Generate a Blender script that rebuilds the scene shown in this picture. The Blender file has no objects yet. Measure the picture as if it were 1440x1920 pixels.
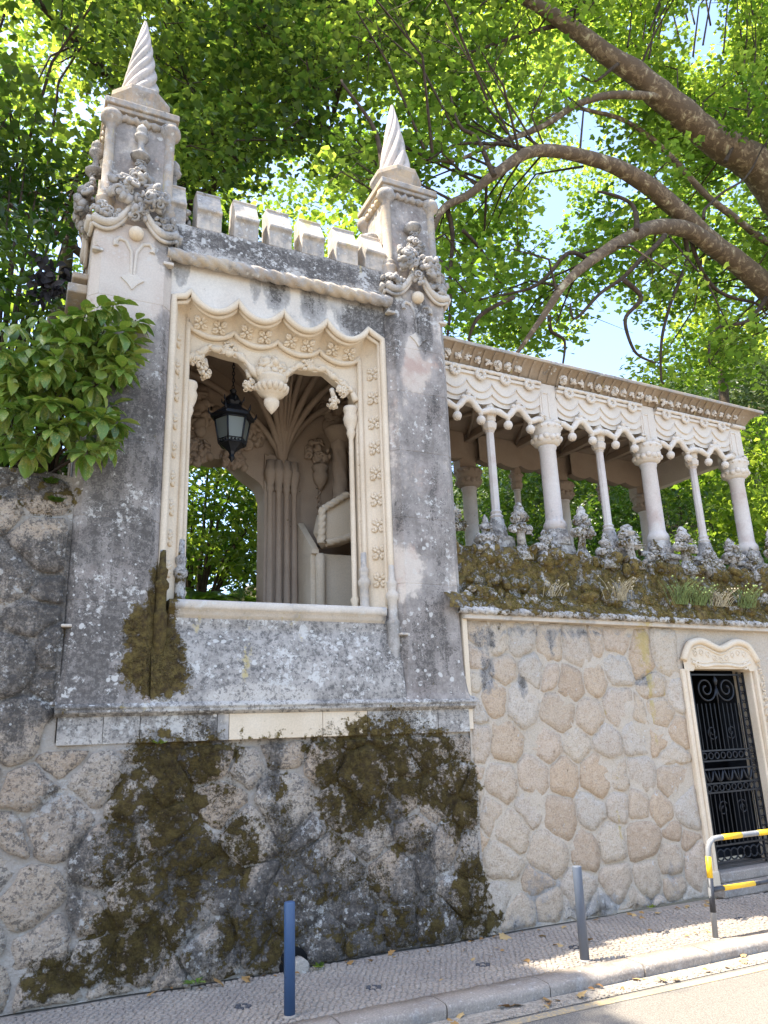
import bpy, bmesh, math, random
import numpy as np
from mathutils import Vector, Matrix, Euler
random.seed(7); RNG = np.random.default_rng(11)
S = bpy.context.scene
COL = S.collection
PI = math.pi
R = math.radians
# ------------------------------------------------------------------ camera, light, exposure
CE = 2.15
CM = np.array([[0.90679112, -0.42012999, -0.03493779],
               [0.08757687, 0.26878962, -0.95920927],
               [0.4123835, 0.86674271, 0.28052971]])
cam_d = bpy.data.cameras.new('camera'); cam = bpy.data.objects.new('camera', cam_d); COL.objects.link(cam)
m3 = Matrix(((CM[0][0], -CM[1][0], -CM[2][0]), (CM[0][1], -CM[1][1], -CM[2][1]), (CM[0][2], -CM[1][2], -CM[2][2])))
cam.matrix_world = Matrix.Translation((0, 0, CE)) @ m3.to_4x4()
cam_d.sensor_fit = 'VERTICAL'; cam_d.sensor_height = 24.0; cam_d.sensor_width = 18.0
cam_d.lens = 24.0 * 1442 / 1920; cam_d.clip_start = .05; cam_d.clip_end = 600
S.camera = cam
SUN = Vector((-.42, .085, .88)).normalized()
W = bpy.data.worlds.new('World'); S.world = W; W.use_nodes = True
wn = W.node_tree; bg = wn.nodes['Background']
sky = wn.nodes.new('ShaderNodeTexSky'); sky.sky_type = 'NISHITA'; sky.sun_disc = False
sky.sun_elevation = math.asin(SUN.z); sky.sun_rotation = math.atan2(SUN.x, SUN.y)
sky.air_density = .8; sky.dust_density = 1.8; sky.ozone_density = 1.2
wn.links.new(sky.outputs[0], bg.inputs[0]); bg.inputs[1].default_value = 0.135
sl = bpy.data.lights.new('sun', 'SUN'); sl.energy = 3.0; sl.angle = R(.53); sl.color = (1, .92, .79)
sun = bpy.data.objects.new('sun', sl); COL.objects.link(sun); sun.location = (-20, 10, 40)
sun.rotation_euler = (-SUN).to_track_quat('-Z', 'Y').to_euler()
S.view_settings.view_transform = 'Standard'; S.view_settings.look = 'None'
S.view_settings.gamma = 1.0; S.view_settings.use_curve_mapping = False
S.view_settings.exposure = 2.42
S.cycles.max_bounces = 7; S.cycles.diffuse_bounces = 4; S.cycles.transmission_bounces = 5
S.cycles.sample_clamp_indirect = 6.0

# ------------------------------------------------------------------ survey helpers
def at(px, py, Y):
    """point seen at a place of the survey photograph, at depth Y"""
    v = CM.T @ np.array([(px - 720) / 1442., (py - 960) / 1442., 1.])
    v = v * (Y / v[1]); return Vector((v[0], v[1], v[2] + CE))
GY = R(2.53)
GO = Vector((4.9, 8.14, 0))
GM = Matrix.Translation(GO) @ Matrix.Rotation(GY, 4, 'Z')
GMI = GM.inverted()
def gat(px, py, v):
    """same, in the gallery's own frame (u along, v deep, z up)"""
    d = CM.T @ np.array([(px - 720) / 1442., (py - 960) / 1442., 1.])
    n = np.array([-math.sin(GY), math.cos(GY), 0.])
    P = np.array(GO) + v * n - np.array([0, 0, CE]); P[2] = 0
    w = d * ((n @ P) / (n @ d))
    return GMI @ Vector((w[0], w[1], w[2] + CE))

# ------------------------------------------------------------------ stains and growth on the walls (fields over the facade)
def blobs(lst):
    o = []
    for px, py, rx, ry, s in lst:
        p = at(px, py, 8.12); o.append((p.x, p.z, rx / 170., ry / 170., s))
    return o
MOSS = blobs([(330,1430,80,70,1),(300,1520,90,80,1),(300,1620,100,90,1),(260,1720,80,70,1),(250,1790,70,50,.8),(470,1770,90,60,.8),
 (440,1600,50,60,.9),(420,1440,40,60,.7),(520,1520,30,90,.6),(700,1400,110,60,1.1),(760,1440,120,80,1.1),(680,1480,90,80,1),(640,1440,60,60,.8),
 (860,1480,50,90,1),(820,1420,50,60,.9),(735,1370,45,45,1.1),(880,1680,50,70,1),(900,1730,60,40,.9),(790,1730,120,50,.7),(700,1640,60,60,.5),(620,1610,40,110,.6),
 (560,1660,50,60,.6),(120,1830,70,30,.9),(200,1810,80,30,.8),(600,1780,120,40,.5),(760,1560,60,60,.6),
 (290,1250,55,50,1.5),(285,1190,45,55,1.4),(297,1120,22,60,1.3),(318,1250,35,50,1.2),(315,1140,20,60,.9),
 (40,920,90,50,.6),(600,1400,40,40,.6)])
DARK = blobs([(90,1080,120,70,0.72),(150,1150,90,80,1),(60,1200,90,80,0.79),(180,1190,60,50,1.5),(130,1290,90,70,1),(200,1020,40,40,1),(60,1280,80,80,0.79),(110,1460,90,90,0.72),(150,1580,100,80,0.63),(30,1540,60,80,0.36),(120,1660,70,60,0.54),(420,1640,120,110,1.1),(560,1680,90,90,1.1),(700,1600,110,110,0.75),(360,1400,100,60,1),(500,1480,70,110,0.88),(600,1560,80,110,0.75),(430,1740,140,60,0.88),(700,1740,200,60,0.88),(820,1600,90,120,0.62),(290,1380,160,40,0.62),(60,1000,90,50,0.45),(30,900,80,40,1),(640,1350,60,60,0.5),(980,1740,90,30,0.4),(690,600,60,45,1.8),(590,550,30,60,1.1),(520,530,30,50,1.3),(480,530,14,45,1.4),(640,560,25,40,0.64),(345,500,18,45,1.3),(470,470,180,25,0.96),(640,510,120,25,0.96),(240,760,70,90,1),(230,890,80,60,0.8),(200,1000,90,80,1),(220,1110,90,80,0.75),(250,680,40,40,0.8),(300,800,20,260,0.5),(790,1200,80,110,0.75),(780,820,30,60,0.5),(820,980,40,120,0.5),(910,1195,35,28,0.93),(915,1265,18,50,0.93),(1040,1212,12,26,0.93),(1215,1275,36,14,0.93),(1290,1650,40,50,0.5),(1010,1665,60,30,0.6),(960,1725,70,30,0.8),(1110,1705,110,20,0.7),(1250,1700,90,20,0.6),(985,1290,14,30,1),(1060,1185,200,8,0.9),(980,1630,40,14,0.5),(740,620,25,90,0.96),(790,620,20,70,1.4),(800,760,40,80,0.5),(310,480,25,50,0.96),(180,640,60,40,0.2),(830,900,40,150,0.35),(780,980,50,60,0.5)])
PALE = blobs([(410,1500,45,60,1.5),(465,1560,40,70,1.2),(460,1430,40,50,1.0),(560,1450,30,70,1.2),(150,1400,60,50,1.2),(240,1430,45,50,1.2),(190,1470,50,60,.8),(30,1700,60,100,1.0),(330,1760,30,40,.6),(390,1720,30,40,.7),(640,1380,60,40,.8),(20,1500,40,60,.7),(90,1560,40,40,.6),(620,1500,30,40,.8),(800,1520,30,25,.9),(700,1600,40,60,.5),
 (480,1310,80,25,1.2),(560,1345,130,16,1.6),(680,1420,20,15,.5),(220,520,110,90,1),(210,440,90,60,1),(420,530,80,60,1.2),(560,540,20,40,.3),(780,690,40,70,.9),(762,1085,24,80,.5),
 (750,1100,25,80,.6),(20,960,50,30,.6),(100,960,60,40,.6),(630,1560,30,80,.5),(860,1560,40,50,.4),(940,1640,60,100,.4)])
def field(lst, X, Z):
    o = np.zeros(len(X))
    for x, z, rx, rz, s in lst:
        d = ((X - x) / rx) ** 2 + ((Z - z) / rz) ** 2
        o = np.maximum(o, s * np.clip(1.35 - .75 * d, 0, 1))
    return o

# ------------------------------------------------------------------ mesh helpers
MATW = {}
def wmat(o): return MATW.get(o.name, Matrix())
class MB:
    def __init__(s): s.v = []; s.f = []; s.sm = []
    def add(s, vs, fs, smooth=False):
        n = len(s.v); s.v.extend([tuple(v) for v in vs]); s.f.extend([tuple(i + n for i in f) for f in fs]); s.sm.extend([smooth] * len(fs)); return s
    def box(s, x0, x1, y0, y1, z0, z1, M=None):
        vs = [Vector((x, y, z)) for z in (z0, z1) for y in (y0, y1) for x in (x0, x1)]
        if M: vs = [M @ v for v in vs]
        return s.add(vs, [(0,2,3,1),(4,5,7,6),(0,1,5,4),(2,6,7,3),(0,4,6,2),(1,3,7,5)])
    def tube(s, pts, rad, n=8, caps=True, smooth=True, twist=0):
        pts = [Vector(p) for p in pts]; N = len(pts)
        if not hasattr(rad, '__len__'): rad = [rad] * N
        vs = []; up = Vector((0, 0, 1)); pn = None
        for i, p in enumerate(pts):
            t = (pts[min(i + 1, N - 1)] - pts[max(i - 1, 0)]).normalized()
            if pn is None:
                a = up if abs(t.z) < .9 else Vector((1, 0, 0)); pn = t.cross(a).normalized()
            else:
                pn = (pn - t * pn.dot(t)).normalized()
            b = t.cross(pn)
            for k in range(n):
                a = 2 * PI * k / n + twist * i
                vs.append(p + (pn * math.cos(a) + b * math.sin(a)) * rad[i])
        fs = [(i*n+k, i*n+(k+1)%n, (i+1)*n+(k+1)%n, (i+1)*n+k) for i in range(N-1) for k in range(n)]
        s.add(vs, fs, smooth)
        if caps:
            n0 = len(s.v) - len(vs)
            s.f.append(tuple(n0 + k for k in range(n))[::-1]); s.f.append(tuple(n0 + (N-1)*n + k for k in range(n))); s.sm += [False, False]
        return s
    def lathe(s, prof, c=(0,0,0), n=16, smooth=True, rot=0, sx=1, sy=1, M=None):
        vs = []
        for r, z in prof:
            for k in range(n):
                a = rot + 2 * PI * k / n
                v = Vector((c[0] + sx * r * math.cos(a), c[1] + sy * r * math.sin(a), c[2] + z)); vs.append(M @ v if M else v)
        L = len(prof)
        fs = [(i*n+k, i*n+(k+1)%n, (i+1)*n+(k+1)%n, (i+1)*n+k) for i in range(L-1) for k in range(n)]
        n0 = len(s.v); s.add(vs, fs, smooth)
        s.f.append(tuple(n0 + k for k in range(n))[::-1]); s.f.append(tuple(n0 + (L-1)*n + k for k in range(n))); s.sm += [False, False]
        return s
    def ball(s, c, r, n=8, m=6, M=None, sc=(1,1,1)):
        vs = []; fs = []
        for j in range(m + 1):
            t = PI * j / m
            for k in range(n):
                a = 2 * PI * k / n
                v = Vector((sc[0]*r*math.sin(t)*math.cos(a), sc[1]*r*math.sin(t)*math.sin(a), sc[2]*r*math.cos(t)))
                if M: v = M @ v
                vs.append(v + Vector(c))
        for j in range(m):
            for k in range(n): fs.append((j*n+k, (j+1)*n+k, (j+1)*n+(k+1)%n, j*n+(k+1)%n))
        return s.add(vs, fs, True)
    def grid(s, fn, nu, nv, smooth=True, flip=False):
        vs = [fn(i / nu, j / nv) for j in range(nv + 1) for i in range(nu + 1)]
        w = nu + 1
        fs = [(j*w+i, j*w+i+1, (j+1)*w+i+1, (j+1)*w+i) for j in range(nv) for i in range(nu)]
        if flip: fs = [f[::-1] for f in fs]
        return s.add(vs, fs, smooth)
    def extrude(s, poly, fn, d0, d1, smooth=False):
        """poly (a,b) list -> prism; fn(a,b,d) -> 3d"""
        n = len(poly); vs = [fn(a, b, d0) for a, b in poly] + [fn(a, b, d1) for a, b in poly]
        fs = [tuple(range(n)), tuple(range(2*n-1, n-1, -1))] + [(i, n+i, n+(i+1)%n, (i+1)%n) for i in range(n)]
        return s.add(vs, fs, smooth)
    def loft(s, A, B, smooth=True):
        n = len(A); return s.add(list(A) + list(B), [(i, i+1, n+i+1, n+i) for i in range(n-1)], smooth)
    def mesh(s, name, mat=None, Mi=None, fields=False, world=None):
        me = bpy.data.meshes.new(name)
        V = np.array([tuple(v) for v in s.v], float)
        if fields:
            Wd = V if world is None else np.array([tuple(world @ Vector(v)) for v in s.v])
        if Mi is not None: V = np.array([tuple(Mi @ Vector(v)) for v in s.v])
        me.from_pydata(V.tolist(), [], s.f); me.polygons.foreach_set('use_smooth', s.sm)
        bm = bmesh.new(); bm.from_mesh(me); bmesh.ops.recalc_face_normals(bm, faces=bm.faces); bm.to_mesh(me); bm.free()
        if fields: set_fields(me, Wd)
        if mat: me.materials.append(mat)
        me.update(); return me
def set_fields(me, Wd, add=None):
    for nm, L in (('moss', MOSS), ('dark', DARK), ('pale', PALE)):
        a = me.attributes.new(nm, 'FLOAT', 'POINT'); val = field(L, Wd[:, 0], Wd[:, 2])
        if add and nm in add: val = np.maximum(val, add[nm])
        a.data.foreach_set('value', val.astype(np.float32))
NAMES = {}
def newobj(name, data):
    o = bpy.data.objects.new(name, data); COL.objects.link(o); return o
def obj(name, mb, mat, parent=None, bevel=0, fields=False, seg=2, local=False, subd=0):
    """local: coordinates are already in the parent's frame"""
    Mi = None; wm = None
    if parent is not None:
        P = wmat(parent)
        if local: wm = P
        else: Mi = P.inverted()
    me = mb.mesh(name, mat, Mi, fields, wm)
    o = newobj(name, me)
    if parent is not None: o.parent = parent; MATW[o.name] = wmat(parent)
    if bevel:
        b = o.modifiers.new('bevel', 'BEVEL'); b.width = bevel; b.segments = seg; b.limit_method = 'ANGLE'; b.angle_limit = R(35)
    if subd:
        b = o.modifiers.new('sub', 'SUBSURF'); b.levels = subd; b.render_levels = subd
    return o
def tag(o, label=None, cat=None, group=None, kind=None):
    if label: o['label'] = label
    if cat: o['category'] = cat
    if group: o['group'] = group
    if kind: o['kind'] = kind
    return o
def empty(name, M, label=None, cat=None, group=None, kind=None):
    if not isinstance(M, Matrix): M = Matrix.Translation(M)
    o = newobj(name, None); o.matrix_world = M; o.empty_display_size = .2; MATW[o.name] = M
    return tag(o, label, cat, group, kind)
def inst(name, me, parent, loc, rot=(0,0,0), sc=1, M=None):
    """piece sharing mesh data, placed in the parent's frame"""
    o = newobj(name, me)
    if parent is not None: o.parent = parent
    if M is not None: o.matrix_local = M; return o
    o.location = loc; o.rotation_euler = rot; o.scale = (sc, sc, sc) if not hasattr(sc, '__len__') else sc
    return o

# ------------------------------------------------------------------ materials
class NT:
    def __init__(s, name):
        s.m = bpy.data.materials.new(name); s.m.use_nodes = True; s.t = s.m.node_tree; s.b = s.t.nodes['Principled BSDF']; s.out = s.t.nodes['Material Output']
    def n(s, ty, **kw):
        nd = s.t.nodes.new(ty)
        for k, v in kw.items():
            if k.startswith('i_'): nd.inputs[k[2:].replace('_', ' ')].default_value = v
            else: setattr(nd, k, v)
        return nd
    def l(s, a, b): s.t.links.new(a, b)
    def pos(s, sc=(1,1,1)):
        g = s.n('ShaderNodeNewGeometry'); m = s.n('ShaderNodeMapping'); m.inputs['Scale'].default_value = sc; s.l(g.outputs['Position'], m.inputs[0]); return m.outputs[0]
    def noise(s, vec, scale, det=5, rough=.6, dist=0):
        n = s.n('ShaderNodeTexNoise'); n.inputs['Scale'].default_value = scale; n.inputs['Detail'].default_value = det; n.inputs['Roughness'].default_value = rough; n.inputs['Distortion'].default_value = dist
        s.l(vec, n.inputs['Vector']); return n.outputs[0]
    def math(s, op, a, b=None, clamp=False):
        n = s.n('ShaderNodeMath', operation=op); n.use_clamp = clamp
        for i, x in enumerate((a, b)):
            if x is None: continue
            if isinstance(x, (int, float)): n.inputs[i].default_value = x
            else: s.l(x, n.inputs[i])
        return n.outputs[0]
    def step(s, x, a, b):
        n = s.n('ShaderNodeMapRange'); n.interpolation_type = 'SMOOTHSTEP'; n.inputs[1].default_value = a; n.inputs[2].default_value = b; s.l(x, n.inputs[0]); return n.outputs[0]
    def mix(s, f, a, b):
        n = s.n('ShaderNodeMix', data_type='RGBA')
        for i, x in ((0, f), (6, a), (7, b)):
            if isinstance(x, (int, float)): n.inputs[i].default_value = x
            elif isinstance(x, tuple): n.inputs[i].default_value = (*x, 1) if len(x) == 3 else x
            else: s.l(x, n.inputs[i])
        return n.outputs[2]
    def attr(s, nm):
        n = s.n('ShaderNodeAttribute', attribute_name=nm); return n.outputs['Fac']
    def bump(s, h, st, dist=.01):
        n = s.n('ShaderNodeBump'); n.inputs['Strength'].default_value = st; n.inputs['Distance'].default_value = dist; s.l(h, n.inputs['Height']); s.l(n.outputs[0], s.b.inputs['Normal'])
    def fin(s, col, rough=.85, spec=.3):
        s.l(col, s.b.inputs['Base Color']) if not isinstance(col, tuple) else None
        if isinstance(col, tuple): s.b.inputs['Base Color'].default_value = (*col, 1)
        s.b.inputs['Roughness'].default_value = rough; s.b.inputs['Specular IOR Level'].default_value = spec; return s.m
def stone(name, c1, c2, mossgain=1.15, rough=0., grey=0., black=0., white=0., warm=0., yellow=0., bump=.5, rand=0., moss=0., greycol=(.215,.202,.184), attrw=1.0, grain=0.):
    t = NT(name); p = t.pos(); pv = t.pos((1, 1, .17))
    n1 = t.noise(p, 1.7, 6); n2 = t.noise(pv, 5.5, 7, .65); n3 = t.noise(p, 13, 6, .7); n4 = t.noise(p, 55, 4, .7)
    dark = t.attr('dark'); ms = t.attr('moss'); pale = t.attr('pale')
    col = t.mix(t.step(n1, .35, .65), c1, c2)
    if rand:
        oi = t.n('ShaderNodeObjectInfo'); cr = t.n('ShaderNodeValToRGB'); el = cr.color_ramp.elements
        cols = [(.56,.455,.33),(.54,.385,.245),(.58,.485,.365),(.46,.33,.215),(.54,.43,.31),(.57,.435,.31),(.52,.45,.36),(.60,.51,.40)]
        el[0].position = 0; el[0].color = (*cols[0], 1); el[1].position = 1; el[1].color = (*cols[-1], 1)
        for i, c in enumerate(cols[1:-1]): e = el.new((i + 1) / 7); e.color = (*c, 1)
        cr.color_ramp.interpolation = 'CONSTANT' if False else 'LINEAR'
        t.l(oi.outputs['Random'], cr.inputs[0]); col = t.mix(rand, col, cr.outputs[0])
        col = t.mix(t.math('MULTIPLY', t.step(n3, .45, .75), .5), col, (.33,.215,.13))
    if grain:
        col = t.mix(t.math('MULTIPLY', t.step(n4, .52, .68), grain), col, (.17,.15,.13))
        col = t.mix(t.math('MULTIPLY', t.step(n4, .46, .30), grain), col, (.55,.50,.44))
    if warm: col = t.mix(t.math('MULTIPLY', t.step(t.noise(p, 2.3, 5), .52, .7), warm), col, (.36,.20,.15))
    col = t.mix(t.math('MULTIPLY', t.step(n4, .40, .60), .22), col, t.mix(.5, col, (.10,.09,.08)))
    # grey patina
    gsrc = t.math('ADD', t.math('MULTIPLY', n1, .5), t.math('MULTIPLY', n2, .5))
    def amp(x, k): return t.math('ADD', t.math('MULTIPLY', x, k), .5 - .5 * k)
    gsrc = amp(t.math('ADD', t.math('MULTIPLY', gsrc, .65), t.math('MULTIPLY', n3, .35)), 1.9)
    def thr(a): return .5 + (.5 - a) * .42 * 1.7
    g0 = t.math('ADD', gsrc, t.math('MULTIPLY', t.math('SUBTRACT', dark, pale), .42 * attrw))
    gm = t.step(g0, thr(grey) - .11, thr(grey) + .11)
    col = t.mix(t.math('MULTIPLY', gm, .85), col, t.mix(t.step(t.math('ADD', t.math('MULTIPLY', n3, .5), t.math('MULTIPLY', t.noise(p, 5, 6, .7), .5)), .36, .64), tuple(x * .72 for x in greycol), tuple(x * 1.9 for x in greycol)))
    if white > .58:
        mo = t.math('ADD', t.math('MULTIPLY', t.noise(p, 27, 7, .78), .65), t.math('MULTIPLY', n3, .35))
        col = t.mix(t.math('MULTIPLY', t.step(mo, .50, .44), .7), col, (.075,.07,.066)); col = t.mix(t.math('MULTIPLY', t.step(mo, .54, .60), .6), col, (.36,.33,.29))
    # black crust
    b0 = t.math('ADD', amp(t.math('ADD', t.math('ADD', t.math('MULTIPLY', n2, .42), t.math('MULTIPLY', n3, .36)), t.math('MULTIPLY', n4, .22)), 1.9), t.math('MULTIPLY', t.math('SUBTRACT', dark, pale), .34 * attrw))
    bm_ = t.step(b0, thr(black) - .05, thr(black) + .12)
    bm_ = t.math('MULTIPLY', bm_, t.math('ADD', .48, t.math('MULTIPLY', t.step(t.math('ADD', t.math('MULTIPLY', t.noise(p, 21, 6, .75), .7), t.math('MULTIPLY', n4, .3)), .43, .54), .52)))
    col = t.mix(t.math('MULTIPLY', bm_, .92), col, t.mix(n4, (.028,.025,.022), (.13,.115,.10)))
    # lichen: pale round spots and crusts
    if white:
        vo = t.n('ShaderNodeTexVoronoi'); vo.inputs['Scale'].default_value = 16; t.l(t.mix(.03, p, t.n('ShaderNodeTexNoise').outputs[1]), vo.inputs['Vector'])
        sp = t.n('ShaderNodeSeparateColor'); t.l(vo.outputs['Color'], sp.inputs[0]); rr_ = t.math('ADD', t.math('MULTIPLY', t.math('POWER', sp.outputs[0], 2.0), .30), .02)
        wsp = t.math('MULTIPLY', t.step(t.math('SUBTRACT', rr_, vo.outputs['Distance']), -.01, .05), t.step(t.math('ADD', n1, t.math('MULTIPLY', n3, .6)), .95 - white * .3, 1.0 - white * .3))
        wcr = t.step(t.math('ADD', t.math('MULTIPLY', t.noise(p, 17, 7, .78), .55), t.math('MULTIPLY', t.noise(p, 3.3, 4), .45)), .605 - .085 * white, .65 - .085 * white)
        vo2 = t.n('ShaderNodeTexVoronoi'); vo2.inputs['Scale'].default_value = 8.5; t.l(t.mix(.09, p, t.n('ShaderNodeTexNoise', **{'i_Scale': 9.0, 'i_Detail': 5.0}).outputs[1]), vo2.inputs['Vector'])
        wsp = t.math('MAXIMUM', wsp, t.math('MULTIPLY', t.step(vo2.outputs['Distance'], .25, .19), t.step(t.math('ADD', n1, t.math('MULTIPLY', t.noise(p, 2.9, 3), .8)), 1.10 - white * .2, 1.15 - white * .2)))
        wm = t.math('MULTIPLY', t.math('MAXIMUM', wsp, wcr), t.math('SUBTRACT', 1, t.math('MULTIPLY', pale, .5), True))
        col = t.mix(t.math('MULTIPLY', wm, .8), col, t.mix(n4, (.46,.435,.385), (.62,.59,.53)))
    if yellow:
        ym = t.step(t.math('ADD', t.math('MULTIPLY', t.noise(pv, 3.1, 4), .7), t.math('MULTIPLY', n3, .3)), .62 - .1 * yellow, .68 - .1 * yellow)
        col = t.mix(t.math('MULTIPLY', ym, .6), col, (.46,.35,.10))
    mn = t.math('ADD', t.math('ADD', t.math('MULTIPLY', n3, .42), t.math('MULTIPLY', t.noise(p, 4.6, 5, .65), .40)), t.math('MULTIPLY', n1, .18)); mm0 = t.math('ADD', t.math('MULTIPLY', ms, .74), t.math('MULTIPLY', t.math('SUBTRACT', mn, .5), 4.6))
    if moss: mm0 = t.math('ADD', mm0, moss)
    mm = t.step(mm0, .5, .72)
    mg = lambda *c: tuple(x*mossgain for x in c); mcol = t.mix(t.step(n3, .35, .65), mg(.042,.027,.012), t.mix(n4, mg(.080,.055,.018), mg(.14,.102,.03)))
    col = t.mix(mm, col, mcol)
    h = t.math('ADD', t.math('MULTIPLY', n3, .6), t.math('MULTIPLY', n4, .4)); h = t.math('ADD', h, t.math('MULTIPLY', mm, t.math('ADD', .35, n4)))
    h = t.math('ADD', h, t.math('MULTIPLY', t.noise(p, 7.5, 7, .7), 3.5 * rough)) if rough else h; t.bump(h, bump, .02 + .02 * rough)
    return t.fin(col, .9, .2)
def plain(name, c, rough=.5, metal=0, spec=.5, var=.25, sc=8):
    t = NT(name); n = t.noise(t.pos(), sc, 5)
    col = t.mix(t.step(n, .3, .7), tuple(x * (1 - var) for x in c), tuple(min(1, x * (1 + var)) for x in c))
    t.b.inputs['Metallic'].default_value = metal; t.bump(n, .1, .01)
    return t.fin(col, rough, spec)
def leafmat(name, cols, trans, tw=.5, rough=.45):
    t = NT(name); a = t.attr('tint')
    cr = t.n('ShaderNodeValToRGB'); el = cr.color_ramp.elements
    el[0].color = (*cols[0], 1); el[1].color = (*cols[-1], 1); el[0].position = 0; el[1].position = 1
    for i, c in enumerate(cols[1:-1]): e = el.new((i + 1) / (len(cols) - 1)); e.color = (*c, 1)
    t.l(a, cr.inputs[0]); t.l(cr.outputs[0], t.b.inputs['Base Color']); t.b.inputs['Roughness'].default_value = rough; t.b.inputs['Specular IOR Level'].default_value = .35
    tr = t.n('ShaderNodeBsdfTranslucent')
    t.l(t.mix(a, trans[0], trans[1]), tr.inputs[0])
    mx = t.n('ShaderNodeMixShader'); mx.inputs[0].default_value = tw; t.l(t.b.outputs[0], mx.inputs[1]); t.l(tr.outputs[0], mx.inputs[2]); t.l(mx.outputs[0], t.out.inputs[0])
    return t.m
CR1, CR2 = (.68,.565,.415), (.62,.50,.35)
M = dict(
 clean=stone('carved_limestone', CR1, CR2, grey=.06, black=-.1, white=0, bump=.25),
 mid=stone('weathered_limestone', (.58,.51,.42), (.50,.43,.34), grey=.35, black=.12, white=.35, yellow=.15, bump=.45),
 pillar=stone('stained_pillar_stone', (.56,.485,.40), (.50,.41,.33), greycol=(.17,.152,.135), grey=.58, black=.24, white=.5, warm=.5, yellow=.0, bump=.45),
 grey=stone('grey_lichen_stone', (.50,.455,.39), (.43,.385,.325), greycol=(.21,.19,.165), grey=.66, black=.27, white=.8, yellow=.12, bump=.6),
 panel=stone('rendered_panel', (.66,.60,.51), (.60,.53,.44), grey=.3, black=.02, white=.35, bump=.3),
 cap=stone('sunbaked_capstone', (.47,.38,.27), (.40,.31,.23), grey=.50, black=.27, white=.35, yellow=.35, bump=.5),
 spire=stone('twisted_spire_stone', (.56,.48,.41), (.50,.43,.36), grey=.36, black=.12, white=.2, warm=.08, bump=.4),
 crocket=stone('grey_carved_stone', (.44,.39,.33), (.36,.31,.26), grey=.6, black=.40, white=.45, bump=.5),
 merlon=stone('battlement_stone', (.58,.50,.40), (.52,.43,.33), grey=.50, black=.26, white=.35, yellow=.2, bump=.45),
 gal=stone('pink_limestone', (.67,.585,.475), (.62,.53,.425), grey=.08, black=-.06, white=.1, bump=.3),
 galcol=stone('column_marble', (.60,.54,.47), (.56,.48,.41), grey=.25, black=-.02, white=.25, warm=.35, bump=.3),
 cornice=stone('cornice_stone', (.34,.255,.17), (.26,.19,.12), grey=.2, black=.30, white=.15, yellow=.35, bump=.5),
 rubble=stone('granite_rubble', (.53,.44,.325), (.48,.39,.285), rough=.8, grey=.10, black=.06, white=.15, yellow=.12, bump=.7, rand=.9, grain=.45),
 rubble_old=stone('old_granite_rubble', (.54,.45,.35), (.48,.39,.30), greycol=(.21,.18,.147), attrw=1.0, rough=1.2, grey=.30, black=.29, white=.62, bump=.8, rand=.5, grain=.3),
 mortar=stone('lime_mortar', (.54,.455,.35), (.50,.415,.31), rough=.7, grey=.22, black=.08, white=.15, bump=.6, grain=.2),
 mortar_old=stone('old_mortar', (.44,.39,.325), (.38,.33,.275), greycol=(.20,.175,.145), attrw=1.0, rough=1., grey=.30, black=.29, white=.5, bump=.7),
 mossy=stone('moss_covered_stone', (.46,.41,.33), (.40,.34,.27), mossgain=1.9, grey=.6, black=.35, white=.9, bump=.8, moss=.75),
 halfmoss=stone('lichened_pinnacle_stone', (.52,.48,.43), (.44,.40,.35), grey=.5, black=.25, white=1.0, bump=.7, moss=.42),
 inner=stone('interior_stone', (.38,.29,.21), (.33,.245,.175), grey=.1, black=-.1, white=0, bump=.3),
 kerb=stone('kerb_granite', (.31,.265,.215), (.23,.195,.16), grey=.35, black=.22, white=.1, bump=.6, grain=.5),
 cobble=stone('limestone_sett', (.33,.28,.225), (.27,.23,.19), grey=.12, black=-.05, white=.05, bump=.5, grain=.25),
 iron=plain('black_iron', (.022,.023,.026), .45, .6), glass=None,
)
# ------------------------------------------------------------------ ground, pavement, kerb, road
def asphalt():
    t = NT('road_asphalt'); p = t.pos(); n = t.noise(p, 90, 3, .8); n2 = t.noise(p, 1.2, 4)
    col = t.mix(t.step(n, .35, .65), (.10,.09,.078), (.26,.235,.195)); col = t.mix(t.math('MULTIPLY', n2, .3), col, (.22,.2,.175))
    t.bump(n, .8, .008); return t.fin(col, .9, .2)
def sandm(name, a, b, sc=40):
    t = NT(name); p = t.pos(); n = t.noise(p, sc, 6, .7); t.bump(n, .6, .01); return t.fin(t.mix(t.step(n, .35, .65), a, b), .95, .1)
def ypaint():
    t = NT('worn_yellow_paint'); p = t.pos(); n = t.noise(p, 30, 5, .75); n2 = t.noise(p, 3, 3)
    m = t.step(t.math('ADD', t.math('MULTIPLY', n, .7), t.math('MULTIPLY', n2, .3)), .43, .57)
    t.bump(t.noise(p, 90, 3), .6, .006); return t.fin(t.mix(m, (.26,.235,.19), (.47,.34,.17)), .85, .2)
RZ = -.125
mb = MB(); mb.grid(lambda a, b: Vector((-60 + 140 * a, -60 + 66.42 * b, RZ)), 8, 8); tag(obj('road', mb, asphalt()), 'grey asphalt road surface', kind='structure')
mb = MB(); mb.grid(lambda a, b: Vector((-30 + 60 * a, 6.2 + .22 * b, RZ + .006 + .012 * b)), 60, 2); obj('gutter', mb, sandm('gutter_grit', (.22,.19,.15), (.36,.32,.26), 25)); tag(bpy.data.objects['gutter'], 'pale gritty gutter strip along the kerb', kind='structure')
mb = MB(); mb.grid(lambda a, b: Vector((-30 + 60 * a, 6.05 + .11 * b + .012 * math.sin(a * 90), RZ + .004)), 120, 1); tag(obj('road_marking', mb, ypaint()), 'worn yellow edge line', kind='structure')
mb = MB(); mb.grid(lambda a, b: Vector((-20 + 50 * a, 6.6 + 1.62 * b, -.014)), 20, 2); pave = tag(obj('pavement', mb, sandm('joint_sand', (.25,.215,.17), (.32,.275,.225))), 'pavement bedding of small limestone setts', kind='structure')
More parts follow.
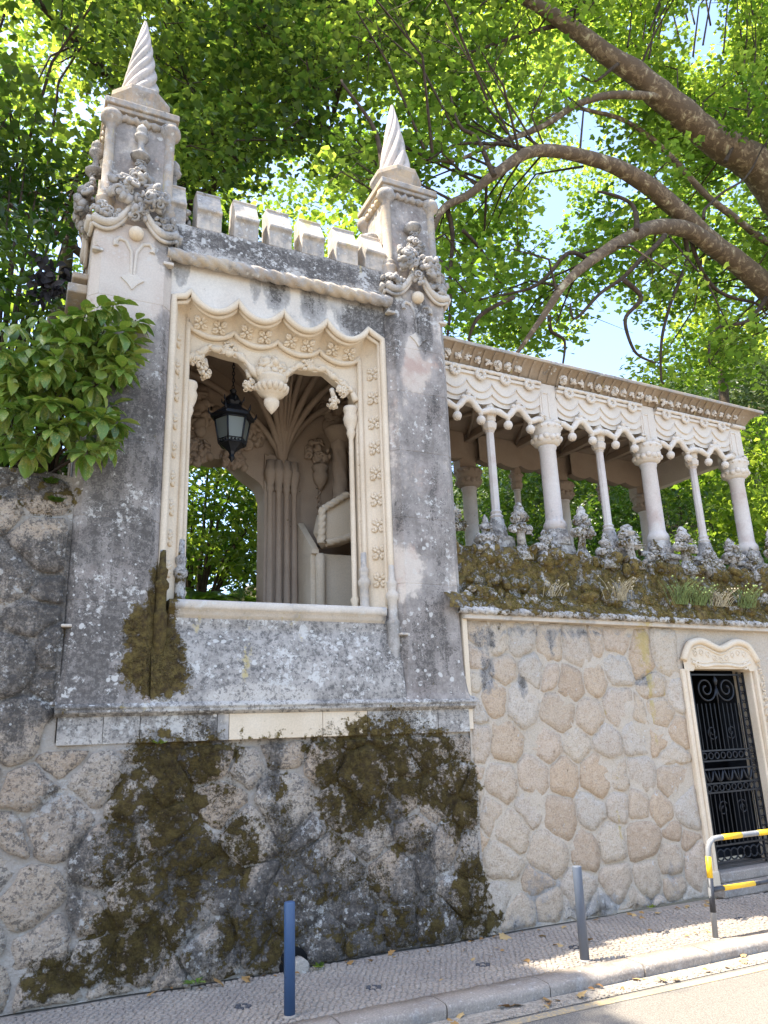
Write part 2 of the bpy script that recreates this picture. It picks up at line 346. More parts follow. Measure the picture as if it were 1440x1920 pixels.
kerb = empty('kerb', Vector((0, 6.56, 0)), 'worn granite kerb along the pavement', kind='structure')
x = -4.0; k = 0
while x < 13:
    L = random.uniform(.85, 1.25); mb = MB(); y0 = 6.42 + random.uniform(-.008, .008); nn = 8; x1 = x + L - .012
    prof = [(y0 + .02, RZ - .05), (y0, -.05), (y0 + .012, -.018), (y0 + .035, -.004), (6.56, 0), (6.70, .001), (6.70, RZ - .05)]
    rows = []
    nn = 14
    for i in range(nn + 1):
        xx = x + (x1 - x) * i / nn
        rows.append([Vector((xx, py + random.uniform(-.006, .006), pz + random.uniform(-.004, .003))) for py, pz in prof])
    for i in range(nn): mb.loft(rows[i], rows[i + 1], True)
    mb.add(rows[0], [tuple(range(7))]); mb.add(rows[-1], [tuple(range(7))])
    obj('kerb_stone', mb, M['kerb'], kerb); x += L; k += 1

from mathutils import noise as mnoise
def clip(poly, nx, ny, c):
    o = []; n = len(poly)
    for i in range(n):
        a = poly[i]; b = poly[(i + 1) % n]; da = a[0]*nx + a[1]*ny - c; db = b[0]*nx + b[1]*ny - c
        if da <= 0: o.append(a)
        if (da < 0 < db) or (db < 0 < da):
            t = da / (da - db); o.append((a[0] + t*(b[0]-a[0]), a[1] + t*(b[1]-a[1])))
    return o
def cells(seeds, box, rmax, wt=None):
    out = []; P = np.array(seeds)
    for i, (x, y) in enumerate(seeds):
        poly = [(max(box[0], x-rmax), max(box[2], y-rmax)), (min(box[1], x+rmax), max(box[2], y-rmax)), (min(box[1], x+rmax), min(box[3], y+rmax)), (max(box[0], x-rmax), min(box[3], y+rmax))]
        d = (P[:, 0]-x)**2 + (P[:, 1]-y)**2
        for j in np.argsort(d)[1:26]:
            if d[j] > 4*rmax*rmax: break
            nx, ny = P[j][0]-x, P[j][1]-y; k = 0 if wt is None else wt[i]-wt[j]
            poly = clip(poly, nx, ny, (P[j][0]**2+P[j][1]**2-x*x-y*y)/2 + k)
            if len(poly) < 3: break
        out.append(poly if len(poly) >= 3 else None)
    return out
def inset(poly, g):
    cx = sum(p[0] for p in poly)/len(poly); cy = sum(p[1] for p in poly)/len(poly); o = []
    for x, y in poly:
        d = math.hypot(x-cx, y-cy); f = max(.2, (d-g)/d) if d > 1e-6 else 1
        o.append((cx+(x-cx)*f, cy+(y-cy)*f))
    return o, (cx, cy)
def rounded(poly, n, c=.2):
    for _ in range(2 if c > .15 else 1):
        q = []
        for i in range(len(poly)):
            a = poly[i]; b = poly[(i+1) % len(poly)]
            q += [(a[0]*(1-c)+b[0]*c, a[1]*(1-c)+b[1]*c), (a[0]*c+b[0]*(1-c), a[1]*c+b[1]*(1-c))]
        poly = q
    per = [0]
    for i in range(len(poly)):
        a = poly[i]; b = poly[(i+1) % len(poly)]; per.append(per[-1] + math.hypot(a[0]-b[0], a[1]-b[1]))
    o = []; j = 0
    for k in range(n):
        s = per[-1]*k/n
        while per[j+1] < s: j += 1
        a = poly[j]; b = poly[(j+1) % len(poly)]; t = (s-per[j])/max(1e-9, per[j+1]-per[j]); o.append((a[0]+t*(b[0]-a[0]), a[1]+t*(b[1]-a[1])))
    return o
# setts of the pavement
seeds = []; st = .062; rows = int(1.36/(st*.87))
for j in range(rows):
    for i in range(int(9.2/st)):
        seeds.append((.0 + st*(i + .5*(j % 2)) + random.uniform(-.018,.018), 6.745 + st*.87*j + random.uniform(-.018,.018)))
FL = [(1.98,7.31),(3.14,7.18),(4.34,7.26),(5.47,7.27),(6.64,7.24),(7.8,7.21)]
for fx, fy in FL:
    seeds = [s for s in seeds if math.hypot(s[0]-fx, s[1]-fy) > .115]
    seeds.append((fx, fy)); seeds += [(fx + .052*math.cos(a), fy + .052*math.sin(a)) for a in np.arange(6)*PI/3]
    seeds += [(fx + .105*math.cos(a), fy + .105*math.sin(a)) for a in np.arange(12)*PI/6]
cobdark = stone('dark_basalt_sett', (.06,.06,.065), (.08,.08,.085), grey=.0, black=0, bump=.4)
cc = cells(seeds, (-.1, 9.3, 6.715, 8.1), .06)
items = []
for s, poly in zip(seeds, cc):
    if poly is None: continue
    dk = any(.03 < math.hypot(s[0]-fx, s[1]-fy) < .08 for fx, fy in FL)
    dist = math.hypot(s[0], s[1]); vis = s[0] > 1.2 + (s[1]-6.7)*-.8
    items.append((dist if vis else 99, s, poly, dk))
items.sort(key=lambda a: a[0])
rest = MB(); restd = MB()
for i, (d, s, poly, dk) in enumerate(items):
    q = rounded(inset(poly, .004)[0], 8); c = (s[0], s[1]); h = random.uniform(-.004, .003); mb = MB() if i < 300 else (restd if dk else rest)
    top, _ = inset(q, .006); tl = (random.uniform(-.04,.04), random.uniform(-.04,.04))
    vs = [(x, y, -.016) for x, y in q] + [(x, y, h + tl[0]*(x-c[0]) + tl[1]*(y-c[1])) for x, y in top]
    mb.add(vs, [(k, (k+1) % 8, 8+(k+1) % 8, 8+k) for k in range(8)] + [tuple(range(8, 16))])
    if i < 300: obj('cobble', mb, cobdark if dk else M['cobble'], pave)
tag(obj('cobbles', rest, M['cobble'], pave), kind='stuff'); tag(obj('dark_cobbles', restd, cobdark, pave), kind='stuff')
mb = MB(); mb.box(-20, -.12, 6.71, 8.12, -.1, -.003); mb.box(9.32, 30, 6.71, 8.12, -.1, -.003); obj('paving_slab', mb, M['cobble'], pave)
# terrain behind the walls: garden terrace rising into the hill
gsoil = sandm('garden_soil', (.045,.035,.02), (.09,.075,.04), 6)
def terr(a, b):
    X = -40 + 130*a; Y = 11.2 + 130*b*b
    z = 4.0 + .18*max(0, Y-13) + .48*max(0, X-14)*min(1, max(0, (Y-17)/14)) - .1*max(0, Y-60) + .3*math.sin(X*.7)*math.cos(Y*.5)
    return Vector((X, Y, z))
mb = MB(); mb.grid(terr, 60, 50); tag(obj('garden_ground', mb, gsoil), 'garden ground rising behind the walls into a hill', kind='structure')
mb = MB(); mb.box(4.9, 20, 8.9, 11.4, 3.3, 4.05); mb.box(-20, .2, 8.5, 11.4, 3.2, 4.0); mb.box(-.2, 6, 10.9, 11.5, 3, 4.0)
tag(obj('terrace_ground', mb, gsoil), 'earth of the terrace retained by the walls', kind='structure')

# ------------------------------------------------------------------ rubble walls
def stone_piece(poly, frame, mat, parent, gap, hmin, hmax, n=11, world=None):
    """poly in wall coordinates; frame(a,b,d) gives the point d proud of the wall"""
    q, c = inset(poly, gap*.5); q = rounded(q, n, .085); mb = MB()
    h = random.uniform(hmin, hmax); sz = math.sqrt(max(1e-4, sum((x-c[0])**2+(y-c[1])**2 for x, y in q)/n))
    q = [(x + random.uniform(-.011,.011) + .03*mnoise.noise(Vector((x*6, y*6, 1.7))), y + random.uniform(-.011,.011) + .03*mnoise.noise(Vector((x*6, y*6, 8.3)))) for x, y in q]; r1, _ = inset(q, min(.011, sz*.10)); r2, _ = inset(q, sz*.42)
    tilt = (random.uniform(-.06,.06), random.uniform(-.06,.06))
    def D(x, y, d): return d + tilt[0]*(x-c[0]) + tilt[1]*(y-c[1]) + random.uniform(-.006,.006)
    vs = [frame(x, y, -.02) for x, y in q] + [frame(x, y, D(x, y, h*.80)) for x, y in r1] + [frame(x, y, D(x, y, h*.95)) for x, y in r2] + [frame(c[0], c[1], D(c[0], c[1], h))]
    fs = [(k, (k+1) % n, n+(k+1) % n, n+k) for k in range(n)] + [(n+k, n+(k+1) % n, 2*n+(k+1) % n, 2*n+k) for k in range(n)] + [(2*n+k, 2*n+(k+1) % n, 3*n) for k in range(n)]
    mb.add(vs, fs, True)
    return obj('stone', mb, mat, parent, fields=True, local=True)
lw = empty('rubble_wall', Vector((2.3, 8.14, 0)), 'mossy stained rubble stone wall beneath the pavilion', 'stone wall')
LO = wmat(lw).inverted()
def lfr(x, z, d):
    return LO @ Vector((x, 8.13 - d + .03*math.sin(x*2.1+z*1.3) + .012*math.sin(7*x+5*z), z))
def lbase(): 
    mb = MB()
    mb.grid(lambda a, b: lfr(-3 + 3.36*a, 4.82*b + .05*math.sin(a*9)*b, 0), 80, 110)
    mb.grid(lambda a, b: lfr(.36 + 4.57*a, 2.2*b, 0), 110, 55)
    return mb
obj('mortar_face', lbase(), M['mortar_old'], lw, fields=True, local=True)
mb = MB(); mb.box(-3, .35, 8.24, 8.7, 0, 4.8); mb.box(.35, 4.9, 8.24, 8.7, 0, 2.3); obj('wall_core', mb, M['mortar_old'], lw)
sd = []
random.seed(21)
tries = 0
while tries < 9000:
    tries += 1; x = random.uniform(-1.6, 4.95); z = random.uniform(.0, 4.8)
    if x > .3 and z > 2.16: continue
    if all(math.hypot(x-a, z-b) > (.36 + .08*math.sin(a*5+b*3)) for a, b in sd): sd.append((x, z))
big = cells(sd, (-1.7, 4.9, .0, 4.8), .5, [random.uniform(-.02,.02) for _ in sd])
for s, poly in zip(sd, big):
    if poly is None: continue
    if s[0] > .3: poly = clip(poly, 0, 1, 2.14)
    else: poly = clip(poly, 1, 0, .34) if s[1] > 2.2 else poly
    if len(poly) < 3: continue
    stone_piece(poly, lfr, M['rubble_old'], lw, random.uniform(.02,.04), .015, .06, 18)
# right wall, beneath the gallery
rw = empty('rubble_wall', GM, 'clean pale rubble stone wall with mortar joints beside the iron gate', 'stone wall')
def rfr(u, z, d): return Vector((u, -d + .012*math.sin(3*u+2*z), z))
SE = [(90,145),(170,150),(290,155),(420,195),(545,195),(640,170),(720,160),(860,240),(960,220),(205,285),(350,275),(430,300),(510,340),(625,330),(730,280),(160,410),(300,440),(460,480),(605,495),(745,460),(920,390),(850,500),(940,480),(215,635),(400,630),(550,635),(695,630),(825,600),(935,600),(985,690),(195,820),(340,790),(490,800),(645,790),(735,790),(845,770),(1000,815),(150,960),(320,930),(470,975),(620,935),(740,920),(828,920),(950,930),(1060,930),(240,1030),(410,1130),(590,1130),(715,1090),(855,1090),(1010,1060),(190,1180),(365,1290),(560,1330),(735,1280),(885,1265),(990,1190),(1090,1210),(1000,1290),(190,1330),(100,1430),(300,1440),(420,1420),(500,1420),(650,1420),(830,1385),(940,1370),(1060,1350),(70,220),(75,330),(60,480),(70,640),(60,760),(60,900),(90,1060),(70,1230),(1000,420),(1010,560),(1040,1080)]
sd = []
for x, y in SE:
    p = gat(860 + x/2.483, 1140 + y/2.483, 0); sd.append((p.x, p.z))
mb = MB(); mb.grid(lambda a, b: rfr(-.02 + 3.68*a, 3.55*b, .004), 92, 90); mb.grid(lambda a, b: rfr(5.1 + 5*a, 3.55*b, 0), 50, 40)
mb.grid(lambda a, b: rfr(3.66+1.44*a, 3.0+.55*b, 0), 30, 10)
obj('mortar_face', mb, M['mortar'], rw, fields=True, local=True)
mb = MB(); mb.box(0, 3.66, .08, .6, 0, 3.56); mb.box(5.1, 10, .08, .6, 0, 3.56); obj('wall_core', mb, M['mortar'], rw, local=True)
for s, poly in zip(sd, cells(sd, (.0, 3.6, .0, 3.5), .55, [random.uniform(-.013,.013) for _ in sd])):
    if poly: stone_piece(poly, rfr, M['rubble'], rw, random.uniform(.004,.03), .010, .028, 18)
mb = MB(); mb.box(-.05, .02, -.05, .0, 2.2, 3.52); obj('corner_strip', mb, M['clean'], rw, .01, local=True)
# ------------------------------------------------------------------ pavilion
pv = empty('pavilion', Vector((2.62, 8.5, 2.2)), 'crenellated stone pavilion with twin twisted spires and scalloped window', 'pavilion')
# base band of ashlar under the string course
x = .37
for x1, mt in ((.78,'grey'),(1.12,'grey'),(1.88,'grey'),(2.0,'mid'),(3.02,'clean'),(3.55,'clean'),(4.0,'grey'),(4.44,'grey'),(4.86,'grey')):
    mb = MB(); mb.box(x + .002, x1 - .002, 8.075 + random.uniform(-.004,.004), 8.3, 2.175, 2.44); obj('ashlar_block', mb, M[mt], pv, .006, fields=True); x = x1
def profile_x(x0, x1, prof, nx):
    mb = MB(); rows = [[Vector((x0 + (x1-x0)*i/nx, y, z)) for y, z in prof] for i in range(nx + 1)]
    for i in range(nx): mb.loft(rows[i], rows[i+1], True)
    n = len(prof); mb.add(rows[0], [tuple(range(n))]); mb.add(rows[-1], [tuple(range(n))]); return mb
mb = profile_x(.335, 4.93, [(8.3,2.43),(8.06,2.435),(8.045,2.455),(8.02,2.462),(8.012,2.48),(8.02,2.50),(8.0,2.51),(8.01,2.53),(8.06,2.58),(8.3,2.6)], 90)
obj('string_course', mb, M['grey'], pv, fields=True)
def apron(a, b):
    z = 2.55 + .95*b; return Vector((1.2 + 2.82*a, 8.04 + .17*min(1, b*1.25)**1.6 + .02*math.sin(a*7)*b*(1-b), z))
mb = MB(); mb.grid(apron, 60, 26); obj('sloped_apron', mb, M['grey'], pv, fields=True)
mb = profile_x(1.36, 3.86, [(8.75,3.42),(8.215,3.42),(8.2,3.455),(8.175,3.465),(8.175,3.51),(8.14,3.52),(8.13,3.545),(8.13,3.60),(8.15,3.615),(8.75,3.62)], 60)
obj('window_sill', mb, M['mid'], pv, fields=True)
mb = MB(); mb.box(.4, 4.85, 8.36, 10.95, 2.2, 3.40); obj('floor_slab', mb, M['inner'], pv)

# pillars
def octring(cx, cy, hw, ch, z): 
    return [Vector((cx+sx*a, cy+sy*b, z)) for sx, sy, a, b in ((-1,-1,hw,hw-ch),(-1,-1,hw-ch,hw),(1,-1,hw-ch,hw),(1,-1,hw,hw-ch),(1,1,hw,hw-ch),(1,1,hw-ch,hw),(-1,1,hw-ch,hw),(-1,1,hw,hw-ch))]
def colloft(cx, cy, prof, dens=.045):
    """square shaft with chamfered corners, densely divided; prof = [(z, half width, chamfer)]"""
    mb = MB(); rings = []
    for (z0, h0, c0), (z1, h1, c1) in zip(prof[:-1], prof[1:]):
        n = max(1, int((z1-z0)/dens)); rings += [(z0+(z1-z0)*i/n, h0+(h1-h0)*i/n, c0+(c1-c0)*i/n) for i in range(n)]
    rings.append(prof[-1]); rows = []
    for z, h, c in rings:
        o = octring(cx, cy, h, c, z); row = []
        for i in range(8):
            a, b = o[i], o[(i+1) % 8]; m = 14 if i in (1, 3, 5, 7) else 2
            row += [a.lerp(b, k/m) for k in range(m)]
        rows.append(row)
    n = len(rows[0]); vs = [v for r in rows for v in r]
    mb.add(vs, [(j*n+i, j*n+(i+1) % n, (j+1)*n+(i+1) % n, (j+1)*n+i) for j in range(len(rows)-1) for i in range(n)], False)
    L = len(rows)-1; mb.add(rows[L], [tuple(range(n))]); return mb
def curl(mb, c, r, ax, turns=1.4, th=.03, rev=1):
    """leaf curl: a tapering spiral"""
    A = Vector(ax).normalized(); u = A.orthogonal().normalized(); w = A.cross(u)
    pts = []; rr = []
    for i in range(12):
        t = i/11; a = rev*2*PI*turns*t; q = r*(1-.75*t); pts.append(Vector(c)+u*math.cos(a)*q+w*math.sin(a)*q + A*.01*i/11); rr.append(th*(1-.55*t))
    mb.tube(pts, rr, 6)
def bouquet(mb, c, r, n, seed, dirv=(0,-1,0), flat=.7):
    rd = random.Random(seed); D = Vector(dirv).normalized()
    for i in range(int(n*1.7)):
        v = Vector((rd.gauss(0,1), rd.gauss(0,1), rd.gauss(0,1))); v.normalize()
        if v.dot(D) < -.2: v = v - 2*v.dot(D)*D
        p = Vector(c) + Vector((v.x*r, v.y*r*flat, v.z*r))*rd.uniform(.45,.95)
        if rd.random() < .45: curl(mb, p, r*rd.uniform(.26,.42), v + D*.6, 1.3, r*rd.uniform(.12,.18), rd.choice((-1,1)))
        else:
            Mx = Euler((rd.uniform(0,6), rd.uniform(0,6), rd.uniform(0,6))).to_matrix(); mb.ball(p, r*rd.uniform(.26,.42), 7, 5, Mx, (1,.8,.6))
def crocket_face(mb, cx, y, z, seed, sgn=-1, full=True):
    """flower crocket climbing the front of an upper block; y is the face, sgn the way it looks"""
    bouquet(mb, (cx-.17, y+sgn*.11, z+.34), .19, 17, seed, (0,sgn,.2)); bouquet(mb, (cx+.17, y+sgn*.12, z+.29), .195, 18, seed+1, (0,sgn,.2))
    bouquet(mb, (cx, y+sgn*.09, z+.10), .14, 10, seed+2, (0,sgn,0)); bouquet(mb, (cx+.01, y+sgn*.06, z+.62), .145, 16, seed+3, (0,sgn,.3))
    bouquet(mb, (cx, y+sgn*.05, z+.80), .08, 7, seed+4, (0,sgn,.3))
    if full:
        mb.lathe([(.02,.84),(.115,.88),(.12,.905),(.07,.93),(.04,1.0),(.035,1.08),(.05,1.12),(.085,1.15),(.09,1.19),(.05,1.22),(.075,1.25),(.06,1.31),(.004,1.38)], (cx, y+sgn*.05, z), 10)
    else: mb.lathe([(.02,.84),(.12,.9),(.13,.94),(.12,.97),(.1,.98),(.02,.985)], (cx, y+sgn*.03, z), 12)
def ogee(mb, cx, y, z, hw, sgn=-1):
    """ogee hood below the crocket"""
    for s in (-1, 1):
        pts = []; 
        for i in range(13):
            t = i/12; pts.append(Vector((cx + s*(hw*(1-t)**1.0*1.0), y + sgn*(.05 + .03*t), z - .02 - .20*math.sin(t*PI*.55)*(1-t) + .40*t**2.6 - .05)))
        mb.tube(pts, [.05]*6 + [.045,.04,.04,.035,.035,.03,.03], 8)
        pts2 = [p + Vector((0, -sgn*.02, -.075)) for p in pts]; mb.tube(pts2, .025, 6)
PCY = 8.52
def pillar(cx, seed, crown, tw):
    jn = []
    for zj in ((3.55,4.42,5.3,6.15,6.98) if crown else (3.9,4.72,5.6,6.42,7.05)): jn += [(zj-.008,.449,.10),(zj-.004,.4455,.10),(zj+.004,.4455,.10),(zj+.008,.449,.10)]
    prof = [(2.55,.49,.07),(2.62,.475,.08),(2.75,.465,.09),(3.0,.455,.10),(3.4,.45,.10)] + jn + [(7.55,.445,.10),(7.60,.445,.05),(7.95,.445,.03)]
    p = obj('pillar', colloft(cx, PCY, prof), M['pillar'], pv, fields=True)
    # corner mouldings where the chamfers stop
    mb = MB()
    for s in (-1, 1):
        mb.box(cx+s*.39-.06, cx+s*.39+.06, PCY-.47, PCY-.38, 7.52, 7.56); mb.ball((cx+s*.385, PCY-.40, 7.64), .05, 8, 6)
        if s == -1: mb.box(cx+s*.40-.05, cx+s*.40+.05, PCY-.475, PCY-.37, 3.28, 3.31)
    obj('chamfer_stop', mb, M['mid'], p, .01)
    # tulip shield in low relief with the ball
    mb = MB(); yf = PCY-.447
    for s in (-1, 1):
        pts = [Vector((cx + s*x, yf, z)) for x, z in ((.015,7.28),(.02,7.45),(.03,7.6),(.09,7.72),(.17,7.74),(.21,7.69),(.20,7.63))]
        mb.tube(pts, [.018,.02,.022,.026,.026,.03,.036], 6)
    poly = [(0,7.10),(.06,7.18),(.13,7.24),(.08,7.27),(.04,7.31),(0,7.29)]; poly = [(cx+a, b) for a, b in poly] + [(cx-a, b) for a, b in poly[-2:0:-1]]
    mb.extrude(poly, lambda a, b, d: Vector((a, d, b)), yf-.018, yf+.02); obj('relief_shield', mb, M['mid'], p, .006, fields=True)
    mb = MB(); mb.ball((cx+.01, yf-.03, 7.83), .085, 20, 14); obj('stone_ball', mb, M['clean'], p)
    # corbelled hood and crockets, front and both sides
    mb = MB(); ogee(mb, cx, PCY-.44, 8.0, .47)
    mb2 = MB(); crocket_face(mb2, cx, PCY-.42, 8.0, seed, -1, crown)
    for s in (-1, 1):
        t1 = MB(); bouquet(t1, (cx+s*.36, PCY-.46, 8.02), .14, 10, seed+7+s, (s*.5,-1,0)); bouquet(t1, (cx+s*.24, PCY-.48, 7.99), .11, 6, seed+9+s); obj('leaf_knob', t1, M['crocket'], p)
    Rz = Matrix.Translation((cx, PCY, 0)) @ Matrix.Rotation(PI/2, 4, 'Z') @ Matrix.Translation((-cx, -PCY, 0))
    for s in (-1, 1):
        Rx = Matrix.Translation((cx, PCY, 0)) @ Matrix.Rotation(s*PI/2, 4, 'Z') @ Matrix.Translation((-cx, -PCY, 0))
        t1 = MB(); ogee(t1, cx, PCY-.44, 8.0, .47); mb.add([Rx @ Vector(v) for v in t1.v], t1.f, True)
        t1 = MB(); crocket_face(t1, cx, PCY-.42, 8.0, seed+20+s, -1, crown); t1.v = [tuple(Rx @ Vector(v)) for v in t1.v]; obj('flower_crocket', t1, M['crocket'], p)
    obj('ogee_hood', mb, M['mid'], p, fields=True); obj('flower_crocket', mb2, M['crocket'], p)
    # upper block with corner colonettes
    mb = colloft(cx, PCY, [(7.9,.40,.02),(8.1,.38,.04),(9.56,.36,.04)], .08); obj('upper_block', mb, M['pillar'], p, fields=True)
    for sx in (-1, 1):
        for sy in (-1, 1):
            mb = MB(); mb.lathe([(.11,7.98),(.12,8.02),(.10,8.08),(.105,8.22),(.115,8.26),(.115,8.29),(.085,8.31),(.10,8.34),(.09,8.37),(.066,8.40),(.062,9.32),(.08,9.36),(.12,9.40),(.135,9.45),(.12,9.51),(.08,9.54)], (cx+sx*.345, PCY+sy*.345, 0), 14)
            obj('colonette', mb, M['cap'], p)
    mb = MB()
    for a in range(4):
        Rx = Matrix.Translation((cx, PCY, 0)) @ Matrix.Rotation(a*PI/2, 4, 'Z') @ Matrix.Translation((-cx, -PCY, 0))
        t1 = MB(); pts = [Vector((cx-.30+.6*i/16, PCY-.375+.012*math.sin(i*1.9), 9.46+.018*math.sin(i*2.4))) for i in range(17)]; t1.tube(pts, [.045+.012*math.sin(i*2.2) for i in range(17)], 7); mb.add([Rx @ Vector(v) for v in t1.v], t1.f, True)
    obj('carved_garland', mb, M['cap'], p)
    mb = MB(); h = .435
    for z0, z1, hh in ((9.545,9.60,.41),(9.602,9.69,.44)): mb.box(cx-hh, cx+hh, PCY-hh, PCY+hh, z0, z1)
    obj('cornice_slab', mb, M['cap'], p, .012)
    mb = MB(); mb.lathe([(.30,9.685),(.305,9.74),(.31,9.80),(.34,9.90),(.385,9.985),(.385,10.05),(.30,10.12),(.22,10.13)], (cx, PCY, 0), 8, smooth=False, rot=PI/8); obj('octagonal_corbel', mb, M['cap'], p, .008)
    mb = MB(); N = 84; H = 44; vs = []
    for j in range(H+1):
        t = j/H; z = 10.11 + 1.33*t; r = .235*(1-t)**.86 + .022
        for k in range(N):
            a = 2*PI*k/N; f = abs(math.sin((a*8 - t*PI*2*tw)*.5)); rr = r*(.74 + .29*f**.6); vs.append(Vector((cx+rr*math.cos(a), PCY+rr*math.sin(a), z + .03*(1-f)*0)))
    mb.add(vs, [(j*N+k, j*N+(k+1) % N, (j+1)*N+(k+1) % N, (j+1)*N+k) for j in range(H) for k in range(N)], True)
    mb.ball((cx, PCY, 11.44), .026, 10, 6); obj('twisted_spire', mb, M['spire'], p)
    return p
pillar(.78, 100, True, 6.2); pillar(4.44, 200, False, 3.4)
# plain pier behind the pillars
# wall over the window
XC = 2.615
def scal(s, zp, dep, n=4):
    t = (s*n) % 1.0 if s < 1 else 1.0
    return zp - dep*math.sin(PI*t)**.72
def path_outer(m=15):
    L = [Vector((1.27, 8.2, 3.62 + (7.2-3.62)*i/24)) for i in range(24)] + [Vector((1.27,8.2,7.2)), Vector((1.40,8.2,7.235))]
    for i in range(4*m+1):
        s = i/(4*m); L.append(Vector((1.46 + 2.30*s, 8.2, scal(s, 7.315 - .03*s, .205))))
    L += [Vector((3.83,8.2,7.235)), Vector((3.96,8.2,7.17))] + [Vector((3.96, 8.2, 7.17 + (3.62-7.17)*(i+1)/24)) for i in range(24)]
    return L
def path_inner(m=15):
    L = [Vector((1.49, 8.46, 3.62 + (7.05-3.62)*i/24)) for i in range(24)] + [Vector((1.49,8.46,7.07)), Vector((1.49,8.46,7.10))]
    for i in range(4*m+1):
        s = i/(4*m); zz = scal(s, 7.035 - .045*s, .13); 
        L.append(Vector((1.49 + 2.25*s, 8.46, zz)))
    L += [Vector((3.74,8.46,6.97)), Vector((3.74,8.46,6.93))] + [Vector((3.74, 8.46, 6.9 + (3.62-6.9)*(i+1)/24)) for i in range(24)]
    return L
PO, PI_ = path_outer(), path_inner()
mb = MB(); TOP = 7.70; A = []; B = []
span = [p for p in PO if p.z > 7.0 and 1.27 <= p.x <= 3.96]
for i in range(121):
    x = 1.0 + 3.24*i/120; 
    zz = 7.15
    for a, b in zip(PO[20:-20], PO[21:-19]):
        if a.x <= x <= b.x and b.x > a.x: zz = a.z + (b.z-a.z)*(x-a.x)/(b.x-a.x)
    A.append((x, zz))
nz = 8; V = []
for j in range(nz+1):
    for x, zz in A: V.append(Vector((x, 8.19, zz + (TOP-zz)*j/nz)))
mb.add(V, [(j*121+i, j*121+i+1, (j+1)*121+i+1, (j+1)*121+i) for j in range(nz) for i in range(120)])
mb.loft([Vector((x, 8.19, z)) for x, z in A], [Vector((x, 8.24, z)) for x, z in A])
for s in (-1, 1):     # narrow strips between jamb and pillar
    xx = (1.0, 1.27) if s < 0 else (3.96, 4.24); mb.box(xx[0], xx[1], 8.195, 8.5, 3.4, 7.14)
obj('lintel_wall', mb, M['panel'], pv, fields=True)
mb = MB(); mb.box(1.0, 4.24, 8.26, 8.62, 7.36, 8.18); obj('wall_core', mb, M['panel'], pv)
def moulding(path, r, yoff=0, inset=0):
    mb = MB(); pts = [p + Vector((0, yoff, 0)) for p in path]; mb.tube(pts, r, 8); return mb
mb = moulding(PO, .042, -.012); mb2 = moulding([p + Vector((0,.045,-.0)) + (Vector((XC,0,5.3))-Vector((p.x,0,p.z)))*.022 for p in PO], .03); mb.add(mb2.v, mb2.f, True)
obj('outer_moulding', mb, M['clean'], pv)
mb = MB(); n = 6; prev = PO
for k in range(1, n+1):
    t = k/n; c = math.sin(PI*t)*.045
    cur = [a.lerp(b, t) + Vector((0, c, 0)) + (Vector((a.x-XC, 0, max(0, a.z-6.6)))).normalized()*c*.5 for a, b in zip(PO, PI_)]; mb.loft(prev, cur); prev = cur
obj('hollow_chamfer', mb, M['clean'], pv)
mb = moulding(PI_, .036, -.005); mb2 = moulding([p + Vector((0,.05,0)) + (Vector((XC,0,5.3))-Vector((p.x,0,p.z)))*.02 for p in PI_], .026); mb.add(mb2.v, mb2.f, True)
obj('inner_moulding', mb, M['clean'], pv)
# rosettes (carved leaf squares) shared mesh
def rosette_mesh(seed):
    rd = random.Random(seed); mb = MB()
    for k in range(4):
        a = PI/4 + k*PI/2
        for dr, w in ((.052,.034),):
            for sgn in (-1, 1):
                b = a + sgn*.30; Mx = Matrix.Rotation(-b, 3, 'Y'); mb.ball((math.cos(b)*dr, -.012, math.sin(b)*dr), w, 7, 5, Mx, (1.1,.6,.55))
            b = a; Mx = Matrix.Rotation(-b, 3, 'Y'); mb.ball((math.cos(b)*.078, -.010, math.sin(b)*.078), .024, 6, 4, Mx, (1,.7,.9))
    mb.ball((0,-.02,0), .022, 8, 5); return mb.mesh('rosette', M['clean'])
RME = [rosette_mesh(i) for i in range(2)]
pvi = wmat(pv).inverted()
def put_rosette(p, normal, sc=1.0, par=None, roll=0):
    nrm = Vector(normal).normalized(); up = Vector((0,0,1)); xa = up.cross(-nrm).normalized() if abs(nrm.z) < .95 else Vector((1,0,0)); za = xa.cross(-nrm).normalized() * -1
    za = (-nrm).cross(xa); 
    Mx = Matrix(((xa.x, -nrm.x, -za.x), (xa.y, -nrm.y, -za.y), (xa.z, -nrm.z, -za.z))).to_4x4()
    Mx = Mx @ Matrix.Rotation(roll + random.uniform(-.1,.1), 4, 'Y')
    return inst('rosette', random.choice(RME), par or pv, None, M=(wmat(par or pv).inverted()) @ Matrix.Translation(p) @ Mx @ Matrix.Scale(sc, 4))
for i in range(9):
    z = 3.98 + i*.345
    put_rosette((3.895, 8.35, z), (-.78,-.62,0), 1.2); put_rosette((1.335, 8.35, z), (.78,-.62,0), 1.2)
for k in range(4):
    for f in (.27, .73):
        x = 1.46 + 2.3*(k+f)/4; i0 = 26 + int((k+f)*15); a, b = PO[i0], PI_[i0]; q = a.lerp(b, .52) + Vector((0,.045,0)); put_rosette(q, (0,-.72,-.69), 1.1)
